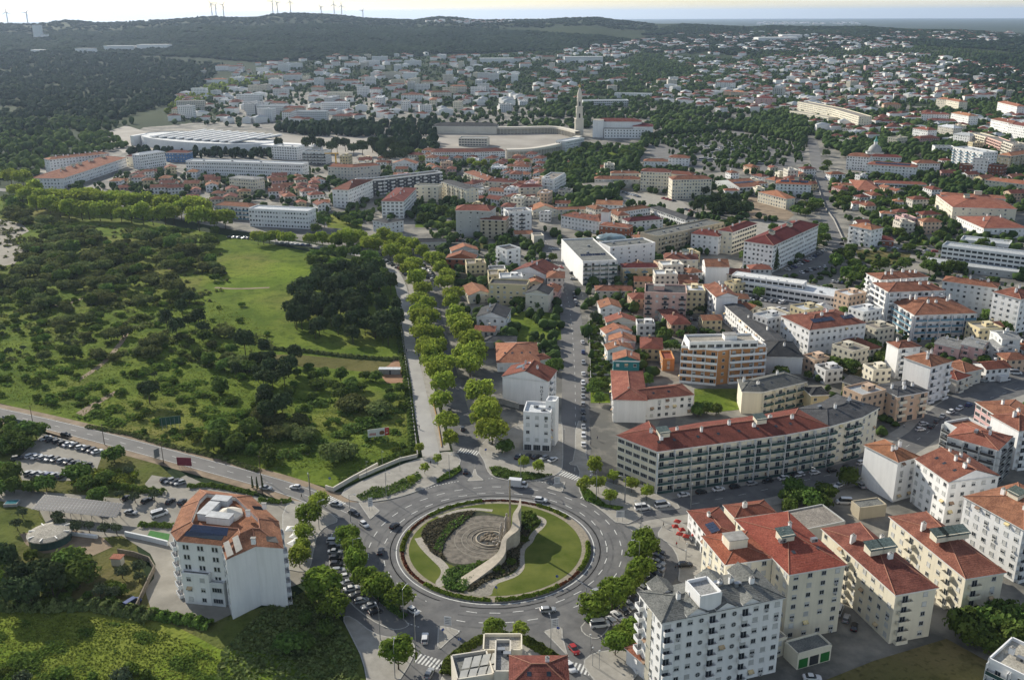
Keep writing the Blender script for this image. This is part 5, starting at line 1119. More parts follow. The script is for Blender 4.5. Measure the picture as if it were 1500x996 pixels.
nB(HO, 'small grey house with flat roof beside the beige avenue house', 'P3', [(615, 75), (680, 72)], 9, 7, roof='flat', rm='gravel', wall='beige', st='snnn')
# --- crop D
nB(AP, 'long white apartment block with bright red roof and dormers, front range on the left', 'D', [(345, 232), (692, 118)], (238, 208), 288, rm='orange', wall='white', st='wwww', ex='c9 g5', slope=.3)
nB(AP, 'long white apartment block with red roof, rear range on the left', 'D', [(270, 130), (600, 95)], 13, 14, rm='orange', wall='white', st='wwww', ex='c8', slope=.3)
nB(AP, 'white block with curved white roof beside the blue building', 'D', [(765, 105), (905, 85)], 12, 182, rm='pale', wall='white', st='dwww', slope=.3)
nB('building', 'blue building with maroon roof beside the white curved roof', 'D', [(908, 90), (1030, 92)], 12, 140, rm='maroon', wall='blue', st='wwww')
nB('building', 'cream building with maroon roof behind the white curved roof', 'D', [(690, 112), (765, 112)], 12, 10, rm='maroon', wall='cream', st='wwww')
nB(AP, 'cream block with grey roof right of the long white hotel, facing the avenue', 'D', [(1258, 228), (1400, 238)], 14, 300, rm='grey', wall='cream', st='dwww', slope=.2)
nB('building', 'long white building with blue-edged terraces behind the left row of trees', 'D', [(1180, 378), (1368, 390)], 12, 445, rm='brown', wall='white', st='Bwww', rail='blue')
# ------------------------------------------------------------------ sanctuary and far landmarks
def dist_px(x, y): return at(x, y)
# round church: low drum with slanted white beams over dark skylights
def round_church():
 a, c = at(188, 216).xy, at(395, 226).xy; cen = (a+c)/2+Vector((0, 46)); t = (c-a).normalized(); rz = math.atan2(t.y, t.x)
 root = empty('round_church', (*cen, 0), rz, 'vast low white drum-shaped church with slanted white beams over dark roof strips', 'church')
 Lh = (c-a).length/2*.93; Dp = 46
 def el(s, z): return [(Lh*s*math.cos(x), Dp*s*math.sin(x), z) for x in [2*math.pi*i/64 for i in range(64)]]
 b = MB(); A, T = el(1, 0), el(1, 1)
 zt = lambda x: 8+4*(1-(x+Lh)/(2*Lh))
 for i in range(64):
  j = (i+1) % 64; p, q = A[i], A[j]; b.face([p, q, (q[0], q[1], zt(q[0])), (p[0], p[1], zt(p[0]))])
 b.build('wall', W('white'), root)
 b = MB(); b.face([(p[0]*.99, p[1]*.99, zt(p[0])-.6) for p in A]); b.build('roof', RF('white'), root)
 for j, (y0, y1, x0, x1) in enumerate(((-26, -6, -.72, .62), (8, 26, -.55, .75))):
  b = MB(); X0, X1 = Lh*x0, Lh*x1
  b.face([(X0, y0, zt(X0)+.2), (X1, y0, zt(X1)+.2), (X1+22, y1, zt(X1)+3.5), (X0+22, y1, zt(X0)+3.5)]); b.build('skylight', mat('skylight_glass', (.06, .07, .08), .3, .2), root)
  for i in range(10):
   x = X0+(i+.3)*(X1-X0)/10; b = MB()
   for w0, z0 in ((0, 1.6),):
    P = [(x, y0-2, zt(x)), (x+4, y0-2, zt(x)), (x+27, y1+2, zt(x)+3.8), (x+23, y1+2, zt(x)+3.8)]
    U = [(p[0], p[1], p[2]+z0) for p in P]; b.face(U)
    for k in range(4): b.face([P[k], P[(k+1) % 4], U[(k+1) % 4], U[k]])
   b.build('roof_beam', W('white'), root)
 b = MB(); b.box((Lh+30, -8, 3.5), (70, 26, 7), 0); b.build('entrance_wing', W('white'), root)
 b = MB(); b.box((-Lh*.97, -16, 6), (5, 26, 12), 0); b.build('end_wall', W('white'), root)
 FOOT.append(np.array([at(*p).xy[:] for p in ((185, 216), (415, 222), (400, 196), (190, 186))]))
round_church()
nB('building', 'wide cream auditorium with dark sloping roof beside the colonnade', 'F2', [(400, 556), (682, 558)], 26, 588, rm='dark', wall='beige', st='nsnn', cat='auditorium', slope=.3)
nB('building', 'pavilion with flat grey roof on the plaza edge before the auditorium', 'F2', [(515, 610), (640, 612)], 18, 9, roof='flat', rm='grey', wall='beige', st='gnnn', cat='pavilion')
def basilica():
 p = at(871, 203).xy; root = empty('basilica', (*p, 0), -.12, 'white stone basilica with maroon roofs beside its tall bell tower', 'church')
 for (x, y, w_, d_, h_, rf) in ((30, 26, 60, 22, 20, 1), (62, 20, 26, 30, 15, 1), (38, 10, 52, 14, 12, 0), (4, 18, 14, 20, 22, 0)):
  b = MB(); b.box((x, y, h_/2), (w_, d_, h_), 0); b.build('wall', W('white'), root)
  if rf:
   b = MB(); r_ = 3.5; X, Y = w_/2+.4, d_/2+.4; P = [(x-X, y-Y, h_), (x+X, y-Y, h_), (x+X, y+Y, h_), (x-X, y+Y, h_)]; m0, m1 = (x-X+Y, y, h_+r_), (x+X-Y, y, h_+r_)
   b.face([P[0], P[1], m1, m0]); b.face([P[2], P[3], m0, m1]); b.face([P[1], P[2], m1]); b.face([P[3], P[0], m0]); b.build('roof', RF('maroon'), root)
  else:
   b = MB(); b.face([(x-w_/2, y-d_/2, h_+.1), (x+w_/2, y-d_/2, h_+.1), (x+w_/2, y+d_/2, h_+.1), (x-w_/2, y+d_/2, h_+.1)]); b.build('roof', RF('gravel'), root)
 for f in range(3):
  for i in range(14 if f else 12):
   inst('window', win_mesh('w', 1), root, (14+i*4.0, 3-.02 if f < 3 and i*4+14 < 64 else 5-.02, 2+f*3.6), 0, 1.15)
 FOOT.append(np.array([(p.x+a, p.y+c) for a, c in ((-6, 0), (78, 0), (78, 40), (-6, 40))]))
 q = at(848, 200).xy; t = empty('bell_tower', (*q, 0), 0, 'tall white stone bell tower crowned with a golden tip', 'tower')
 b = MB(); b.box((0, 0, 11), (11, 11, 22), 0); b.box((0, 0, 22.4), (12, 12, .8), 0); b.box((0, 0, 30), (8.6, 8.6, 15), 0, taper=.95); b.box((0, 0, 38), (9.6, 9.6, .8), 0)
 b.box((0, 0, 44), (6.6, 6.6, 12), 0, taper=.9); b.lathe((0, 0, 50), [(4.2, 0), (3.3, .6), (3.0, 5), (2.2, 8), (1.2, 11), (.8, 12.5)], 10, 0); b.build('shaft', W('beige'), t)
 for z, s in ((27, 8.6), (42, 6.4)):
  for k in range(4):
   b = MB(); b.box((0, -s/2, z), (2.0, .25, 5.5), 0); b.build('belfry_opening', DARKM, t).rotation_euler.z = k*math.pi/2
 b = MB(); b.lathe((0, 0, 62.4), [(.9, 0), (1.7, 1.2), (1.5, 2.6), (.3, 3.6), (.25, 6.5)], 10, 0); b.build('crown', mat('gilded_bronze', (.45, .33, .08), .4, .2, metal=.5), t)
basilica()
def colonnade(label, pts, hgt, wdt, wallc):
 P = smooth_poly([at(x, y).xy for x, y in pts], 2, False); cen = sum(P, Vector((0, 0)))/len(P); root = empty('colonnade', (*cen, 0), 0, label, 'colonnade')
 A, B2 = offs(P, wdt/2), offs(P, -wdt/2); b = MB(); z0, z1 = hgt*.72, hgt
 for X, s in ((A, 1), (B2, -1)):
  for i in range(len(P)-1):
   p, q = X[i]-cen, X[i+1]-cen; b.face([(*p, z0), (*q, z0), (*q, z1), (*p, z1)])
 for i in range(len(P)-1):
  b.face([(*(A[i]-cen), z1), (*(A[i+1]-cen), z1), (*(B2[i+1]-cen), z1), (*(B2[i]-cen), z1)]); b.face([(*(A[i]-cen), z0), (*(A[i+1]-cen), z0), (*(B2[i+1]-cen), z0), (*(B2[i]-cen), z0)])
 b.build('entablature', W(wallc), root)
 b = MB()
 for i in range(len(P)-1): p, q = A[i]-cen, A[i+1]-cen; b.face([(*(p*.998), 0), (*(q*.998), 0), (*(q*.998), z0), (*(p*.998), z0)])
 b.build('rear_wall', W('beige'), root)
 L_ = 0; nxt = 0; me = MB(); me.tube((0, 0, 0), (0, 0, z0), .55, .45, 8); me = me.mesh('column', W(wallc)); n = 0
 for i in range(len(P)-1):
  s = (P[i+1]-P[i]).length
  while nxt < L_+s and n < 95:
   q = B2[i].lerp(B2[i+1], (nxt-L_)/s)-cen; inst('column', me, root, (*(q*1.0), 0)); nxt += 4.6; n += 1
  L_ += s
 FOOT.append(np.array([(p.x, p.y) for p in A+B2[::-1]]))
colonnade('pale curved colonnade running from the auditorium to the bell tower', [(728, 196), (760, 196), (790, 195), (815, 195), (832, 199), (846, 203)], 9, 7, 'beige')
colonnade('lower curved arcade wall closing the plaza before the basilica', [(742, 232), (775, 231), (805, 226), (832, 219), (848, 211)], 10, 8, 'beige')
nB('building', 'light glazed hall with flat roof at the end of the curved arcade', 'F2', [(985, 625), (1068, 610)], 14, 12, roof='flat', rm='pale', wall='lgrey', st='dwnw', cat='hall')
nB(AP, 'long grey institutional block behind the bell tower', 'F2', [(1062, 445), (1262, 443)], 18, 470, roof='flat', rm='pale', wall='lgrey', st='gnnn')
nB(AP, 'long white block among trees right of the grey institution', 'F2', [(1200, 412), (1362, 415)], 16, 432, roof='flat', rm='pale', wall='white', st='wnnn')
nB(AP, 'cream building with many floors and flat roof, long side up the hill', 'F3', [(505, 450), (655, 480), (775, 515)], 18, 500, yi=0, roof='flat', rm='gravel', wall='cream', st='ddwww')
nB(AP, 'cream lower wing before the long cream building', 'F3', [(470, 490), (560, 505), (640, 520)], 16, 515, yi=0, roof='flat', rm='gravel', wall='cream', st='ddwww')
nB(AP, 'white block with red roof beside the brown tower block, upper right', 'F3', [(145, 362), (220, 365)], 16, 398, rm='red', wall='white', st='bwww')
nB(AP, 'pink block with maroon roof, upper right', 'F3', [(320, 432), (395, 436)], 16, 470, rm='maroon', wall='rose', st='bwww')
nB(AP, 'ochre block beside a tan one, upper right hillside', 'F3', [(180, 402), (212, 404)], 12, 434, rm='orange', wall='peach', st='wwww')
nB(AP, 'tan block with orange roof beside the ochre one', 'F3', [(212, 404), (268, 408)], 14, 438, rm='orange', wall='tan', st='wwww')
nB(AP, 'grey unfinished tower block, upper right', 'F3', [(395, 390), (440, 392)], 14, 432, roof='flat', rm='grey', wall='grey', st='uwww')
for F, yb, rf, wl, lb in (([(1050, 502), (1172, 506)], 545, 'orange', 'white', 'white block with bright red roof, left of the hillside pair'),
  ([(1180, 498), (1258, 512)], 555, 'orange', 'white', 'white block with bright red roof, right of the hillside pair'), ([(1075, 530), (1210, 535)], 556, 'red', 'white', 'long white block with red roof before the hillside pair'),
  ([(1012, 565), (1078, 575)], 620, 'orange', 'white', 'white tower block with orange roof below the hillside pair'), ([(1122, 555), (1190, 565)], 605, 'pale', 'beige', 'beige block with pale roof below the hillside pair'),
  ([(1190, 590), (1262, 600)], 640, 'pale', 'white', 'pale blue-white block beside the beige one'), ([(1385, 450), (1470, 470)], 505, 'orange', 'white', 'white block with red roof beside the tall lattice mast'),
  ([(1355, 525), (1450, 545)], 590, 'red', 'white', 'white balconied block with red roof, far right'), ([(1432, 545), (1520, 560)], 610, 'red', 'white', 'white block with red roof at the far right edge'),
  ([(1115, 435), (1165, 440)], 475, 'orange', 'cream', 'cream block with orange roof, left of two among trees'), ([(1160, 440), (1215, 450)], 485, 'orange', 'cream', 'cream block with orange roof, right of two among trees')):
 nB(AP, lb, 'F3', F, 14, yb, rm=rf, wall=wl, st='wwww', ex='c2')
# lattice mast, tower house, sheds, far white slab, crane
m_ = at(1472, 150); q = MB(); q.tube((0, 0, 0), (0, 0, 34), .5, .2, 6); [q.box((0, 0, z), (.9, .9, .5)) for z in (12, 22, 31)]
tag(q.build('radio_mast', STEEL, None, m_), 'tall thin radio mast standing above the houses near the right edge', 'mast')
c_ = at(493.5, 258); q = MB(); YEL = mat('crane_yellow', (.55, .33, .05), .6, .1)
root = empty('construction_crane', c_, 0, 'yellow construction crane mast beside the orange-roofed beige building', 'crane')
q.box((0, 0, 11), (1.3, 1.3, 22)); q.build('mast', YEL, root); q = MB(); q.box((-4, 0, 22.6), (14, 1, .9)); q.build('jib', YEL, root); q = MB(); q.box((2.4, 0, 21.4), (1.6, 1.2, 1.6)); q.build('counterweight', CONC, root)
def far_at(x, y):
 """the point of the terrain seen at a pixel"""
 d = ray(x, y).normalized(); o = Vector((0, 0, CAMH)); t = 300.
 while t < 30000:
  p = o+d*t
  if p.z < tzf(p.x, p.y): return Vector((p.x, p.y, tzf(p.x, p.y)))
  t += 12
 return None
def farbox(name, label, cat, x, y, wpx, hpx, dm, wall, rm, rz=0.):
 p = far_at(x, y); s = p.length/FPX; q = MB(); w_, h_ = wpx*s, hpx*s
 root = empty(name, p, rz, label, cat); q.box((0, dm/2, h_/2-1), (w_*.9, dm, h_+10)); q.build('wall', W(wall), root)
 q = MB(); q.box((0, dm/2, h_+4.6), (w_*.9+1, dm+1, 1.2)); q.build('roof', RF(rm), root)
 return root
r_ = farbox('tower', 'pale concrete tower building standing alone in the woods, top left', 'tower', 55, 58, 10, 15, 24, 'lgrey', 'pale'); farbox('annex', 'low white annex at the foot of the lone tower', 'building', 65, 58, 9, 4, 16, 'white', 'pale')
farbox('warehouse', 'long white warehouse with rounded roof in the woods, top left', 'warehouse', 224, 74, 46, 5, 40, 'white', 'white'); farbox('warehouse', 'blue-grey warehouse left of the long white one in the woods', 'warehouse', 174, 76, 42, 5, 40, 'lgrey', 'pale')
farbox('building', 'low white buildings left of the blue-grey warehouse', 'building', 124, 79, 26, 4, 30, 'white', 'pale'); farbox('building', 'small white roof in the woods at the far left', 'building', 54, 79, 16, 2.5, 30, 'white', 'white')
farbox('factory', 'long turquoise-roofed shed beyond the apartment blocks', 'factory', 728, 93, 54, 4, 30, 'lgrey', 'pale'); farbox('factory', 'long pale factory hall on the right hillside', 'factory', 855, 92, 60, 5, 40, 'lgrey', 'pale')
farbox('factory', 'white factory hall, top right', 'factory', 1160, 58, 30, 4, 60, 'white', 'white'); farbox('factory', 'wide white-roofed works, top right', 'factory', 1140, 61, 60, 3, 70, 'lgrey', 'white')
# wind turbines
def turbine(x, ybase, ytop, i, yaw):
 hd = ray(x, ybase); th = math.atan2(hd.x, hd.y); R2 = RD+80; X, Y = R2*math.sin(th), R2*math.cos(th); z0 = tzf(X, Y)
 px, py0 = proj((X, Y, z0)); s = R2/FPX; hub = (py0-ytop)*s*.74; bl_ = (py0-ytop)*s*.30
 root = empty('wind_turbine', (X, Y, z0), yaw, None, 'wind turbine', 'wind turbines along the wooded ridge'); m = mat('turbine_white', (.55, .56, .57), .6, .05)
 q = MB(); q.tube((0, 0, -4), (0, 0, hub), 3.0, 1.8, 8); q.build('tower', m, root); q = MB(); q.box((0, -1, hub+1), (4.5, 11, 4.5)); q.build('nacelle', m, root)
 a0 = i*.7
 for k in range(3):
  a = a0+k*2.094; e = Vector((math.sin(a), 0, math.cos(a))); q = MB(); c = Vector((0, -8, hub+1)); q.tube(c, c+e*bl_*.35, 1.5, 2.0, 5); q.tube(c+e*bl_*.35, c+e*bl_, 2.0, .5, 5); q.build('blade', m, root)
 return root
turb = [turbine(*a) for a in ((12, 36, 17, 0, .3), (41, 36, 18, 1, .3), (311, 25, 3, 2, .1), (317, 25, 6, 4, .1), (328, 25, 5, 7, .1), (400, 21, 0, 1, 0), (407, 21, 2, 5, 0), (426, 21, 0, 3, 0), (471, 24, 9, 2, 0), (490, 25, 4, 6, 0), (501, 26, 6, 9, 0), (532, 29, 14, 4, -.2))]
rank_labels([(t, 'white three-bladed wind turbine') for t in turb], 'on the wooded ridge')
# ------------------------------------------------------------------ the town beyond: houses drawn from a few built kinds
_fh = {}
def far_mesh(w_, d_, nf, roof, wall, rm):
 key = (w_, d_, nf, roof, wall, rm)
 if key in _fh: return _fh[key]
 h = nf*3.0; X, Y = w_/2, d_/2; b = MB(); b.prism([(-X, -Y), (X, -Y), (X, Y), (-X, Y)], -6, h, 0, top=False)
 if roof == 'flat':
  b.face([(-X, -Y, h), (X, -Y, h), (X, Y, h), (-X, Y, h)], 1); b.box((X*.3, 0, h+1), (min(4, X), min(3.5, Y), 2), 0)
  for s in (-1, 1): b.box((0, s*(Y-.15), h+.4), (w_, .3, .8), 0); b.box((s*(X-.15), 0, h+.4), (.3, d_-.6, .8), 0)
 else:
  o = .5; rz_ = Y*.42; A = [(-X-o, -Y-o, h), (X+o, -Y-o, h), (X+o, Y+o, h), (-X-o, Y+o, h)]; ins = Y if roof == 'hip' else -o; m0, m1 = (-X+ins, 0, h+rz_), (X-ins, 0, h+rz_)
  b.face([A[0], A[1], m1, m0], 1); b.face([A[2], A[3], m0, m1], 1)
  if roof == 'hip': b.face([A[1], A[2], m1], 1); b.face([A[3], A[0], m0], 1)
  else: b.face([(X, -Y, h), (X, Y, h), (X, 0, h+rz_-.2)], 0); b.face([(-X, Y, h), (-X, -Y, h), (-X, 0, h+rz_-.2)], 0)
  b.box((X*.35, Y*.2, h+rz_*.8+.6), (1, .8, 1.6), 0)
 me = b.mesh('house', [farwall('far_plaster_'+wall, WALLC[wall]), RF(rm)]); _fh[key] = me; return me
frng = random.Random(77)
HK = [(11, 9, 2, 'hip', 'red'), (13, 10, 2, 'hip', 'orange'), (10, 9, 1, 'gable', 'orange'), (14, 11, 2, 'gable', 'red'), (16, 11, 3, 'hip', 'red'), (12, 10, 2, 'gable', 'brown'), (15, 10, 2, 'flat', 'pale')]
AK = [(30, 13, 5, 'flat', 'gravel'), (40, 13, 4, 'hip', 'red'), (24, 14, 6, 'flat', 'grey'), (34, 12, 4, 'hip', 'orange'), (22, 14, 4, 'hip', 'maroon'), (46, 14, 5, 'flat', 'pale'), (28, 13, 3, 'hip', 'red'), (20, 13, 4, 'flat', 'gravel')]
RN = dict(red='red roof', slate='dark flat roof', orange='orange-red roof', brown='brown roof', pale='pale flat roof', gravel='flat roof', grey='grey flat roof', maroon='maroon roof')
WN = dict(white='white', cream='cream', lgrey='pale grey', peach='peach', yellow='yellow', beige='beige', rose='pink', tan='tan')
def fill(c, poly, n, mind, seed, kinds, walls, angs, where, group, name='house', cat='house', farlab=True):
 out = []; spots = []
 P = np.array([p for p in [far_at(*cv(c, q)) for q in poly]])[:, :2]; r = np.random.RandomState(seed); lo, hi = P.min(0), P.max(0)
 q = r.uniform(lo, hi, (n*16, 2)); q = q[inpoly(q, P)]; q = q[free(q, 6)]
 for p in q:
  if len(spots) >= n: break
  if spots and (np.linalg.norm(np.array(spots)-p, axis=1) < mind).any(): continue
  spots.append(p)
 for p in spots:
  w_, d_, nf, rf, rm = frng.choice(kinds); wl = frng.choice(walls); a = R_(frng.choice(angs)+frng.uniform(-9, 9))
  z = tzf(*p) if np.hypot(*p) > 1700 else 0
  o = inst(name, far_mesh(w_, d_, nf, rf, wl, rm), None, (p[0], p[1], z), a); o['category'] = cat; o['group'] = group
  FOOT.append(np.array([(p[0]+x*math.cos(a)-y*math.sin(a), p[1]+x*math.sin(a)+y*math.cos(a)) for x, y in ((-w_/2, -d_/2), (w_/2, -d_/2), (w_/2, d_/2), (-w_/2, d_/2))]))
  out.append((o, '%s %s with %s' % (WN[wl], 'house' if nf < 3 and w_ < 20 else 'block', RN[rm])))
 rank_labels(out, where); return len(out)
WH = ['white', 'white', 'white', 'cream', 'lgrey', 'beige']; WM = ['white', 'white', 'cream', 'peach', 'yellow', 'beige', 'rose']
NF = []
# filling in between the ones built by hand
NF.append(fill('C', [(0, 200), (120, 250), (250, 260), (300, 420), (180, 400), (100, 380), (0, 330)], 22, 13, 1, HK[:4], WM, (20, 110), 'west of the two railed hotels', 'old houses west of the hotels'))
NF.append(fill('D', [(620, 240), (700, 200), (1000, 190), (1150, 230), (1250, 300), (1500, 270), (1500, 330), (1180, 400), (1000, 330), (640, 300)], 28, 13, 2, HK[:4], WM, (10, 100), 'behind the left row of trees', 'low houses behind the left tree row'))
NF.append(fill('C', [(640, 130), (860, 110), (1050, 140), (1300, 140), (1480, 150), (1490, 250), (1340, 270), (1180, 180), (1050, 170), (930, 170), (700, 160)], 34, 14, 3, HK, WH, (-10, 80), 'in the old quarter before the arcade', 'houses of the old quarter before the arcade'))
NF.append(fill('C', [(1060, 290), (1200, 290), (1350, 350), (1340, 420), (1200, 390), (1000, 350), (960, 310)], 12, 13, 4, HK, WH, (-30, 60), 'beside the unfinished block', 'houses beside the unfinished block'))
NF.append(fill('C', [(440, 130), (620, 130), (660, 160), (600, 180), (450, 160)], 6, 14, 5, HK[:4], WM, (0,), 'behind the beige building with the crane', 'houses behind the crane'))
NF.append(fill('Z', [(1100, 400), (1160, 440), (1090, 470), (1040, 470), (1010, 440)], 4, 18, 6, HK[:4], WH, (0,), 'beside the market hall parking', 'houses beside the market hall'))
NF.append(fill('Z', [(1370, 230), (1500, 250), (1500, 300), (1380, 290)], 8, 16, 7, HK[:5], WM, (10,), 'at the right edge above the cream ranges', 'houses at the right edge above the cream ranges'))
NF.append(fill('Z', [(1210, 215), (1360, 225), (1500, 215), (1500, 180), (1300, 190), (1215, 195)], 16, 20, 8, HK+AK[-2:], WM, (10, 40), 'right of the domed church', 'houses right of the domed church'))
NF.append(fill('Z', [(250, 150), (330, 118), (500, 110), (740, 120), (750, 165), (640, 178), (430, 184), (250, 182)], 70, 27, 9, AK, WH, (-5, 5, 85), 'behind the round church', 'apartment blocks behind the round church', AP, 'apartment block'))
NF.append(fill('Z', [(330, 112), (480, 84), (640, 82), (760, 88), (860, 90), (840, 118), (740, 122), (500, 110)], 46, 32, 10, AK+HK[:2], WH, (0, 80), 'in the quarter below the ridge', 'far apartment blocks below the ridge', AP, 'apartment block'))
NF.append(fill('Z', [(740, 130), (850, 120), (1000, 118), (1100, 140), (1060, 175), (940, 165), (860, 150), (760, 165)], 38, 24, 11, HK+AK[-2:], WH, (0, 30), 'around and behind the bell tower', 'houses behind the bell tower'))
NF.append(fill('Z', [(1000, 135), (1120, 105), (1300, 92), (1450, 105), (1500, 130), (1500, 150), (1330, 155), (1290, 170), (1180, 165), (1060, 160)], 115, 21, 12, HK+AK[-2:]+HK[:3], WM, (0, 25, 70), 'in the wide right-hand suburb', 'houses of the wide suburb'))
NF.append(fill('Z', [(270, 108), (330, 96), (420, 90), (430, 104), (340, 116)], 14, 30, 14, HK+AK[:2], WH, (0,), 'left of the far quarter', 'houses at the left end of the far quarter'))
TH = 'townhouse'; HM = [(11, 9, 2, 'hip', 'red'), (12, 9, 2, 'gable', 'brown'), (10, 8, 2, 'gable', 'orange'), (14, 10, 3, 'hip', 'red'), (12, 11, 3, 'flat', 'gravel'), (16, 10, 2, 'hip', 'brown'), (9, 8, 2, 'flat', 'slate'), (13, 10, 4, 'flat', 'pale')]
for i, (pg, n, md, an, tl) in enumerate((([(700, 270), (850, 285), (830, 330), (760, 330), (690, 320)], 16, 13, (0, 80), 'left of the convent'), ([(850, 300), (1000, 330), (960, 350), (1060, 420), (960, 420), (880, 350)], 9, 13, (20, 110), 'behind the modern white building'),
  ([(690, 400), (825, 400), (825, 450), (760, 450), (700, 440)], 6, 12, (0, 80), 'by the yellow building'), ([(700, 470), (735, 470), (735, 520), (700, 510)], 3, 10, (0, 90), 'left of the east avenue'),
  ([(935, 400), (1050, 440), (1060, 500), (985, 500), (975, 560), (930, 520)], 14, 12, (0, 90), 'behind the pink block'), ([(1060, 430), (1280, 470), (1300, 560), (1130, 560), (1100, 490)], 12, 15, (30, 120), 'around the orange apartment block'),
  ([(1210, 500), (1300, 530), (1290, 640), (1190, 620)], 9, 12, (20, 110), 'between the orange and the peach block'),        ([(1380, 480), (1500, 500), (1500, 560), (1400, 560)], 7, 14, (10, 100), 'above the right-hand junction'), ([(830, 245), (960, 262), (940, 290), (850, 285)], 5, 15, (0, 90), 'west of the seminary'),
  ([(1000, 240), (1190, 260), (1180, 310), (1100, 300), (1060, 250)], 12, 15, (10, 100), 'east of the seminary'), ([(1220, 260), (1380, 290), (1400, 350), (1240, 350)], 16, 14, (10, 100), 'in the garden quarter'),
  ([(480, 240), (640, 238), (680, 270), (650, 300), (500, 262)], 14, 14, (0, 90), 'behind the charcoal hotel'), ([(1380, 200), (1500, 205), (1500, 250), (1380, 235)], 8, 16, (10, 60), 'in the upper right corner rows'))):
 NF.append(fill('Z', pg, n, md, 40+i, HM, WM, an, tl, 'townhouses '+tl, TH, 'townhouse'))
# the farthest villages: too many and too small to count
def village():
 b = MB(); r = random.Random(8); k = 0
 for pts, n in (([(260, 140), (330, 104), (500, 82), (900, 80), (940, 116), (850, 150), (640, 174), (430, 184), (255, 180)], 330), ([(940, 150), (1010, 112), (1120, 84), (1430, 90), (1560, 112), (1560, 150), (1310, 150), (1290, 168), (1180, 170), (1060, 165)], 520), ([(1180, 180), (1330, 172), (1500, 160), (1560, 210), (1400, 215), (1220, 210)], 90), ([(930, 62), (1000, 52), (1200, 46), (1330, 52), (1340, 70), (1200, 78), (1000, 72)], 260), ([(820, 76), (930, 62), (960, 76), (900, 86)], 70), ([(940, 70), (1060, 78), (1240, 84), (1330, 78), (1440, 96), (1300, 94), (1120, 106), (1010, 100)], 110), ([(1300, 46), (1480, 48), (1500, 60), (1320, 62)], 110), ([(1100, 33), (1260, 33), (1260, 36), (1110, 36)], 70), ([(620, 31), (760, 32), (740, 36), (640, 35)], 40)):
  P = np.array(pts, float); lo, hi = P.min(0), P.max(0); q = np.random.RandomState(n).uniform(lo, hi, (n*3, 2)); q = q[inpoly(q, P)][:n]
  ps = [p for p in (far_at(x, y) for x, y in q) if p is not None]; ok = free(np.array([p.xy[:] for p in ps]), 8, False)
  for p, k_ in zip(ps, ok):
   if not k_: continue
   s = 1+p.length/9000; w_, d_, h_ = r.uniform(10, 22)*s, 11*s, r.uniform(5, 9); n0 = len(b.v); b.box((p.x, p.y, p.z+h_/2-2), (w_, d_, h_+4), 0, r.uniform(-.5, .8))
   NOTREE.append(np.array([(p.x+a*7, p.y+c*7-(8 if c < 0 else 0)) for a, c in ((-1, -1), (1, -1), (1, 1), (-1, 1))])) if p.length < 3200 else None; mm = r.choice((1, 1, 2)); t = b.v[n0+4:n0+8]; c = (sum(v[0] for v in t)/4, sum(v[1] for v in t)/4, t[0][2]+3)
   for i in range(4): b.face([t[i], t[(i+1) % 4], c], mm)
 o = b.build('distant_village', [mat('village_wall', (.78, .76, .72), .9, .2, .01), RF('red'), RF('pale')]); tag(o, 'specks of distant villages scattered over the hills toward the horizon', 'distant houses', None, 'stuff')
village()
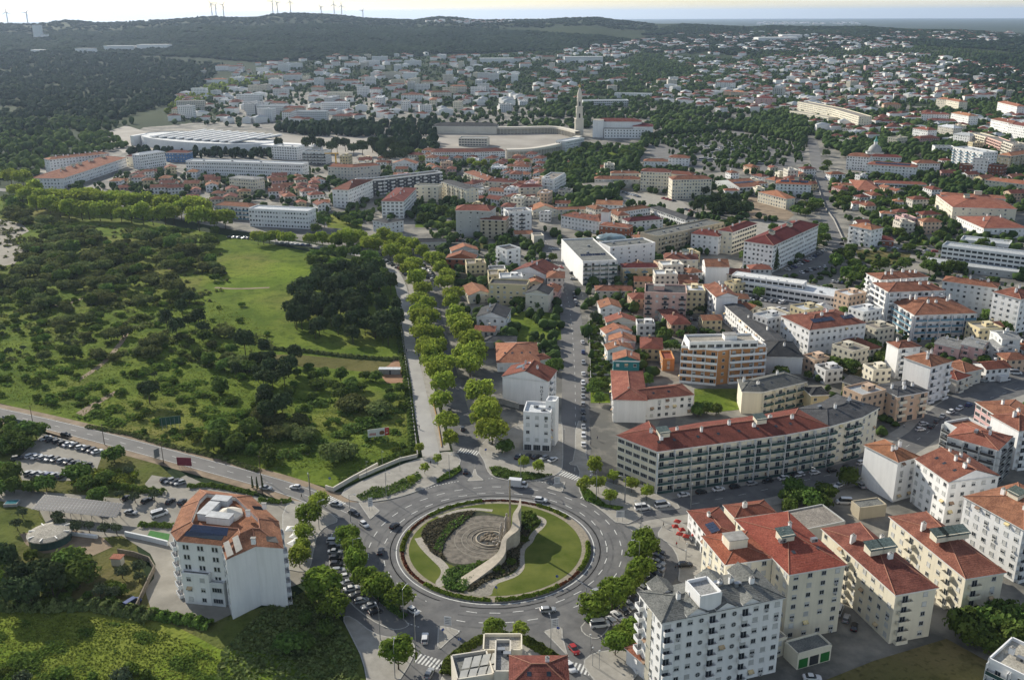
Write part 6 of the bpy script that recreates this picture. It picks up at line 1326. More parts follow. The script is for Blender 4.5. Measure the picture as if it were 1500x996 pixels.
# ------------------------------------------------------------------ monument in the roundabout
def monument():
 pts = [((430, 792), .4, 4.4), ((560, 705), 1.3, 4.0), ((650, 640), 2.2, 3.4), ((700, 590), 3.0, 2.4), ((712, 545), 3.6, 1.7), ((715, 500), 4.2, 1.4), ((745, 465), 5.0, 2.0), ((785, 432), 6.0, 2.6), ((800, 395), 6.6, 2.5), ((790, 350), 7.2, 1.9), ((797, 315), 7.8, 1.4), ((822, 280), 8.4, 1.0), ((824, 228), 9.0, .45)]
 P = [at(*cv('Q4', p), z) for p, z, w_ in pts]; Wd = [w_ for _, _, w_ in pts]
 for _ in range(2):
  Q, V = [P[0]], [Wd[0]]
  for i in range(len(P)-1): Q += [P[i]*.75+P[i+1]*.25, P[i]*.25+P[i+1]*.75]; V += [Wd[i]*.75+Wd[i+1]*.25, Wd[i]*.25+Wd[i+1]*.75]
  P, Wd = Q+[P[-1]], V+[Wd[-1]]
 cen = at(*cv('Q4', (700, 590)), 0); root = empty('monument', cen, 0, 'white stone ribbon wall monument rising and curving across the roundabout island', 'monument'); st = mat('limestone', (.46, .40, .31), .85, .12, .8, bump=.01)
 b = MB(); S = []
 for i, p in enumerate(P):
  t = (P[min(i+1, len(P)-1)]-P[max(i-1, 0)]).xy.normalized(); n = Vector((-t.y, t.x))*Wd[i]/2; S.append(((p.xy+n), (p.xy-n), p.z))
 for i in range(len(S)-1):
  (a, c, z), (a2, c2, z2) = S[i], S[i+1]; o = cen.xy; g = .15
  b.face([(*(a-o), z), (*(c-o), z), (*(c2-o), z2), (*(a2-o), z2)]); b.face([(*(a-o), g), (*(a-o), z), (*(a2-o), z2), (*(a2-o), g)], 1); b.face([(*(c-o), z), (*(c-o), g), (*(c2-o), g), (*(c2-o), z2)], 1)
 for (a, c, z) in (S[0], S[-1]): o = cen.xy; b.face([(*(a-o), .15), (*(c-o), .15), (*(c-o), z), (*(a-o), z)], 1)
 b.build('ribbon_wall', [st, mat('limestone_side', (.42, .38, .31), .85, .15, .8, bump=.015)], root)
 m0 = at(*cv('Q4', (757, 418)), 4.5); b = MB(); m1 = Vector((m0.x, m0.y, 0)); b.tube((0, 0, .2), (0, 0, 21), .42, .22, 10); b.build('mast', mat('weathered_steel', (.30, .25, .18), .6, .2), empty('mast', m1, 0, 'slim tall brown mast rising beside the stone ribbon monument', 'mast')).name = 'pole'
 fs = mat('carved_stone', (.34, .31, .27), .9, .3, 2)
 for i, (p, s, lb) in enumerate((((735, 400), 1.5, 'tall'), ((700, 445), 1.25, 'stooping'), ((692, 480), 1.0, 'kneeling'), ((722, 470), 1.15, 'slender'))):
  q = at(*cv('Q4', p), 2.2); r = empty('statue', (q.x, q.y, .2), i, '%s grey stone statue of a shepherd figure on the monument steps' % lb, 'statue', 'stone figures beside the fountain')
  b = MB(); b.lathe((0, 0, 0), [(.7*s, 0), (.75*s, .25), (.5*s, .6*s), (.55*s, 1.4*s), (.42*s, 2.2*s), (.5*s, 2.9*s), (.3*s, 3.35*s), (.14*s, 3.5*s)], 12); b.tube((.35*s, 0, 2.9*s), (.55*s, -.5*s, 2.1*s), .14*s, .1*s, 7); b.tube((-.35*s, 0, 2.9*s), (-.5*s, -.45*s, 2.2*s), .14*s, .1*s, 7)
  b.build('robe', fs, r, None, True); b = MB(); b.lathe((0, 0, 3.45*s), [(.1*s, 0), (.24*s, .12*s), (.28*s, .32*s), (.22*s, .55*s), (.02, .66*s)], 12); b.build('head', fs, r, None, True)
 for i, p in enumerate(((650, 520), (672, 540), (690, 520), (668, 500))):   # sheep
  q = at(*cv('Q4', p), .8); r = empty('statue', (q.x, q.y, .35), i*1.3, ['small stone sheep nearest the fountain rim', 'small stone sheep with lowered head by the wall', 'small stone sheep against the ribbon wall', 'small stone sheep behind the others'][i], 'statue', 'stone sheep beside the fountain')
  b = MB(); b.lathe((0, 0, 0), [(.02, -.6), (.3, -.5), (.38, 0), (.32, .45), (.02, .6)], 10)
  b.v = [(z, y, x+.75) for x, y, z in b.v]; b.tube((.5, 0, .85), (.85, 0, 1.15), .16, .14, 7); b.tube((.8, 0, 1.15), (1.1, 0, 1.0), .15, .08, 7)
  for sx in (-.35, .35):
   for sy in (-.18, .18): b.tube((sx, sy, 0), (sx, sy, .55), .06, .08, 6)
  b.build('body', fs, r, None, True)
 f0 = at(*cv('Q4', (622, 492)), .4); root = empty('fountain', (f0.x, f0.y, .22), 0, 'round stone fountain basin with rough rocks inside the cobbled court', 'fountain')
 for r0, r1, z, nm in ((4.1, 4.4, .45, 'rim'), (5.6, 5.8, .2, 'step'), (7.2, 7.35, .12, 'step')):
  b = MB(); b.lathe((0, 0, 0), [(r0, 0), (r0, z), (r1, z), (r1, 0)], 56); b.build(nm, st if nm == 'rim' else GRAV, root)
 b = MB(); b.lathe((0, 0, 0), [(4.08, .3), (.01, .3)], 40); b.build('water', mat('fountain_water', (.07, .065, .05), .08, .4, 1), root)
 r = random.Random(3); b = MB()
 for i in range(46):
  a, d = r.uniform(0, 6.28), r.uniform(0, 3.4)**1; s = r.uniform(.25, .6); b.lathe((d*math.cos(a), d*math.sin(a), .25), [(s, 0), (s*1.1, s*.4), (s*.6, s*.9), (.02, s)], 6)
 b.build('rocks', mat('rough_rock', (.22, .18, .13), .95, .4, 1.2), root)
 for i in range(1, 4):   # faint stone circles set in the cobbles
  b = MB(); rr = 7.45+i*1.15; b.lathe((0, 0, .012), [(rr, 0), (rr+.22, 0)], 70)
  if i != 2: b.build('paving_ring', GRAV, root)
monument()
# low hedges: short bushy rows
def hedge(label, P, wd, h, key='hedge', n=14, seed=1, grp=None, name='hedge', z=.1, leaf=.2):
 """clipped or loose planting along a line, as one bushy body"""
 r = np.random.RandomState(seed); P = [Vector((p[0], p[1])) for p in P]; L_ = [0]
 for i in range(len(P)-1): L_.append(L_[-1]+(P[i+1]-P[i]).length)
 N_ = int(L_[-1]*n); s = r.uniform(0, L_[-1], N_); cen = sum(P, Vector((0, 0)))/len(P)
 X = np.interp(s, L_, [p.x for p in P]); Y = np.interp(s, L_, [p.y for p in P]); i = np.clip(np.searchsorted(L_, s)-1, 0, len(P)-2)
 T = np.array([((P[k+1]-P[k]).normalized())[:] for k in range(len(P)-1)])[i]; u = r.uniform(-1, 1, N_); bumpy = .8+.25*np.sin(s*1.7)+.1*np.sin(s*4.1)
 zz = np.sqrt(np.clip(1-u**2, 0, 1))*h*bumpy*r.uniform(.55, 1, N_); pos = np.stack([X-T[:, 1]*u*wd/2-cen.x, Y+T[:, 0]*u*wd/2-cen.y, zz], 1)
 d = np.stack([-T[:, 1]*u, T[:, 0]*u, .7+0*u], 1)+r.normal(size=(N_, 3))*.4; d /= np.linalg.norm(d, axis=1)[:, None]
 a = np.cross(d, r.normal(size=(N_, 3))); a /= np.linalg.norm(a, axis=1)[:, None]; v = np.cross(d, a); q = (leaf*r.uniform(.7, 1.4, N_))[:, None]
 V = np.stack([pos-a*q-v*q, pos+a*q-v*q, pos+a*q+v*q, pos-a*q+v*q], 1).reshape(-1, 3)
 me = leafmesh(name, V, np.arange(4*N_).reshape(N_, 4), r.uniform(0, 1, N_), LEAF[key]); o = bpy.data.objects.new(name, me); COL.objects.link(o); o.location = (cen.x, cen.y, z)
 tag(o, label, 'hedge' if name == 'hedge' else 'planting', grp); return o
rr_ = RI-.9
for i, (a0, a1, k_, h_) in enumerate(((100, 140, 'hedge', .8), (163, 187, 'hedge', .8), (226, 268, 'hedge', .7), (271, 310, 'hedge', .9), (330, 363, 'hedge', 1.0), (36, 62, 'hedge', .8))):
 hedge(['yellow-green clipped hedge on the far left of the island rim', 'yellow-green hedge at the western tip of the island rim', 'yellow-green hedge on the near left of the island rim', 'yellow-green hedge on the near right of the island rim', 'yellow-green hedge at the eastern tip of the island rim', 'yellow-green hedge on the far right of the island rim'][i], arc(rr_, a0, a1, 24), 1.5, h_, k_, 46, i, 'clipped hedges on the roundabout rim', z=.19)
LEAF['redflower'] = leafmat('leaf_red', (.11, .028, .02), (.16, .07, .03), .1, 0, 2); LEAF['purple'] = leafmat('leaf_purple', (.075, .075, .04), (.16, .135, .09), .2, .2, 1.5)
for i, (a0, a1) in enumerate(((62, 100), (140, 163), (187, 226), (310, 330))): hedge(['red flower border facing the avenues', 'short red flower border on the western rim', 'red flower border on the near left rim', 'short red flower border on the near right rim'][i], arc(rr_, a0, a1, 24), 1.1, .35, 'redflower', 30, 10+i, 'red flower borders on the roundabout rim', 'flower_border', z=.19, leaf=.16)
def bedfill(label, c, pts, n, key, seed, h=.7, leaf=.22, name='planting', z=.2):
 P = np.array([at(*cv(c, p)).xy for p in pts]); r = np.random.RandomState(seed); lo, hi = P.min(0), P.max(0); q = r.uniform(lo, hi, (n*3, 2)); q = q[inpoly(q, P)][:n]; N_ = len(q); cen = q.mean(0)
 hh = h*(.35+.65*(.5+.5*np.sin(q[:, 0]*1.3+1)*np.cos(q[:, 1]*1.1)))*r.uniform(.3, 1, N_); pos = np.stack([q[:, 0]-cen[0], q[:, 1]-cen[1], hh], 1)
 d = np.array([0, 0, 1.])+r.normal(size=(N_, 3))*.6; d /= np.linalg.norm(d, axis=1)[:, None]; a = np.cross(d, r.normal(size=(N_, 3))); a /= np.linalg.norm(a, axis=1)[:, None]; v = np.cross(d, a); s = (leaf*r.uniform(.6, 1.4, N_))[:, None]
 V = np.stack([pos-a*s-v*s, pos+a*s-v*s, pos+a*s+v*s, pos-a*s+v*s], 1).reshape(-1, 3)
 me = leafmesh(name, V, np.arange(4*N_).reshape(N_, 4), r.uniform(0, 1, N_), LEAF[key]); o = bpy.data.objects.new(name, me); COL.objects.link(o); o.location = (cen[0], cen[1], z); tag(o, label, 'planting', None, 'stuff'); return o
bedfill('dark leafy ground cover around the cobbled court', 'Q4', [(290, 360), (420, 325), (530, 312), (470, 375), (430, 400), (380, 440), (320, 520), (305, 590), (340, 650), (235, 590), (190, 530), (165, 470), (210, 400)], 2600, 'purple', 1)
bedfill('green ground cover along the bed edge', 'Q4', [(350, 400), (450, 350), (500, 345), (440, 400), (380, 440), (330, 500), (300, 600), (250, 570), (270, 520), (310, 450)], 900, 'deep', 2, .9)
bedfill('dark shrubs below the ribbon wall', 'Q4', [(300, 770), (330, 710), (400, 680), (520, 670), (600, 650), (460, 850), (330, 835)], 1300, 'deep', 3, .8)
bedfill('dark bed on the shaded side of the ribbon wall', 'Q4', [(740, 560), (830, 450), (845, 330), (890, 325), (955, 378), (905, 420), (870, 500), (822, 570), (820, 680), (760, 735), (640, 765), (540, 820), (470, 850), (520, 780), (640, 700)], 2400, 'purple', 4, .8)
bedfill('green shrubs on the shaded side of the ribbon wall', 'Q4', [(830, 330), (900, 330), (950, 380), (900, 420), (840, 430)], 500, 'deep', 5, 1.6, .3)
for i, (p, s) in enumerate((((842, 498), .75), ((765, 645), .8), ((708, 712), .6), ((880, 420), .8), ((875, 340), 1.0), ((905, 345), .9), ((555, 660), .8), ((940, 380), .7), ((665, 690), .9))):
 o = tree_px('bush', 'Q4', p, s, label=['round golden shrub by the curving path', 'round green shrub below the ribbon wall', 'small shrub near the gravel tip', 'dark shrub beside the ribbon prow', 'large shrub at the ribbon prow', 'shrub right of the ribbon prow', 'golden shrub on the court edge', 'shrub at the head of the path', 'broad golden shrub against the ribbon wall'][i], group='shrubs in the roundabout island')
# beds around the ring
bedfill('low green planting on the north island between the avenues', 'P4', [(330, 805), (400, 800), (480, 830), (600, 840), (730, 850), (620, 880), (500, 885), (360, 855)], 2400, 'deep', 6, .8, z=.15)
bedfill('green planting under the young trees right of the ring', 'Q6', [(25, 100), (60, 110), (150, 190), (230, 200), (210, 215), (120, 195), (50, 165)], 2200, 'bush', 7, .6, z=.15)
bedfill('low green planting on the north-west plaza edge', 'Z', [(522, 728), (545, 715), (570, 712), (612, 692), (618, 700), (600, 716), (565, 728), (530, 734)], 1600, 'deep', 8, .7, z=.15)
bedfill('planting beside the avenue mouth', 'P4', [(0, 900), (0, 880), (60, 840), (150, 795), (155, 825), (90, 870)], 900, 'bush', 9, .7, z=.15)
hedge('curved green hedge around the bottom building', [at(*cv('Q5', p)).xy for p in [(300, 540), (330, 450), (420, 380), (540, 310), (690, 298), (800, 330), (900, 390), (990, 450), (1010, 500)]], 3.2, 1.3, 'bush', 90, 21, z=.14, leaf=.24)
hedge('green hedge under the trees of the east parking island', [at(*cv('Q6', p)).xy for p in [(60, 730), (130, 690), (200, 630), (260, 580), (300, 500), (300, 420), (320, 360)]], 3.0, 1.0, 'deep', 70, 22, z=.1)
hedge('dark hedge under the trees of the west parking island', [at(*cv('Q3', p)).xy for p in [(270, 330), (310, 430), (330, 500), (400, 590), (480, 660), (550, 710)]], 2.4, .9, 'deep', 60, 23, z=.1)
hedge('trimmed hedge between the hotel yard and the west road', [at(*cv('Q2', p)).xy for p in [(210, 130), (330, 120), (450, 140), (590, 170)]], 2.2, 1.4, 'bush', 60, 24)
hedge('trimmed hedge in front of the hotel forecourt', [at(*cv('Q2', p)).xy for p in [(610, 205), (740, 215), (790, 205)]], 2, 1.3, 'bush', 60, 25)
hedge('long green hedge behind the solar carport', [at(*cv('Q1', p)).xy for p in [(430, 100), (560, 110), (760, 135)]], 3, 2.0, 'bush', 60, 26)
hedge('hedge along the lower edge of the car yard', [at(*cv('Q2', p)).xy for p in [(-60, 345), (40, 345), (130, 350)]], 2.5, 1.4, 'bush', 60, 27)
hedge('rough hedge above the green field', [at(*cv('Q1', p)).xy for p in [(0, 655), (200, 665), (420, 655), (640, 690), (700, 720)]], 5, 2.6, 'oak', 60, 28, leaf=.32)
hedge('scrubby bank between the hotel yard and the field', [at(*cv('Q2', p)).xy for p in [(0, 840), (120, 870), (240, 880), (340, 915)]], 4, 2.0, 'bush', 70, 29, leaf=.28)
hedge('dark overgrown stone wall across the meadow', [at(*cv('M2', p)).xy for p in [(0, 295), (250, 315), (450, 340), (700, 360), (770, 350)]], 2.6, 1.5, 'oak', 40, 30, leaf=.3)
hedge('overgrown bank along the left edge of the promenade', [at(*cv('M2', p)).xy for p in [(440, 1020), (600, 940), (760, 870), (830, 850), (815, 640), (800, 500), (770, 330), (750, 160), (735, 20)]], 3.2, 1.5, 'deep', 30, 31, leaf=.3)
hedge('grassy bank under the stone wall by the west road', [at(*cv('M1', p)).xy for p in [(470, 720), (700, 760), (900, 820), (1200, 890), (1400, 960)]], 2.6, .9, 'oak', 30, 32, leaf=.25)
# ------------------------------------------------------------------ trees of the avenue and the roundabout
tl = []
for i, p in enumerate([(659, 640), (654, 617), (646, 582), (650, 562), (640, 545), (648, 530), (631, 520), (643, 505), (624, 500), (636, 488), (619, 478), (634, 528), (626, 512), (620, 490), (614, 468), (630, 466), (614, 456), (625, 446), (611, 436), (619, 424), (608, 412), (614, 402), (600, 396), (606, 386), (588, 381), (594, 373), (571, 371), (580, 364), (549, 360), (536, 355)]):
 tl.append((tree_px('plane', 'Z', p, 1.0 if i > 1 else .8, group='plane trees of the left avenue row'), 'bright green plane tree'))
tl.sort(key=lambda t: t[0].location.y)
for i, (o, d) in enumerate(tl): o['label'] = 'bright green plane tree, %s from the roundabout in the left avenue row' % ordi(i+1)
tl = []
for i, p in enumerate([(721, 629), (714, 597), (702, 572), (712, 610), (688, 532), (676, 516), (695, 520), (690, 498), (678, 486), (672, 470), (668, 458), (661, 442), (664, 428), (651, 413), (655, 402), (645, 392), (632, 377), (640, 382), (618, 368), (605, 361), (592, 356), (578, 350), (563, 347), (508, 348), (522, 344)]):
 tl.append((tree_px('plane', 'Z', p, 1.12, group='plane trees of the right avenue row'), ''))
tl.sort(key=lambda t: t[0].location.y)
for i, (o, d) in enumerate(tl): o['label'] = 'large plane tree, %s from the roundabout in the right avenue row' % ordi(i+1)
def row(key, c, pts, sc, desc, tail, group, jit=0.):
 out = []
 for p in pts:
  P = at(*cv(c, p), TK[key]['hc']*sc); P = P+Vector((trng.uniform(-jit, jit), trng.uniform(-jit, jit), 0)); out.append((tree(key, P.x, P.y, sc, group=group), desc))
 rank_labels(out, tail); return out
row('street', 'Z', [(509, 783), (518, 803), (521, 826), (534, 846), (553, 862), (585, 876)], 1.0, 'dense round street tree', 'on the west parking island', 'trees on the west parking island')
row('street', 'Z', [(943, 790), (936, 806), (940, 828), (930, 845), (914, 860), (897, 872), (868, 886), (948, 800)], 1.05, 'dense round street tree', 'on the east parking island', 'trees on the east parking island')
row('street', 'Q3', [(160, 525), (175, 575), (215, 640), (140, 560)], 1.15, 'large green tree', 'beside the dark slope below the hotel', 'trees beside the slope below the hotel')
row('street', 'Q3', [(512, 862)], 1.2, 'round green tree on the pavement corner', 'south-west of the roundabout', 'lone pavement tree'); row('street', 'Q2', [(890, 275)], 1.2, 'weeping willow', 'beside the hotel forecourt', 'forecourt trees')
row('plane', 'Q2', [(860, 380), (850, 450), (835, 520), (945, 210)], .62, 'feathery light green tree', 'along the hotel forecourt', 'forecourt trees')
row('street', 'Q6', [(265, 755), (195, 815), (230, 790)], .95, 'green tree', 'at the corner of the slate-roofed block', 'trees at the slate-roofed block')
row('young', 'Q6', [(55, 90), (115, 85), (170, 140), (95, 10), (185, 45), (270, 85), (340, 118)], 1.1, 'young light green tree', 'on the pavement right of the ring', 'young trees right of the ring')
row('young', 'P4', [(645, 790), (550, 755), (1005, 800)], 1.0, 'young tree', 'on the north island between the avenues', 'young trees on the north island')
row('street', 'Q5', [(597, 245)], .92, 'round green tree', 'in the hedge below the ring', 'trees below the ring'); row('young', 'Q5', [(762, 250)], 1.0, 'thin young tree', 'in the hedge below the ring', 'trees below the ring')
row('young', 'Z', [(622, 684), (641, 672), (615, 656), (603, 700), (470, 840)], .8, 'small plaza tree', 'at the north-west plaza', 'plaza trees')
row('olive', 'Q1', [(265, 245), (275, 275), (335, 270), (350, 290), (408, 282), (480, 290), (535, 292), (550, 135), (620, 145), (710, 135), (100, 215), (560, 490), (640, 510), (640, 465), (460, 580), (520, 590), (415, 465), (640, 470), (75, 270), (30, 600), (590, 25), (240, 80), (160, 80)], 1.0, 'small grey-green olive tree', 'in the yards around the solar carport', 'olive trees around the carport')
row('deepoak', 'Q1', [(320, 440), (340, 470), (290, 470), (360, 510)], 1.15, 'broad dark green tree', 'in the garden below the round pavilion', 'trees in the garden below the pavilion')
row('pine', 'Q1', [(80, 500), (180, 480), (130, 560), (30, 430), (230, 520), (60, 560)], 1.0, 'dark conifer', 'left of the garden below the pavilion', 'conifers in the lower left')
row('deepoak', 'Q1', [(40, 60), (360, 40), (480, 60), (140, 95), (20, 30), (0, 110), (210, 90), (60, 100), (450, 145), (390, 90)], .8, 'round tree', 'between the car park and the carport', 'trees between car park and carport')
row('olive', 'Q1', [(560, 970), (100, 1000)], 1.5, 'grey-green tree', 'at the bottom of the green field', 'trees at the bottom left')
row('deepoak', 'Q8', [(800, 700), (860, 730), (720, 760), (900, 770), (780, 800), (690, 700), (850, 690), (650, 730), (930, 720)], 1.15, 'broad dark green tree', 'in the clump at the lower right corner', 'trees in the lower right clump')
row('deepoak', 'P8', [(400, 640), (40, 760), (60, 700), (220, 790), (170, 800), (130, 740), (30, 820), (255, 720)], .9, 'leafy street tree', 'behind the garages and the red metal roof', 'trees behind the garages')
row('deepoak', 'P4', [(765, 160), (730, 150), (430, 660)], .9, 'green garden tree', 'beside the hotel with lettering', 'trees beside the hotel with lettering')
row('olive', 'P3', [(640, 500), (1000, 580), (1040, 715)], 1.4, 'garden tree', 'by the east avenue gardens', 'garden trees by the east avenue')
row('deepoak', 'P3', [(650, 500), (530, 480), (350, 140), (420, 95), (390, 215), (735, 200)], .95, 'dark green tree', 'between the gabled houses', 'trees between the gabled houses')
row('cedar', 'B', [(130, 730)], 1.0, 'tall grey-green cedar before the large white school', 'at its corner', 'cedar')
row('cypress', 'B', [(305, 60), (290, 80), (275, 60), (255, 30)], 1.5, 'dark slim cypress', 'beside the far street', 'cypresses beside the far street')
row('cypress', 'Q2', [(575, 130), (602, 140), (632, 140)], .6, 'slim dark cypress', 'at the hotel forecourt hedge', 'cypresses at the forecourt')
row('pine', 'C', [(30, 35), (180, 40), (215, 30), (320, 55), (350, 40), (395, 35), (440, 60), (490, 55), (545, 40), (590, 60), (620, 50), (650, 45), (670, 70), (700, 60), (725, 45), (600, 90), (640, 100), (700, 95), (740, 85), (260, 40)], 1.5, 'tall dark stone pine', 'on the edge of the sanctuary plaza', 'pines on the plaza edge')
row('plane', 'C', [(770, 100), (800, 95), (820, 125), (760, 120), (950, 120), (1090, 140), (1160, 150), (1210, 145), (1310, 140), (1390, 140), (1120, 150)], .85, 'light green tree', 'along the street before the seminary', 'trees along the street before the seminary')
row('midoak', 'C', [(830, 400), (850, 440), (820, 450), (870, 380), (930, 410), (980, 430), (420, 460), (440, 430), (400, 450), (460, 470), (240, 440), (235, 500), (280, 470), (100, 235), (1060, 510), (1000, 490), (910, 490)], 1.0, 'green tree', 'between the hotels and the avenue', 'trees between the hotels and the avenue')
row('midpine', 'A', [(1060, 300), (1100, 280), (1130, 330), (1180, 340), (1230, 340), (1280, 370), (1090, 350), (1150, 390), (1210, 400), (1050, 360), (1260, 400), (1110, 400), (1300, 400), (1020, 380), (1190, 370)], 1.0, 'dense black-green tree', 'in the dark grove right of the seminary', 'trees of the dark grove')
row('midoak', 'B', [(500, 640), (540, 660), (570, 700), (470, 690), (600, 740), (520, 750), (570, 770), (840, 700), (985, 720), (1110, 720), (1145, 715), (1075, 725), (1040, 540), (370, 380), (330, 390), (290, 370), (260, 400), (300, 420), (360, 360), (390, 520), (400, 560), (380, 540), (555, 300), (510, 320), (530, 350), (910, 290), (940, 270), (880, 280), (1275, 580), (415, 90), (420, 150), (400, 180), (310, 165), (680, 210), (760, 215), (630, 750), (710, 700)], 1.0, 'dark green tree', 'in the school and church quarter', 'trees of the school and church quarter')
row('deepoak', 'P7', [(300, 650), (410, 660), (280, 690), (560, 560), (600, 590), (540, 490), (1210, 400), (1270, 420), (620, 620), (390, 330), (440, 80), (530, 150)], 1.0, 'green garden tree', 'around the solar-roofed white building', 'trees around the solar-roofed building')
row('deepoak', 'P6', [(720, 430), (760, 420), (380, 250), (700, 440), (820, 430), (80, 360), (40, 300), (350, 100), (60, 270)], .75, 'small garden tree', 'beside the ochre-trimmed building', 'garden trees beside the ochre-trimmed building')
row('deepoak', 'P5', [(500, 700), (530, 760), (620, 650), (550, 630), (650, 670), (470, 680), (690, 480), (720, 520), (290, 340), (350, 430), (200, 430), (350, 625), (360, 810), (700, 500), (1090, 430), (1060, 520), (1010, 560)], .85, 'leafy yard tree', 'between the pink and the orange blocks', 'yard trees between the pink and orange blocks')
# gardens of the east avenue
gs = scatter('P3', [(960, 610), (1070, 610), (1105, 900), (1100, 1060), (975, 1060)], 46, 2.6, 41, .3)
rank_labels([(tree('bush', p[0], p[1], .8, group='bushes in the terraced gardens'), 'small clipped garden bush') for p in gs], 'in the terraced gardens of the east avenue')
# left row of big planes and the pale hedge trees
row('plane', 'D', [(x, y+trng.uniform(-8, 8)) for x, y in [(60, 215), (120, 230), (180, 290), (240, 330), (300, 330), (350, 340), (400, 345), (450, 330), (500, 345), (550, 340), (600, 350), (650, 345), (700, 360), (750, 350), (800, 365), (850, 360), (900, 375), (950, 370), (990, 385), (1060, 390), (1120, 400), (1170, 440), (1090, 455), (1230, 440)]], 1.75, 'large round plane tree', 'in the front left tree row', 'plane trees of the front left row', .8)
row('plane', 'D', [(x, y+trng.uniform(-6, 6)) for x, y in [(90, 285), (140, 320), (200, 355), (270, 375), (330, 385), (380, 395), (440, 400), (490, 400), (540, 405), (600, 405), (660, 415), (720, 420), (780, 425), (840, 430), (900, 430), (950, 430)]], 1.45, 'shaded plane tree', 'in the inner left tree row', 'plane trees of the inner left row', .8)
row('plane', 'C', [(-90, 555), (-55, 555), (-20, 550), (15, 545), (50, 555), (85, 560), (200, 560), (235, 555), (270, 560), (300, 565), (340, 570), (380, 560), (420, 570), (450, 560), (480, 555), (520, 600), (560, 570), (600, 560), (640, 590)], .95, 'light green avenue tree', 'in the row before the grey-white hotel', 'light green trees before the grey-white hotel', .6)
row('deepoak', 'D', [(500, 580), (700, 550), (765, 520), (840, 525), (890, 515), (1020, 520), (1180, 520), (950, 530)], 1.0, 'young roadside tree', 'on the meadow side of the left avenue', 'roadside trees on the meadow side')
# ------------------------------------------------------------------ the meadow: scrub oaks, bushes and the dark grove
ML = []
def patch(key, c, poly, n, mind, seed, sc, desc, tail, group, roads=True):
 out = []
 for p in scatter(c, poly, n, mind, seed, 1.5, roads): out.append((tree(key if isinstance(key, str) else trng.choice(key), p[0], p[1], sc*trng.uniform(.65, 1.25), group=group), desc))
 rank_labels(out, tail); ML.append(len(out))
patch('pine', 'M2', [(170, 180), (190, 30), (330, -80), (560, -110), (720, 0), (750, 130), (740, 280), (560, 290), (300, 250)], 80, 3.6, 51, 1.05, 'tall dark pine', 'in the grove beside the promenade', 'dark grove beside the promenade')
patch('deepoak', 'C', [(230, 620), (440, 590), (640, 730), (670, 800), (660, 920), (500, 930), (350, 900), (200, 830)], 36, 4.4, 52, 1.15, 'dense green oak', 'at the avenue bend', 'oaks at the avenue bend')
patch(('oak', 'oak', 'deepoak'), 'D', [(0, 330), (250, 430), (300, 500), (700, 560), (1080, 560), (1200, 640), (1200, 780), (1100, 880), (600, 800), (150, 820), (130, 620), (250, 560), (0, 430)], 125, 5.2, 53, 1.15, 'dense rounded oak', 'in the upper meadow thicket', 'thicket of oaks in the upper meadow')
patch(('oak', 'oak', 'deepoak'), 'D', [(-300, 700), (120, 700), (600, 780), (1150, 860), (1150, 940), (600, 940), (-300, 940)], 60, 5.5, 54, 1.0, 'spreading oak', 'across the middle of the upper meadow', 'oaks across the upper meadow')
patch(('oak', 'oak', 'deepoak', 'olive'), 'M1', [(-100, 60), (350, 60), (560, 130), (700, 200), (950, 330), (1100, 460), (800, 480), (600, 380), (330, 400), (-100, 400)], 40, 7.0, 55, .85, 'scrub oak', 'on the left part of the open meadow', 'scrub oaks of the left meadow')
patch(('oak', 'deepoak', 'pine'), 'M1', [(900, 100), (1100, 20), (1150, 120), (1250, 220), (1476, 300), (1476, 480), (1200, 470), (1050, 400), (900, 250)], 24, 7.0, 56, .85, 'dark scrub oak', 'on the middle of the open meadow', 'scrub oaks of the middle meadow')
patch('pine', 'M2', [(-30, 360), (200, 370), (170, 500), (150, 700), (0, 760)], 12, 5, 57, .85, 'slim dark tree', 'in the middle meadow clump', 'dark clump in the middle meadow')
patch('oak', 'M2', [(0, 640), (120, 600), (280, 730), (250, 800), (100, 800), (0, 720)], 6, 5, 58, .8, 'round scrub tree', 'right of the middle meadow clump', 'scrub trees right of the clump')
patch('deepoak', 'M2', [(180, 400), (560, 450), (780, 520), (800, 620), (560, 610), (300, 600), (160, 560)], 22, 5.5, 59, .75, 'green scrub tree', 'below the bare orange strip', 'scrub trees below the orange strip')
patch('deepoak', 'M1', [(1100, 720), (1400, 760), (1460, 900), (1300, 950), (1100, 850)], 9, 5, 60, .9, 'green scrub tree', 'beside the west road', 'scrub trees beside the west road')
patch('fieldbush', 'M1', [(-100, 400), (600, 420), (1000, 480), (1476, 520), (1476, 900), (1100, 860), (600, 700), (0, 560)], 75, 3.4, 61, 1.0, 'low bush', 'on the lower meadow', 'low bushes of the lower meadow')
patch('fieldbush', 'M1', [(-100, 60), (600, 30), (1476, 60), (1476, 480), (600, 400), (-100, 400)], 85, 3.6, 62, 1.1, 'low bush', 'on the upper open meadow', 'low bushes of the upper meadow')
patch('fieldbush', 'M2', [(160, 560), (780, 620), (820, 860), (500, 900), (0, 940), (0, 780)], 26, 3.4, 63, .9, 'low bush', 'around the billboard field', 'low bushes around the billboard field')
row('oak', 'M2', [(445, 840), (400, 870), (240, 750), (505, 590), (645, 610), (480, 590)], 1.0, 'solitary round tree', 'around the white and red billboard', 'solitary trees near the billboard')
row('pine', 'M1', [(800, 520), (1430, 560), (1440, 620)], .9, 'tall open-crowned tree', 'standing alone in the meadow', 'lone tall trees of the meadow')
row('deepoak', 'M1', [(610, 860), (1150, 800), (1270, 780), (1190, 500), (60, 970), (420, 960), (80, 780)], 1.05, 'round bright tree', 'near the west road car park', 'trees near the west road')
patch('deepoak', 'Q3', [(-20, 560), (110, 640), (240, 740), (330, 880), (330, 1010), (-100, 1010), (-40, 720)], 4, 4.2, 64, .9, 'dark slope tree', 'on the shaded bank below the hotel', 'trees on the shaded bank below the hotel')
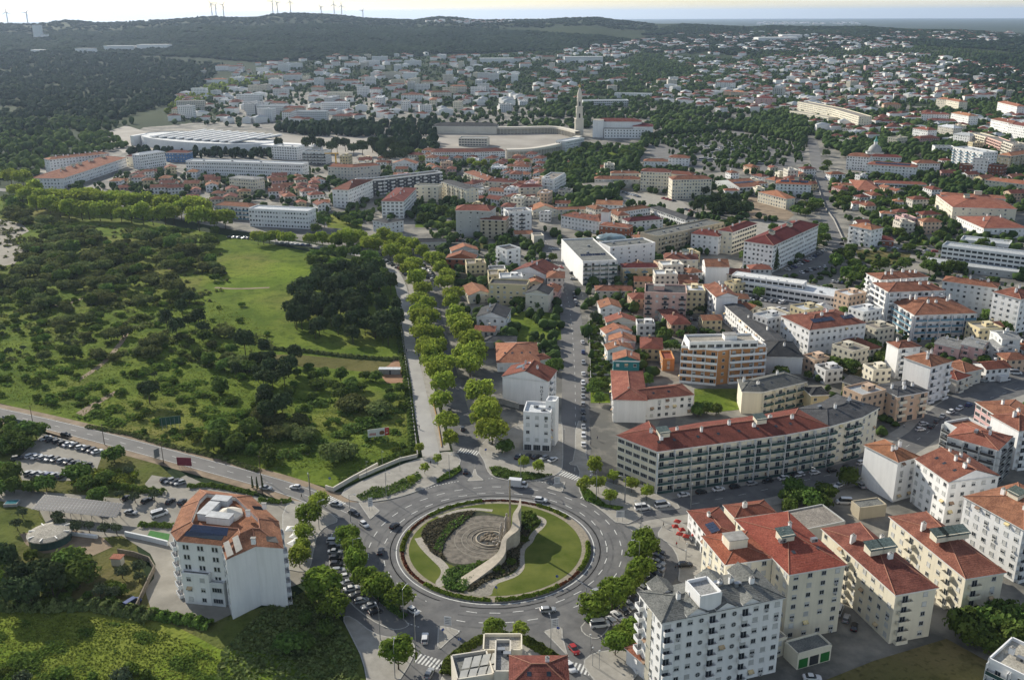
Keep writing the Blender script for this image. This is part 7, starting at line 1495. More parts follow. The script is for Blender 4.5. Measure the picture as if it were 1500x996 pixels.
patch('fieldbush', 'Q1', [(-40, 420), (200, 400), (420, 450), (600, 660), (0, 660)], 26, 3.2, 65, 1.1, 'low bush', 'around the lower left garden', 'bushes of the lower left garden')
patch('fieldbush', 'Q1', [(-60, 960), (700, 960), (900, 1010), (-60, 1010)], 6, 4, 66, .9, 'low bush', 'at the bottom of the green field', 'bushes at the bottom of the field')
patch('deepoak', 'M1', [(-60, 680), (200, 740), (240, 760), (80, 900), (-60, 960)], 12, 4.2, 67, .85, 'round tree', 'left of the car park', 'trees left of the car park')
print('meadow', ML)
# garden trees scattered through the town, one by one near, as woods far off
patch('midoak', 'Z', [(640, 300), (760, 280), (900, 330), (960, 480), (1050, 520), (1180, 600), (1500, 620), (1500, 400), (1240, 330), (1000, 320)], 70, 9, 70, .7, 'garden tree', 'in the yards of the middle town', 'garden trees of the middle town')
patch('midoak', 'A', [(330, 100), (520, 60), (750, 60), (720, 170), (540, 170), (430, 230), (330, 330), (290, 260), (230, 160), (150, 130)], 40, 7, 71, 1.0, 'dark green pine', 'in the park right of the arcade', 'trees of the park right of the arcade')
patch('midoak', 'B', [(450, 270), (640, 330), (1000, 310), (1100, 380), (1130, 470), (980, 500), (860, 600), (800, 560), (680, 500), (640, 420), (480, 400)], 62, 7.5, 72, .85, 'garden tree', 'among the small houses with large gardens', 'garden trees among the small houses')
patch('midoak', 'B', [(1050, 260), (1500, 300), (1500, 380), (1200, 300), (1060, 290), (980, 250)], 16, 9, 73, .8, 'green tree', 'above the cream ranges', 'trees above the cream ranges')
def woods(name, c, poly, n, rr, hh, label, leaf, seed, margin=3., roads=True, lev=2):
 P = np.array([p[:] for p in [far_at(*cv(c, q)) for q in poly]])[:, :2]; r = np.random.RandomState(seed); lo, hi = P.min(0), P.max(0)
 q = r.uniform(lo, hi, (int(n*6), 2)); q = q[inpoly(q, P)][:n*3]; q = q[free(q, margin, roads)][:n]; f = r.uniform(.4, 1.35, len(q));
 cl = np.sin(q[:, 0]*.021+seed)*np.cos(q[:, 1]*.017)+.5*np.sin(q[:, 0]*.05+q[:, 1]*.04); keep = cl > -1.0
 q, f = q[keep], f[keep]; wood(name, q, rr*f, hh*r.uniform(.7, 1.2, len(q)), label, leaf, seed, lev=lev)
LF = leafmat('leaf_far', (.013, .028, .013), (.030, .050, .020), 0, 0, .004); LT = leafmat('leaf_townfar', (.032, .058, .018), (.062, .092, .026), 0, 0, .01)
woods('woods', 'Z', [(-400, 250), (0, 200), (180, 176), (260, 150), (330, 96), (120, 76), (-400, 90)], 8500, 4.8, 9, 'dark pine woods left of the sanctuary', LF, 1)
woods('woods', 'Z', [(-300, 290), (0, 262), (120, 200), (200, 182), (150, 176), (0, 180), (-300, 230)], 700, 4.6, 9, 'green belt of trees at the far left', LT, 2)
woods('woods', 'Z', [(250, 182), (330, 118), (500, 84), (760, 82), (860, 110), (850, 150), (740, 190), (430, 190)], 2700, 3.8, 6.5, 'trees growing between the blocks behind the round church', LT, 3, 1)
woods('woods', 'Z', [(740, 190), (860, 120), (940, 80), (1120, 90), (1130, 140), (1100, 190), (1170, 200), (1060, 192), (940, 204), (930, 190), (870, 190)], 3000, 4.8, 8, 'wooded park behind the basilica', LT, 4)
woods('woods', 'Z', [(1100, 190), (1130, 140), (1200, 160), (1330, 170), (1400, 160), (1500, 150), (1560, 240), (1400, 235), (1210, 222), (1195, 200)], 2000, 4.8, 8, 'trees around the upper right blocks', LT, 5)
woods('woods', 'Z', [(1000, 120), (1100, 80), (1300, 62), (1560, 90), (1560, 160), (1290, 168), (1100, 160)], 4600, 4.4, 7, 'garden trees and hedgerows of the wide suburb', LT, 6)
woods('woods', 'Z', [(1380, 110), (1440, 84), (1560, 80), (1700, 150), (1560, 175), (1500, 150)], 2400, 6.2, 11, 'dense woods beyond the suburb', LF, 7)
woods('woods', 'Z', [(940, 206), (1080, 194), (1180, 214), (1175, 240), (1120, 252), (1020, 248)], 430, 2.9, 5.5, 'small trees in lines between the bus parking rows', LT, 8, 1, False)
woods('woods', 'Z', [(-500, 96), (120, 76), (400, 92), (640, 80), (840, 74), (940, 62), (700, 44), (300, 38), (-500, 60)], 26000, 10.5, 9, 'pine forest covering the long ridge', LF, 9, lev=1)
woods('woods', 'Z', [(-500, 62), (300, 40), (700, 46), (960, 50), (960, 38), (700, 31), (400, 22), (0, 36), (-500, 50)], 20000, 13, 9, 'pine forest on the crest of the ridge', LF, 10, lev=1)
woods('woods', 'Z', [(880, 74), (1000, 48), (1300, 50), (1560, 62), (1700, 84), (1560, 84), (1300, 64), (1120, 82)], 5200, 11, 8, 'woods and hedges between the far villages', LF, 11, lev=1)
woods('woods', 'Z', [(940, 52), (1000, 37), (1270, 41), (1440, 48), (1700, 66), (1700, 74), (1400, 56), (1000, 48)], 9000, 14, 9, 'wooded low ridge before the hazy plain', LF, 12, lev=1)
woods('woods', 'Z', [(640, 84), (840, 74), (960, 62), (1020, 100), (1000, 125), (860, 122), (740, 126), (640, 84)], 2000, 4.5, 6.5, 'trees between the far blocks and the basilica hill', LT, 13, 1.5)
woods('woods', 'Z', [(405, 187), (640, 181), (640, 200), (540, 202), (405, 200)], 300, 4.6, 11, 'dark belt of pines behind the plaza', LF, 14, .5, False)
woods('woods', 'Z', [(790, 258), (850, 218), (935, 224), (985, 190), (1100, 188), (1180, 200), (1178, 212), (1080, 193), (942, 205), (936, 240), (905, 292), (850, 318), (800, 300)], 900, 4.3, 8.5, 'park trees between the arcade and the bus parking', LT, 15, 1)
woods('undergrowth', 'Z', [(560, 250), (800, 235), (1000, 250), (1180, 260), (1500, 250), (1500, 420), (1260, 340), (1210, 300), (1100, 340), (1000, 400), (960, 560), (860, 560), (720, 560), (660, 420), (620, 330)], 2600, 2.7, 5, 'shrubs and small trees filling the yards of the middle town', LT, 16, .3)
woods('undergrowth', 'Z', [(100, 260), (300, 250), (640, 250), (640, 330), (460, 325), (300, 310), (100, 280)], 520, 2.8, 5, 'shrubs between the old houses west of the hotels', LT, 17, .3)
woods('undergrowth', 'Z', [(980, 420), (1260, 340), (1500, 400), (1500, 640), (1280, 660), (1180, 600), (1000, 540)], 520, 1.7, 2.6, 'shrubs in the yards of the right-hand blocks', LT, 18, .3)
woods('woods', 'Z', [(1210, 205), (1400, 200), (1560, 235), (1560, 300), (1400, 290), (1240, 240)], 620, 4, 7.5, 'trees between the domed church and the upper right rows', LT, 19, .5)
LEAF['grass'] = leafmat('leaf_grass', (.12, .165, .025), (.22, .245, .05), 0, .4, .05)
TG = [[(-300, 690), (300, 690), (640, 730), (900, 830), (1100, 900), (1200, 1060), (-300, 1060)], 'Q1']
bedfill('long tufted grass of the green field', 'Q1', TG[0], 9000, 'grass', 31, .22, .17, 'grass', 0)
bedfill('dark rough growth on the shaded bank below the hotel', 'Q3', [(0, 560), (110, 640), (240, 740), (330, 880), (330, 1010), (-330, 1010), (-300, 860)], 3500, 'oak', 32, .5, .3, 'undergrowth', 0)
bedfill('tufted grass of the lower meadow', 'M1', [(-100, 400), (600, 380), (1476, 430), (1476, 960), (1100, 880), (700, 750), (0, 560)], 7000, 'grass', 33, .22, .2, 'grass', 0)
bedfill('tufted grass of the upper meadow', 'M1', [(-100, 20), (600, 0), (1000, -20), (1200, 60), (1476, 200), (1476, 430), (600, 380), (-100, 400)], 6000, 'grass', 34, .25, .26, 'grass', 0)
bedfill('tufted grass around the billboard', 'M2', [(0, 560), (300, 590), (780, 640), (830, 860), (500, 950), (0, 940)], 4000, 'grass', 35, .2, .18, 'grass', 0)
bedfill('rough grass beside the car park', 'Q1', [(440, 20), (640, 30), (620, 100), (440, 95), (300, 90)], 1200, 'grass', 36, .6, .3, 'grass', 0)
woods('woods', 'Z', [(236, 166), (258, 172), (300, 150), (345, 130), (420, 112), (405, 106), (320, 122), (262, 148)], 230, 4.2, 8, 'bright yellow-green avenue trees running up to the far quarter', LEAF['plane'], 20, .5, False)
woods('woods', 'Z', [(-60, 205), (60, 196), (140, 190), (190, 214), (120, 232), (70, 240), (60, 262), (0, 268), (-60, 280)], 330, 4.4, 8, 'mixed bright green trees at the far left edge', LEAF['deep'], 21, .5, False)
woods('woods', 'Z', [(195, 222), (250, 226), (420, 228), (420, 234), (250, 234), (190, 228)], 60, 3.8, 9, 'trees before the round church wall', LF, 22, .5, False)
woods('woods', 'Z', [(545, 207), (642, 207), (642, 232), (550, 232)], 70, 4.4, 11, 'dark tree clump on the near edge of the plaza', LF, 23, .5, False)
def thicket(label, c, pts, n, key, seed, h, leaf, thr=.35):
 """irregular low scrub merging into patches"""
 P = np.array([at(*cv(c, p)).xy for p in pts]); r = np.random.RandomState(seed); q = r.uniform(P.min(0), P.max(0), (n*5, 2)); q = q[inpoly(q, P)]
 f = np.sin(q[:, 0]*.13+seed)*np.cos(q[:, 1]*.11+seed*2)+.6*np.sin(q[:, 0]*.31-q[:, 1]*.27)+.4*np.sin(q[:, 1]*.63+q[:, 0]*.5); m = f > thr+r.uniform(-.25, .25, len(q)); q, f = q[m][:n], f[m][:n]; N_ = len(q); cen = q.mean(0)
 hh = h*np.clip(f-thr+.2, .05, 1.3)*r.uniform(.3, 1.1, N_); pos = np.stack([q[:, 0]-cen[0], q[:, 1]-cen[1], hh], 1); d = np.array([0, 0, 1.])+r.normal(size=(N_, 3))*.55; d /= np.linalg.norm(d, axis=1)[:, None]
 a = np.cross(d, r.normal(size=(N_, 3))); a /= np.linalg.norm(a, axis=1)[:, None]; v = np.cross(d, a); s = (leaf*r.uniform(.6, 1.5, N_))[:, None]
 V = np.stack([pos-a*s-v*s, pos+a*s-v*s*.7, pos+a*s+v*s, pos-a*s*.8+v*s], 1).reshape(-1, 3); me = leafmesh('scrub', V, np.arange(4*N_).reshape(N_, 4), r.uniform(0, 1, N_), LEAF[key])
 o = bpy.data.objects.new('scrub', me); COL.objects.link(o); o.location = (cen[0], cen[1], 0); tag(o, label, 'scrub', None, 'stuff')
thicket('irregular low scrub spreading over the lower meadow', 'M1', [(-100, 380), (600, 360), (1476, 430), (1476, 960), (1100, 880), (700, 750), (0, 560)], 9500, 'bush', 1, 1.4, .4, .55)
thicket('irregular low scrub spreading over the upper meadow', 'M1', [(-200, -60), (600, -60), (900, 60), (1476, 260), (1476, 430), (600, 360), (-200, 380)], 9500, 'oak', 2, 1.9, .5, .6)
thicket('rough scrub around the billboard field', 'M2', [(0, 560), (780, 600), (830, 820), (500, 880), (0, 900)], 4200, 'deep', 3, 1.3, .34, .5)
thicket('undergrowth below the upper thicket', 'D', [(-100, 420), (1200, 560), (1250, 800), (1150, 940), (-200, 940)], 10500, 'oak', 4, 2.3, .7, .55)
thicket('tall weeds in the green field at the lower left', 'Q1', [(-100, 700), (640, 740), (1000, 900), (1100, 1040), (-100, 1040)], 7000, 'bush', 5, .6, .24, .6)
# ------------------------------------------------------------------ vehicles
CARC = dict(white=(.62, .62, .62), silver=(.30, .31, .32), black=(.012, .012, .014), grey=(.07, .072, .078), red=(.34, .02, .015), blue=(.02, .045, .16), dark=(.028, .03, .035))
TYRE = mat('tyre', (.015, .015, .015), .9, .1); LAMPW = mat('headlamp_glass', (.5, .5, .48), .2, .1); LAMPR = mat('tail_lamp', (.3, .01, .01), .3, .1)
def paint(c): return mat('car_paint_'+c, CARC[c], .28, .04, spec=.6)
def loft(b, secs, m, cap=True):
 """secs: list of closed loops with the same count"""
 n = len(b.v); k = len(secs[0])
 for s in secs: b.v += [tuple(p) for p in s]
 for i in range(len(secs)-1):
  for j in range(k): b.f.append((n+i*k+j, n+i*k+(j+1) % k, n+(i+1)*k+(j+1) % k, n+(i+1)*k+j)); b.m.append(m)
 if cap: b.f.append(tuple(n+j for j in range(k))[::-1]); b.m.append(m); b.f.append(tuple(n+(len(secs)-1)*k+j for j in range(k))); b.m.append(m)
_cm = {}
def car_parts(kind):
 if kind in _cm: return _cm[kind]
 if kind == 'van': Ln, Wd, H1, H2, x0, x1, t0, t1 = 5.4, 1.95, 1.15, 2.25, -2.6, 1.75, -2.5, 1.1
 elif kind == 'truck': Ln, Wd, H1, H2, x0, x1, t0, t1 = 6.6, 2.1, 1.2, 2.1, 1.3, 3.0, 1.4, 2.5
 elif kind == 'bus': Ln, Wd, H1, H2, x0, x1, t0, t1 = 11.5, 2.5, 1.3, 3.2, -5.7, 5.7, -5.6, 5.4
 elif kind == 'estate': Ln, Wd, H1, H2, x0, x1, t0, t1 = 4.5, 1.8, .92, 1.5, -2.15, 1.05, -1.75, .35
 elif kind == 'hatch': Ln, Wd, H1, H2, x0, x1, t0, t1 = 4.0, 1.75, .93, 1.5, -1.9, .95, -1.5, .25
 else: Ln, Wd, H1, H2, x0, x1, t0, t1 = 4.5, 1.8, .9, 1.44, -1.6, 1.0, -1.0, .3
 hw = Wd/2; hl = Ln/2; b = MB()
 def sec(z, l0, l1, w_, r=.16): # rounded rectangle loop in plan
  return [(l0, -w_+r, z), (l0+r*1.4, -w_, z), (l1-r*1.8, -w_, z), (l1, -w_+r*2, z), (l1, w_-r*2, z), (l1-r*1.8, w_, z), (l0+r*1.4, w_, z), (l0, w_-r, z)]
 if kind == 'truck':
  loft(b, [sec(.35, -hl, hl, hw), sec(.55, -hl, hl, hw), sec(.9, 1.2, hl-.03, hw), sec(H1, 1.25, hl-.25, hw*.97)], 0); b.box((-1.1, 0, 1.75), (4.4, 2.2, 2.3), 0)
 else:
  loft(b, [sec(.22, -hl+.08, hl-.08, hw-.08), sec(.4, -hl, hl, hw), sec(.68, -hl, hl, hw), sec(H1-.04, -hl+.05, hl-(.35 if kind != 'bus' else .05), hw-.03), sec(H1, -hl+.12, hl-(.6 if kind not in ('bus', 'van') else .2), hw-.08)], 0)
 loft(b, [[(p[0], p[1], p[2]) for p in sec(H2-.08, t0, t1, hw*.80, .12)], [(p[0], p[1], p[2]) for p in sec(H2, t0+.12, t1-.12, hw*.72, .12)]], 0)
 for s in (-1, 1):
  for q in (x0+.12, (x0+x1)/2): pass
 body = b.mesh('body', [paint('white')], False)
 g = MB(); loft(g, [sec(H1-.01, x0, x1, hw*.93, .12), sec(H2-.09, t0+.02, t1-.02, hw*.80, .12)], 0, False)
 if kind in ('van', 'bus'):   # closed side panels
  pass
 glass = g.mesh('windows', [GLASS]); wh = MB(); r = .33 if kind != 'bus' else .5
 wh.tube((0, -.11, 0), (0, .11, 0), r, r, 12, 0); wh.tube((0, -.125, 0), (0, .125, 0), r*.55, r*.55, 8, 1); wheel = wh.mesh('wheel', [TYRE, STEEL])
 hm = MB(); hm.box((0, 0, 0), (.06, .36, .16)); head = hm.mesh('headlight', LAMPW); tm = MB(); tm.box((0, 0, 0), (.06, .3, .18)); tail = tm.mesh('tail_light', LAMPR)
 _cm[kind] = (body, glass, wheel, head, tail, Ln, Wd, r); return _cm[kind]
_cb = {}
def body_for(kind, c):
 if (kind, c) not in _cb:
  me = car_parts(kind)[0].copy(); me.materials[0] = paint(c); _cb[(kind, c)] = me
 return _cb[(kind, c)]
vrng = random.Random(99)
def car(P, rz, c=None, kind=None, group=None, label=None, z=0.):
 c = c or vrng.choice(['white']*5+['silver']*4+['black']*3+['grey']*3+['dark']*2+['blue', 'red']); kind = kind or vrng.choice(['sedan', 'hatch', 'hatch', 'estate'])
 body, glass, wheel, head, tail, Ln, Wd, r = car_parts(kind); name = {'van': 'van', 'bus': 'bus', 'truck': 'delivery_truck'}.get(kind, 'parked_car' if group else 'car')
 o = empty(name, (P[0], P[1], z), rz, label, {'van': 'van', 'bus': 'bus', 'truck': 'truck'}.get(kind, 'car'), group)
 inst('body', body_for(kind, c), o); far = math.hypot(P[0], P[1]) > 620
 inst('windows', glass, o)
 if not far:
  for sx in (-1, 1):
   for sy in (-1, 1): inst('wheel', wheel, o, (sx*Ln*.31, sy*(Wd/2-.1), r))
  for sy in (-1, 1): inst('headlight', head, o, (Ln/2-.02, sy*(Wd/2-.32), .66)); inst('tail_light', tail, o, (-Ln/2+.02, sy*(Wd/2-.3), .74))
 return o, {'white': 'white', 'silver': 'silver', 'black': 'black', 'grey': 'grey', 'dark': 'dark grey', 'blue': 'blue', 'red': 'red'}[c], kind
def cars(c, pts, n, ang, tail, group, z=.02, cols=None, kinds=None, miss=0., jit=.25):
 """n cars spread evenly along a line of pixels; ang = turn of each car from the line, degrees"""
 P = [at(*cv(c, p)).xy for p in pts]; L_ = [0]
 for i in range(len(P)-1): L_.append(L_[-1]+(P[i+1]-P[i]).length)
 out = []
 for i in range(n):
  if vrng.random() < miss: continue
  s = (i+.5)/n*L_[-1]+vrng.uniform(-jit, jit); k = max(0, min(len(P)-2, int(np.searchsorted(L_, s))-1)); t = (P[k+1]-P[k]).normalized(); q = P[k]+t*(s-L_[k])
  o, cn, kd = car(q, math.atan2(t.y, t.x)+R_(ang+vrng.uniform(-3, 3))+(math.pi if vrng.random() < .3 else 0), cols[i] if cols and i < len(cols) else None, kinds[i] if kinds and i < len(kinds) else None, group, z=z)
  NM = {'van': 'van', 'bus': 'bus', 'truck': 'delivery truck', 'sedan': 'saloon car', 'hatch': 'hatchback', 'estate': 'estate car'}
  out.append((o, cn+' '+NM[kd]))
 rank_labels(out, tail); return out
w5 = 'white'
cars('M1', [(235, 785), (545, 865)], 10, 72, 'in the top row of the paved car park', 'cars in the top row of the car park', cols=['white', 'dark', 'dark', 'black', 'white', 'grey', 'white', 'black', 'grey', 'white'])
cars('M1', [(150, 880), (490, 935)], 10, 78, 'in the middle row of the paved car park', 'cars in the middle row of the car park', cols=['white', 'white', 'silver', 'silver', 'grey', 'silver', 'black', 'dark', 'grey', 'black'])
cars('M1', [(140, 975), (350, 992)], 6, 78, 'in the bottom row of the paved car park', 'cars in the bottom row of the car park')
cars('Q2', [(70, 92), (185, 115)], 4, 60, 'on the pale court above the hotel', 'cars on the court above the hotel', cols=['black', 'silver', 'dark', 'silver'])
def one(c, p, ang, col, kind, label, z=.03):
 """a car whose nose points along ang degrees (0 = to the right, 90 = away from us)"""
 P = at(*cv(c, p)); o, _, _ = car(P.xy, R_(ang), col, kind, None, label, z); return o
one('M1', (95, 895), 20, 'grey', 'estate', 'grey car at the lower left corner of the paved car park'); one('M1', (355, 768), -15, 'black', 'hatch', 'black car standing above the paved car park by the road')
one('Q2', (55, 285), 35, 'white', 'van', 'white van in the hotel car yard'); one('Q2', (115, 215), 70, 'black', 'hatch', 'black car under the hedge in the hotel yard'); one('Q2', (180, 218), 75, 'dark', 'hatch', 'dark car at the hotel wall in the yard')
one('Q2', (650, 140), -12, 'silver', 'sedan', 'silver car parked by the cypresses of the hotel'); one('Q2', (815, 135), 168, 'white', 'hatch', 'white car driving on the west road')
one('Q1', (590, 160), 60, 'black', 'hatch', 'black car beside the end of the solar carport'); one('Q1', (680, 172), 60, 'black', 'estate', 'black car behind the white van near the carport'); one('Q1', (605, 228), -12, 'silver', 'sedan', 'silver car beside the solar carport'); one('Q1', (735, 238), 40, 'white', 'van', 'white van near the green pitch')
one('D', (495, 683), 10, 'white', 'van', 'white van hidden in the upper meadow thicket', .0)
one('Q3', (228, 190), -20, 'silver', 'sedan', 'silver saloon entering the roundabout from the west road'); one('Q3', (312, 232), -38, 'dark', 'estate', 'dark car following the silver saloon to the roundabout'); one('Q3', (358, 284), -50, 'white', 'hatch', 'small white car at the western entry of the roundabout')
one('Q3', (498, 290), 58, 'black', 'hatch', 'black car circling the west side of the roundabout'); one('Q3', (434, 408), 88, 'dark', 'hatch', 'dark car on the outer lane west of the island'); one('Q3', (585, 683), -45, 'white', 'hatch', 'white car leaving the west parking island')
one('Q3', (638, 810), 92, 'white', 'estate', 'white estate car waiting at the south-west entry'); one('Q5', (205, 535), 75, 'silver', 'hatch', 'silver car on the south-west street at the bottom edge')
one('Q4', (960, 245), -14, 'white', 'estate', 'white estate car on the ring right of the mast'); one('Q4', (812, 148), -12, 'white', 'truck', 'white box delivery truck on the far side of the ring'); one('Q4', (460, 55), 95, 'black', 'hatch', 'black car in the mouth of the left avenue')
one('Q5', (928, 148), 8, 'silver', 'estate', 'silver estate car on the near side of the ring'); one('Q5', (1088, 390), -65, 'red', 'hatch', 'red car with white roof stripe at the south-east exit'); one('Q5', (1062, 495), -68, 'white', 'sedan', 'white saloon on the south-east street')
one('Q5', (1245, 240), 8, 'white', 'van', 'white van at the tip of the east parking island', .1); one('Q5', (1228, 35), 30, 'silver', 'hatch', 'silver car under the trees at the east side of the ring')
one('Q6', (318, 208), 12, 'white', 'van', 'white van at the right exit of the roundabout'); one('Q6', (410, 195), 14, 'white', 'van', 'white van behind the first one at the right exit', .05)
one('P4', (162, 560), 100, 'dark', 'hatch', 'dark car driving in the left avenue between the trees'); one('M2', (1028, 640), 100, 'black', 'hatch', 'black car parked below the left tree row')
one('P8', (368, 802), 175, 'white', 'van', 'white van parked beside the grey shed', .0); one('Q1', (612, 650), 60, 'blue', 'van', 'blue and white lorry parked at the yard wall', .0)
one('C', (812, 715), -60, 'white', 'bus', 'white coach between the rows of plane trees', .03); one('C', (830, 745), -60, 'white', 'van', 'white van behind the coach between the plane trees', .03)
one('P7', (1370, 765), 22, 'white', 'truck', 'white truck in the street at the right edge', .05); one('P7', (1250, 768), -5, 'silver', 'hatch', 'silver car beside the white truck at the right edge', .05); one('P7', (1445, 720), -8, 'white', 'van', 'white van above the white truck at the right edge', .05)
one('P8', (870, 312), 12, 'white', 'hatch', 'white car at the junction beside the peach block', .06); one('P8', (475, 695), 100, 'silver', 'sedan', 'silver saloon at the foot of the tall blank wall', .0)
one('Q8', (28, 660), 60, 'white', 'van', 'white van beside the green garage doors', .0); one('Q8', (65, 698), 62, 'silver', 'hatch', 'silver car in front of the van by the garages', .0); one('Q8', (105, 740), 66, 'black', 'hatch', 'black car last of three by the garages', .0)
one('Q7', (755, 990), -5, 'white', 'sedan', 'white saloon in the yard at the bottom edge', .0); one('Q7', (85, 395), 5, 'black', 'estate', 'black car parked behind the slate-roofed block', .14)
one('P3', (790, 272), -60, 'red', 'hatch', 'small red car crossing the east avenue', .04); one('P3', (862, 308), -8, 'black', 'sedan', 'black car by the modern white building', .05); one('P3', (868, 345), -6, 'silver', 'sedan', 'silver car by the modern white building', .05)
one('P3', (525, 515), 85, 'white', 'van', 'white van behind the yellow building', .02); one('P3', (165, 383), 5, 'blue', 'hatch', 'blue car behind the cream gabled house', .0); one('A', (290, 620), 60, 'white', 'van', 'white van beside the wedge-shaped white building', .04)
cars('Q3', [(215, 345), (222, 400), (232, 470), (250, 520), (300, 580), (350, 640), (430, 700)], 13, 75, 'on the west parking island', 'cars parked on the west island', z=.1, cols=['white', 'grey', 'silver', 'black', 'black', 'silver', 'white', 'silver', 'white', 'grey', 'silver', 'silver', 'black'])
cars('Q6', [(395, 400), (392, 450), (385, 510), (350, 560), (270, 650), (220, 690), (160, 740)], 14, 70, 'on the east parking island', 'cars parked on the east island', z=.1, cols=['black', 'grey', 'silver', 'silver', 'black', 'black', 'dark', 'white', 'silver', 'black', 'silver', 'black', 'white', 'white'])
cars('P4', [(928, 250), (928, 340), (928, 440), (930, 520), (930, 600), (930, 690)], 9, 4, 'along the east avenue kerb below the gardens', 'cars along the lower east avenue', cols=['white', 'white', 'silver', 'black', 'dark', 'silver', 'silver', 'silver', 'white'][::-1], z=.04)
cars('P3', [(930, 985), (928, 780), (925, 740), (922, 660)], 5, 4, 'along the middle of the east avenue', 'cars along the middle east avenue', z=.04, cols=['white', 'silver', 'blue', 'white', 'silver'], miss=0)
cars('P3', [(890, 520), (880, 495), (872, 455), (866, 430)], 4, 0, 'at the east kerb near the villa', 'cars at the east kerb near the villa', z=.04, cols=['black', 'white', 'dark', 'black'])
cars('P3', [(775, 535), (740, 400), (730, 350), (715, 300), (705, 250), (700, 190)], 11, 80, 'in the bays left of the east avenue', 'cars in the bays of the upper east avenue', z=.04)
cars('P4', [(490, 740), (625, 740), (760, 765)], 5, 65, 'before the small white block', 'cars before the small white block', z=.16, cols=['black', 'dark', 'black', 'silver', 'white'])
cars('P6', [(560, 990), (900, 935), (1010, 915), (1190, 885), (1390, 845)], 8, 2, 'along the kerb of the crescent block', 'cars along the crescent kerb', z=.06, cols=['white', 'black', 'white', 'black', 'silver', 'black', 'white', 'white'])
cars('P8', [(20, 640), (130, 625), (280, 605), (400, 580), (520, 540), (560, 400)], 8, 2, 'in the street before the crescent', 'cars in the street before the crescent', z=.06, cols=['black', 'white', 'black', 'black', 'white', 'silver', 'black', 'dark'])
cars('P8', [(170, 725), (330, 700), (460, 650)], 3, 5, 'on the near side of the crescent street', 'cars on the near side of the crescent street', z=.06)
cars('P8', [(800, 350), (900, 340), (1000, 250), (1180, 180)], 7, 4, 'in the narrow street past the peach block', 'cars past the peach block', z=.06)
cars('P7', [(1230, 705), (1420, 690)], 5, 12, 'before the sloping row of terraced blocks', 'cars before the terraced row', z=.06)
cars('P7', [(500, 300), (490, 360), (530, 430), (640, 520)], 8, 60, 'at the foot of the stepped white blocks', 'cars at the foot of the stepped blocks', z=.0)
cars('P7', [(0, 320), (30, 380)], 2, 60, 'at the market hall corner', 'cars at the market hall corner')
cars('P5', [(1020, 450), (1075, 530), (1180, 600)], 8, 60, 'beside the grey-roofed white hall', 'cars beside the grey-roofed hall', z=.02)
cars('P5', [(1140, 480), (1260, 490)], 5, 70, 'in the market hall yard', 'cars in the market hall yard', z=.02); cars('P5', [(1200, 540), (1300, 570)], 4, 80, 'in the middle of the market parking', 'cars in the middle of the market parking', z=.02, kinds=['van', 'van', 'sedan', 'hatch'], cols=['white', 'white', 'blue', 'dark'])
cars('P5', [(650, 600), (830, 605)], 7, 80, 'behind the pink block', 'cars behind the pink block', z=.0)
cars('B', [(190, 740), (280, 700), (420, 620)], 15, 70, 'beside the large white school', 'cars beside the large white school', z=.02); cars('B', [(270, 755), (350, 730), (420, 720)], 6, 60, 'in the lower row of the school parking', 'cars in the lower school row', z=.02)
cars('B', [(640, 605), (760, 615), (900, 630), (1030, 635)], 9, 3, 'along the cross street', 'cars along the cross street', z=.04)
cars('B', [(430, 385), (440, 330), (420, 240)], 3, 3, 'on the far street', 'cars on the far street', z=.04); cars('B', [(440, 800), (540, 810)], 4, 70, 'beside the school lot trees', 'cars beside the school lot', z=.02)
cars('B', [(0, 890), (180, 920)], 7, 70, 'before the market hall front', 'cars before the market hall front', z=.02)
cars('A', [(600, 305), (700, 335)], 9, 75, 'on the left of the seminary court', 'cars left in the seminary court', z=.02); cars('A', [(820, 340), (900, 360)], 4, 70, 'on the right of the seminary court', 'cars right in the seminary court', z=.02, cols=['red', 'red', 'red', 'dark'])
cars('A', [(950, 400), (1050, 440)], 7, 75, 'below the dark grove', 'cars below the dark grove', z=.02)
for a, b_, n in (((1060, 60), (1120, 70), 6), ((1090, 75), (1160, 85), 8), ((1100, 95), (1190, 105), 8), ((1180, 45), (1290, 55), 8), ((1150, 65), (1240, 80), 8), ((930, 60), (960, 68), 3), ((1210, 60), (1300, 70), 6)):
 cars('A', [a, b_], n+5, 70, 'in the sanctuary car park, row near %d metres out' % at(*cv('A', a)).length, 'cars in the sanctuary car park', z=.02, cols=['white', 'silver', 'white', 'white']*4, kinds=['van', 'van', 'hatch']*5)
cars('A', [(1035, 130), (1190, 145)], 4, 60, 'on the bus apron', 'coaches on the bus apron', z=.02, kinds=['bus']*4, cols=['white']*4); one('A', (1360, 150), 160, 'white', 'bus', 'white coach standing apart at the right of the bus apron', .02)
cars('C', [(10, 590), (60, 592), (130, 598), (210, 603)], 7, 4, 'beside the left avenue walk', 'cars beside the left avenue walk', z=.03); cars('C', [(560, 650), (620, 690), (700, 730), (740, 770)], 12, 75, 'in the bays along the curved promenade', 'cars in the bays along the promenade', z=.04)
cars('D', [(1250, 555), (1400, 565), (1500, 560)], 9, 60, 'in the bays of the left avenue', 'cars in the bays of the left avenue', z=.03); cars('C', [(830, 770), (870, 790), (880, 760), (850, 735)], 5, 10, 'behind the white coach', 'cars behind the white coach', z=.03)
cars('C', [(980, 575), (1130, 575)], 8, 75, 'before the unfinished block', 'cars before the unfinished block', z=.0)
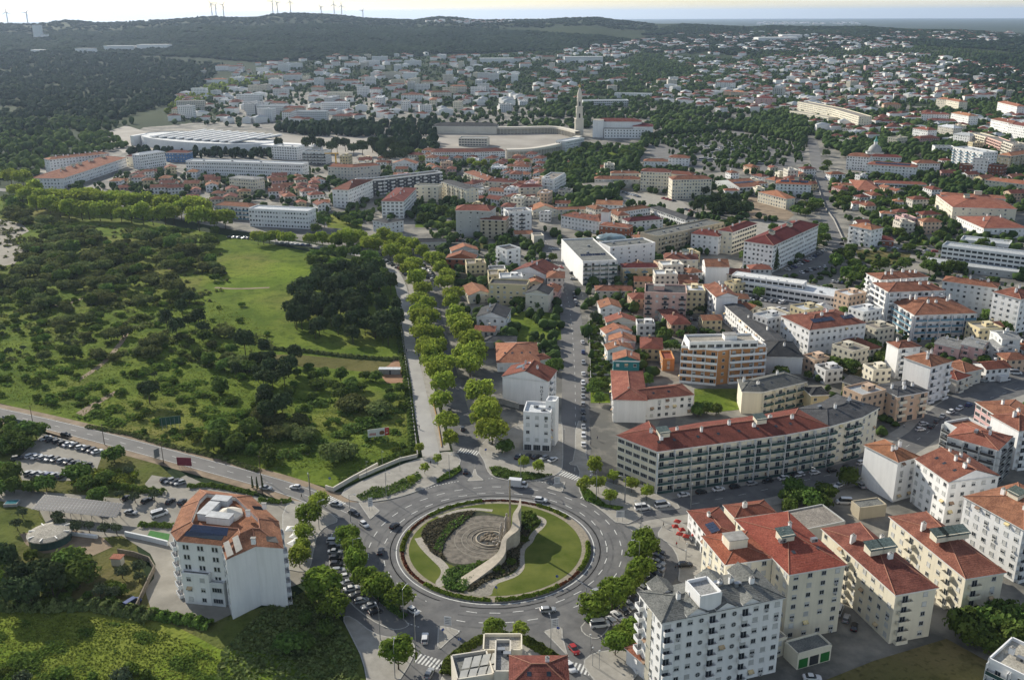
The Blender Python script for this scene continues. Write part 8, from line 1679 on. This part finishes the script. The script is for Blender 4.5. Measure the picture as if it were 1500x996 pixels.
# ------------------------------------------------------------------ street furniture
def lamp_me():
 b = MB(); b.tube((0, 0, 0), (0, 0, 9.6), .12, .07, 8); b.tube((0, 0, 9.6), (1.7, 0, 10.1), .06, .05, 6); pole = b.mesh('pole', STEEL)
 b = MB(); b.box((2.0, 0, 10.15), (.95, .34, .14), 0, taper=.8); b.box((2.05, 0, 10.06), (.6, .26, .04), 1); return pole, b.mesh('lamp_head', [STEEL, FRAME])
LP, LH = lamp_me(); lamps = []
def lamp(c, p, rz, s=1., group='street lamps around the roundabout'):
 P = at(*cv(c, p)); o = empty('street_lamp', (P.x, P.y, .1), R_(rz), None, 'street lamp', group); o.scale = (s,)*3; inst('pole', LP, o); inst('lamp_head', LH, o); lamps.append((o, 'tall grey street lamp')); return o
for c, p, a in (('Q3', (312, 480), 0), ('Q3', (540, 720), 60), ('Q3', (595, 850), 90), ('Q3', (432, 810), 120), ('Q3', (460, 155), -40), ('Q3', (295, 265), -20), ('Q3', (150, 300), 20), ('Q3', (108, 155), -80), ('Q3', (500, 985), 90),
    ('P4', (532, 870), -100), ('P4', (80, 870), -60), ('Q6', (310, 300), 180), ('Q6', (300, 490), 180), ('Q6', (57, 710), 130), ('Q6', (540, 205), -100), ('Q6', (105, 170), 200), ('Q6', (238, 175), 200), ('Q5', (1160, 190), 130), ('Q5', (945, 395), 100), ('P4', (1010, 990), 200), ('P4', (1190, 1020), 200), ('P6', (655, 1000), -90), ('P8', (150, 735), -80)):
 lamp(c, p, a)
for c, p in (('M2', (15, 700)), ('M2', (760, 960)), ('M2', (580, 985)), ('M2', (685, 1010)), ('M2', (665, 930))): lamp(c, p, -60, .6)
rank_labels(lamps, 'around the roundabout')
up = []
for c, p in (('M1', (180, 712)), ('M1', (565, 815)), ('M1', (885, 918)), ('Q2', (630, 165)), ('Q2', (900, 185)), ('M1', (1410, 990))):
 P = at(*cv(c, p)); b = MB(); b.tube((0, 0, 0), (0, 0, 8.5), .15, .1, 7); b.box((0, 0, 8.2), (1.3, .1, .1)); o = b.build('utility_pole', mat('old_wood', (.10, .075, .055), .9, .2), None, (P.x, P.y, 0)); up.append((tag(o, None, 'utility pole', 'utility poles by the west road'), 'dark wooden utility pole'))
rank_labels(up, 'beside the west road')
pl = []
for c, p in (('P3', (925, 545)), ('P3', (950, 640)), ('P4', (975, 300)), ('P4', (808, 640)), ('A', (388, 925)), ('A', (320, 700)), ('Q6', (520, 440)), ('Q7', (85, 395)), ('Q5', (1200, 480)), ('Q5', (1240, 500)), ('Q5', (390, 380)), ('Q5', (1185, 400))):
 P = at(*cv(c, p)); b = MB(); b.tube((0, 0, 0), (0, 0, 5.2), .07, .05, 6); b.lathe((0, 0, 5.2), [(.1, 0), (.28, .1), (.24, .35), (.02, .45)], 8, 1); o = b.build('lamp_post', [STEEL, FRAME], None, (P.x, P.y, .1)); pl.append((tag(o, None, 'lamp post', 'short lamp posts along the pavements'), 'short grey lamp post'))
rank_labels(pl, 'along the pavements')
# direction signs on the traffic islands, keep-right discs
def sign(c, p, label, w_=1.9, h_=2.6, z=.1, rz=0., post=1.6, col='sign_back'):
 P = at(*cv(c, p)); r = empty('road_sign', (P.x, P.y, z), rz, label, 'road sign', 'direction signs on the traffic islands'); b = MB()
 for s in (-w_*.3, w_*.3): b.tube((s, .06, 0), (s, .06, post+h_*.8), .05, .05, 6)
 b.build('post', STEEL, r); b = MB(); b.box((0, 0, post+h_/2), (w_, .06, h_), 0)
 for i in range(4): b.box((-.1*w_, -.036, post+h_*(.2+.2*i)), (w_*.55, .012, .16), 1); b.box((w_*.32, -.036, post+h_*(.2+.2*i)), (.16, .012, .22), 1)
 b.build('sign_panel', [mat('sign_white', (.62, .63, .64), .5, .05), mat('sign_text_grey', (.07, .08, .10), .6, .1)], r); return r
sign('Q5', (318, 262), 'white direction sign on the south-west traffic island', rz=-.2); sign('Q5', (970, 275), 'white direction sign on the south-east traffic island', rz=.25); sign('P4', (762, 930), 'white direction sign on the northern traffic island'); sign('Q6', (215, 265), 'white direction sign on the right traffic island', 2.6, 2.4)
sign('Q3', (388, 215), 'tall white direction sign on the western traffic island', 1.5, 3.2, rz=.4)
def disc(c, p, label, col=(.01, .06, .32)):
 P = at(*cv(c, p)); r = empty('traffic_sign', (P.x, P.y, .1), vrng.uniform(-.5, .5), label, 'traffic sign', 'round blue signs'); b = MB(); b.tube((0, .03, 0), (0, .03, 2.2), .04, .04, 6); b.build('post', STEEL, r)
 b = MB(); b.tube((0, 0, 2.1), (0, -.03, 2.1), .42, .42, 16, 0); b.box((.05, -.04, 2.05), (.1, .015, .45), 1); b.build('sign_disc', [mat('sign_blue', col, .4, .05), FRAME], r)
for c, p, l in (('Q5', (288, 300), 'blue round sign on the south-west traffic island'), ('Q5', (990, 290), 'blue round sign on the south-east traffic island'), ('Q5', (390, 360), 'blue round sign at the south-west street kerb'), ('Q5', (1148, 200), 'blue sign at the tip of the east parking island'), ('Q5', (612, 40), 'small blue box lamp on the near lawn edge'), ('Q4', (1068, 785), 'small blue box lamp on the lawn near the eastern rim'), ('P4', (310, 720), 'blue sign at the right mouth of the left avenue'), ('Q3', (200, 90), 'blue-white sign at the head of the stone wall')): disc(c, p, l)
# billboards
def billboard(c, pbase, w_, h_, post, rz, label, face, deco=None, z=0):
 P = at(*cv(c, pbase)); r = empty('billboard', (P.x, P.y, z), rz, label, 'billboard'); b = MB()
 for i in range(5): x = -w_/2+w_*(i+.5)/5; b.tube((x, .1, 0), (x, .1, post+h_*.9), .07, .07, 6); b.tube((x, 1.6, 0), (x, .12, post+h_*.6), .05, .05, 5)
 b.build('post', STEEL, r); b = MB(); b.box((0, 0, post+h_/2), (w_, .12, h_), 0); b.build('panel', face, r)
 if deco:
  for nm, x, zz, sx, sz, m in deco: b = MB(); b.box((x*w_, -.075, post+zz*h_), (sx*w_, .02, sz*h_), 0); b.build(nm, m, r)
 return r
RED = mat('poster_red', (.42, .015, .02), .5, .05); WHT = mat('poster_white', (.62, .62, .6), .5, .04); PBR = mat('poster_brown', (.18, .08, .03), .6, .3, 3); PGR = mat('poster_green', (.03, .09, .06), .7, .2)
bb = billboard('M2', (645, 790), 8.2, 3.2, 1.6, .32, 'white billboard with red lettering, a burger picture and a red end panel in the meadow', WHT, [('red_panel', .40, .5, .2, .98, RED)])
for i in range(6):   # the red word, too small in the photograph to read: kept as slanted red strokes
 b = MB(); b.box((-3.3+i*.42, -.085, 2.75+.06*math.sin(i*1.1)), (.24, .03, .8+.2*(i % 2))); b.build('red_stroke', RED, bb)
b = MB(); b.lathe((3.25, 0, 2.6), [(.02, -.3), (.6, 0), (.02, .3)], 10); b.v = [(x, -.1+y*.03, z) for x, y, z in b.v]; b.build('white_mark', WHT, bb)
b = MB(); b.box((3.25, -.1, 3.7), (.9, .02, .9)); b.build('pink_mark', mat('poster_pale_red', (.45, .12, .12), .5, .05), bb)
b = MB(); b.lathe((1.35, -.1, 3.0), [(.02, -.9), (.9, -.75), (1.0, -.45), (.9, -.4), (1.05, -.2), (.95, 0), (1.0, .1), (.7, .6), (.02, .8)], 14)
b.v = [(x, -.08+(y+.1)*.05, z) for x, y, z in b.v]; b.build('burger_picture', PBR, bb)
def words(txt, size, x, y, z, parent, m, rz=0, cen=True, name='lettering'):
 cu = bpy.data.curves.new(name, 'FONT'); cu.body = txt; cu.size = size; cu.extrude = .02; cu.align_x = 'CENTER' if cen else 'LEFT'; cu.materials.append(m); o = text_obj(name, cu); o.parent = parent
 o.location = (x, y, z); o.rotation_euler = (math.pi/2, 0, rz); return o
billboard('M1', (925, 725), 8.0, 3.4, 1.4, 2.9+.55, 'dark green back of a billboard in the left meadow', PGR)
billboard('M1', (1000, 945), 5.4, 3.2, 1.2, -.1, 'dark pink poster board beside the west road', mat('poster_pink', (.20, .035, .055), .6, .15, 1))
billboard('M1', (852, 900), 2.2, 3.4, 1.2, 1.0, 'narrow grey sign board beside a lamp on the west road', mat('board_grey', (.16, .17, .17), .6, .1))
# solar carport
def carport():
 A_ = at(*cv('Q1', (145, 205)), 3.2); B_ = at(*cv('Q1', (535, 245)), 3.2); C_ = at(*cv('Q1', (205, 137)), 4.6); D_ = at(*cv('Q1', (575, 180)), 4.6); cen = (A_+B_+C_+D_)/4; r = empty('solar_carport', (cen.x, cen.y, 0), 0, 'long tilted solar panel carport roof on slim posts in the yard', 'carport'); O = Vector((cen.x, cen.y, 0)); n, m = 24, 6
 for i in range(n):
  b = MB()
  for j in range(m):
   u0, u1, v0, v1 = (i+.07)/n, (i+.93)/n, (j+.05)/m, (j+.95)/m
   f = lambda u, v: A_.lerp(B_, u).lerp(C_.lerp(D_, u), v)-O
   b.face([f(u0, v0), f(u1, v0), f(u1, v1), f(u0, v1)])
  b.build('solar_panel', SOLAR2, r)
 b = MB(); f = lambda u, v: A_.lerp(B_, u).lerp(C_.lerp(D_, u), v)-O-Vector((0, 0, .07)); b.face([f(0, 0), f(1, 0), f(1, 1), f(0, 1)]); b.build('frame', mat('pale_frame', (.42, .43, .44), .5, .05), r)
 for i in range(8):
  for v in (.15, .85): p = f((i+.5)/8, v); b = MB(); b.tube((p.x, p.y, 0), (p.x, p.y, p.z), .09, .09, 6); b.build('post', STEEL, r)
 FOOT.append(np.array([p.xy[:] for p in (A_, B_, D_, C_)]))
SOLAR2 = mat('solar_panel_grey', (.06, .06, .065), .6, .2, 2, spec=.2)
carport()
P = at(*cv('Q1', (235, 350))); r = empty('pavilion', (P.x, P.y, 0), 0, 'round glass-walled pavilion with a pale segmented roof ring', 'pavilion'); b = MB(); b.lathe((0, 0, 0), [(6.2, 0), (6.2, 2.6)], 20); b.build('wall', GLASSG, r); b = MB(); b.lathe((0, 0, 0), [(6.6, 2.6), (6.6, 2.9), (4.6, 3.4), (.1, 3.6)], 20); b.build('roof', RF('gravel'), r)
for i in range(8): b = MB(); b.box((5.4, 0, 3.3), (1.9, .35, .3)); b.build('rib', FRAME, r).rotation_euler.z = i*math.pi/4
P = at(*cv('Q1', (540, 425)), 2.6); r = empty('shed', (P.x, P.y, 0), -.1, 'tiny brick-coloured roofed shed in the lower left garden', 'shed'); b = MB(); b.box((0, 0, 1.2), (3, 2.2, 2.4)); b.build('wall', W('beige'), r); b = MB(); b.box((0, 0, 2.6), (3.6, 2.8, .15)); b.build('roof', RF('orange'), r)
P = at(*cv('Q1', (55, 178)), .6); r = empty('pool', (P.x, P.y, 0), .1, 'small turquoise raised pool at the left edge of the yard', 'pool'); b = MB(); b.box((0, 0, .5), (4.4, 3.2, 1.0)); b.build('frame', CONC, r); b = MB(); b.box((0, 0, 1.01), (3.8, 2.6, .04)); b.build('water', mat('pool_water', (.04, .16, .18), .1, .1), r)
P = at(*cv('M2', (705, 432)), 0); r = empty('container', (P.x, P.y, 0), -.03, 'long grey concrete hut with pale flat roof on the bare orange ground', 'hut'); b = MB(); b.box((0, 0, 1.2), (9.6, 2.6, 2.4)); b.box((.3, -1.31, 1.0), (.8, .04, 2.0), 1); b.build('wall', [CONC, DARKM], r); b = MB(); b.box((0, 0, 2.5), (10, 3, .2)); b.build('roof', RF('pale'), r)
# walls and fences
def wall(label, c, pts, h, t, m, name='stone_wall', z=0.):
 P = [at(*cv(c, p)).xy for p in pts]; cen = sum(P, Vector((0, 0)))/len(P); A, B2 = offs(P, t/2), offs(P, -t/2); b = MB()
 for i in range(len(P)-1):
  a0, a1, b0, b1 = A[i]-cen, A[i+1]-cen, B2[i]-cen, B2[i+1]-cen
  b.face([(*b0, z), (*b1, z), (*b1, h), (*b0, h)]); b.face([(*a1, z), (*a0, z), (*a0, h), (*a1, h)]); b.face([(*b0, h), (*b1, h), (*a1, h), (*a0, h)])
 for i in (0, -1): a, q = A[i]-cen, B2[i]-cen; b.face([(*a, z), (*q, z), (*q, h), (*a, h)])
 o = b.build(name, m, None, (cen.x, cen.y, 0)); tag(o, label, name.replace('_', ' ')); return o
RUB = mat('rubble_wall', (.20, .17, .13), .95, .3, 1.5, bump=.05, bscale=3)
wall('low pale retaining wall between the meadow and the north-west plaza', 'Q3', [(180, 115), (215, 125), (300, 75), (420, 10)], 1.6, .5, W('beige')); wall('pale wall along the plaza above the meadow corner', 'M2', [(540, 1000), (640, 955), (760, 905), (850, 885)], 1.4, .4, W('beige'))
wall('long thin parapet wall on the meadow side of the promenade', 'M2', [(740, 20), (755, 130), (780, 300), (800, 460), (815, 560), (835, 720), (855, 880)], 1.1, .35, CONC, 'parapet_wall'); wall('blue-grey metal fence beside the west road', 'M1', [(15, 680), (120, 705), (215, 735)], 1.8, .15, mat('fence_blue', (.22, .27, .30), .6, .1), 'fence')
wall('stone wall around the lower left garden', 'Q1', [(545, 412), (620, 425), (690, 450), (715, 490), (690, 540), (630, 670)], 1.8, .3, RUB); wall('concrete wall above the small white block', 'P4', [(340, 385), (420, 400), (520, 430)], 2.6, .3, CONC); wall('pale boundary wall on the right side of the far street', 'B', [(345, 215), (410, 400), (455, 460), (510, 580)], 1.4, .3, CONC, 'boundary_wall')
wall('retaining wall of the plot beside the west avenue gardens', 'P3', [(965, 600), (970, 800), (975, 990)], 1.4, .3, CONC, 'garden_wall'); wall('old wall under the unfinished brick house', 'P3', [(75, 330), (240, 345), (325, 335)], 3.4, .5, RUB)
for i, y in enumerate((640, 690, 745, 800, 850, 900, 950)): wall('low terrace wall in the east avenue gardens, %s from the top' % ordi(i+1), 'P3', [(975, y), (1070+i*4, y+4)], .9, .25, CONC, 'terrace_wall')
wall('long white wall running along the hotel yard drive', 'Q1', [(290, 320), (450, 340)], 1.0, .8, W('white'), 'boundary_wall'); wall('white ramp wall beside the green pitch', 'Q2', [(-140, 400), (0, 430), (100, 455)], 1.6, .6, W('lgrey'), 'ramp_wall'); wall('orange edging wall along the walk by the left avenue', 'M2', [(930, 560), (960, 680), (985, 830)], .5, .3, mat('ochre_edge', (.35, .20, .07), .8, .2), 'edging_wall')
# parasols at the forecourt, red canopies at the restaurant
def parasol(c, p, s, m, label, grp, z=0.):
 P = at(*cv(c, p), 2.4); r = empty('parasol', (P.x, P.y, z), vrng.uniform(0, 1), label, 'parasol', grp); b = MB(); b.tube((0, 0, 0), (0, 0, 2.7), .05, .05, 6); b.build('pole', STEEL, r); b = MB(); b.lathe((0, 0, 0), [(s, 2.3), (s, 2.15)], 4); b.lathe((0, 0, 0), [(s, 2.3), (.03, 2.95)], 4); b.build('canopy', m, r)
CAN = mat('canvas_white', (.66, .65, .62), .8, .1); CANR = mat('canvas_red', (.32, .03, .02), .8, .15)
for i, p in enumerate(((790, 360), (815, 400), (835, 365), (805, 440), (838, 415))): parasol('Q2', p, 2.2, CAN, ['white square parasol nearest the hotel gable', 'white square parasol second from the hotel', 'white square parasol under the willow', 'white square parasol nearest the dark slope', 'white square parasol beside the feathery trees'][i], 'white parasols on the hotel terrace', .13)
for i, p in enumerate(((470, 285), (490, 320), (520, 330), (560, 325), (500, 300), (480, 262))): parasol('Q6', p, 1.4, CANR, ['red folded-down parasol at the terrace corner', 'red parasol in the middle of the restaurant terrace', 'red parasol nearest the restaurant wall', 'red parasol at the terrace end', 'red parasol behind the middle one', 'red parasol closest to the white vans'][i], 'red parasols on the restaurant terrace', .15)
# ------------------------------------------------------------------ people
def person_mesh(walk):
 J = {'pel': (0, 0, .95, .15), 'che': (0, .0, 1.3, .17), 'neck': (0, 0, 1.48, .06), 'head': (0, .02, 1.62, .10), 'top': (0, .02, 1.72, .08), 'hl': (-.1, 0, .88, .10), 'hr': (.1, 0, .88, .10), 'kl': (-.11, .14*walk, .5, .075), 'kr': (.11, -.10*walk, .5, .075),
         'al': (-.11, .22*walk, .08, .05), 'ar': (.11, -.32*walk, .1, .05), 'fl': (-.12, .36*walk+.06, .04, .045), 'fr': (.12, -.22*walk+.06, .04, .045), 'sl': (-.2, 0, 1.4, .07), 'sr': (.2, 0, 1.4, .07), 'el': (-.26, -.12*walk, 1.12, .05), 'er': (.26, .1*walk, 1.12, .05), 'wl': (-.27, -.08*walk+.05, .86, .04), 'wr': (.27, .26*walk, .88, .04)}
 E = [('pel', 'che'), ('che', 'neck'), ('neck', 'head'), ('head', 'top'), ('pel', 'hl'), ('pel', 'hr'), ('hl', 'kl'), ('hr', 'kr'), ('kl', 'al'), ('kr', 'ar'), ('al', 'fl'), ('ar', 'fr'), ('che', 'sl'), ('che', 'sr'), ('sl', 'el'), ('sr', 'er'), ('el', 'wl'), ('er', 'wr')]
 K = list(J); me = bpy.data.meshes.new('skeleton'); me.from_pydata([J[k][:3] for k in K], [(K.index(a), K.index(b_)) for a, b_ in E], []); o = bpy.data.objects.new('skeleton', me); COL.objects.link(o)
 md = o.modifiers.new('skin', 'SKIN');
 for i, k in enumerate(K): me.skin_vertices[0].data[i].radius = (J[k][3], J[k][3]*.8)
 me.skin_vertices[0].data[0].use_root = True; o.modifiers.new('sub', 'SUBSURF').levels = 1
 dg = bpy.context.evaluated_depsgraph_get(); r = bpy.data.meshes.new_from_object(o.evaluated_get(dg)); bpy.data.objects.remove(o)
 return r
PM = [person_mesh(1), person_mesh(.1)]
SKIN = mat('skin', (.42, .26, .18), .7, .05); HAIR = mat('hair_dark', (.02, .014, .01), .8, .2)
CLO = {n: mat('cloth_'+n, c, .85, .1) for n, c in dict(black=(.015, .015, .018), white=(.6, .6, .58), navy=(.02, .03, .08), red=(.35, .03, .03), grey=(.14, .14, .15), denim=(.06, .09, .16)).items()}
def person(c, p, rz, top, legs, label, z=.1, walk=1):
 P = at(*cv(c, p)); me = PM[0 if walk else 1].copy(); me.materials.clear()
 for m in (SKIN, CLO[top], CLO[legs]): me.materials.append(m)
 for f in me.polygons: zc = f.center.z; f.material_index = 0 if zc > 1.5 else (1 if zc > .95 and not (abs(f.center.x) > .22 and zc < .93) else 2)
 o = inst('person', me, None, (P.x, P.y, z), R_(rz)); tag(o, label, 'person', 'people on foot around the roundabout'); b = MB(); b.lathe((0, .0, 1.6), [(.115, .02), (.12, .1), (.07, .17), (.01, .19)], 10); b.build('hair', HAIR, o)
for a in (('M2', (795, 318), 10, 'navy', 'black', 'person in navy walking on the upper promenade'), ('M2', (852, 728), 0, 'black', 'denim', 'person in black walking on the lower promenade, left of a pair'), ('M2', (864, 732), 0, 'grey', 'black', 'person in grey walking on the lower promenade, right of a pair'), ('M2', (925, 925), 200, 'black', 'black', 'person in black crossing the plaza at the end of the promenade'),
          ('P4', (1018, 628), 30, 'navy', 'grey', 'person in navy on the pavement by the villa corner'), ('P4', (975, 660), 160, 'grey', 'black', 'person in grey near the white van on the avenue'), ('Q6', (415, 290), 60, 'black', 'black', 'person in black by the restaurant terrace'), ('Q6', (475, 380), 10, 'red', 'navy', 'person in red on the restaurant pavement'), ('Q6', (470, 490), 200, 'black', 'denim', 'person in black beside the parked cars on the east side'),
          ('Q6', (85, 858), 120, 'grey', 'black', 'person in grey at the south-east pavement corner'), ('Q2', (850, 190), 90, 'black', 'black', 'person in black crossing near the west road'), ('Q5', (272, 505), 40, 'black', 'navy', 'person in black waiting at the south-west crossing'), ('P8', (710, 335), 60, 'black', 'denim', 'person in black outside the peach block'), ('P8', (745, 330), 60, 'white', 'navy', 'person in white outside the peach block'), ('Q3', (575, 815), 90, 'grey', 'navy', 'person in grey on the pavement by the white estate car')):
 person(*a)
# ------------------------------------------------------------------ the air between
def haze():
 b = MB(); x0, x1, y0, y1, z0, z1 = -52000, 52000, -400, 62000, -420, 275
 b.box(((x0+x1)/2, (y0+y1)/2, (z0+z1)/2), (x1-x0, y1-y0, z1-z0)); m = bpy.data.materials.new('haze_air'); m.use_nodes = True; nt = m.node_tree; nt.nodes.remove(nt.nodes['Principled BSDF'])
 v = nt.nodes.new('ShaderNodeVolumePrincipled'); v.inputs['Color'].default_value = (.58, .74, 1, 1); v.inputs['Density'].default_value = HAZE; v.inputs['Anisotropy'].default_value = .35
 nt.links.new(v.outputs[0], [n for n in nt.nodes if n.type == 'OUTPUT_MATERIAL'][0].inputs['Volume']); m.cycles.homogeneous_volume = True if hasattr(m.cycles, 'homogeneous_volume') else None
 o = b.build('haze', m); o['kind'] = 'stuff'; tag(o, 'pale blue summer haze filling the air over the whole town', 'haze')
HAZE = 3.4e-5
haze()
for o in bpy.data.objects:
 if 'label' in o and DEBUG and len(o['label'].split()) > 16: print('LONG', o['label'])
print('objects', len(bpy.data.objects), 'meshes', len(bpy.data.meshes))
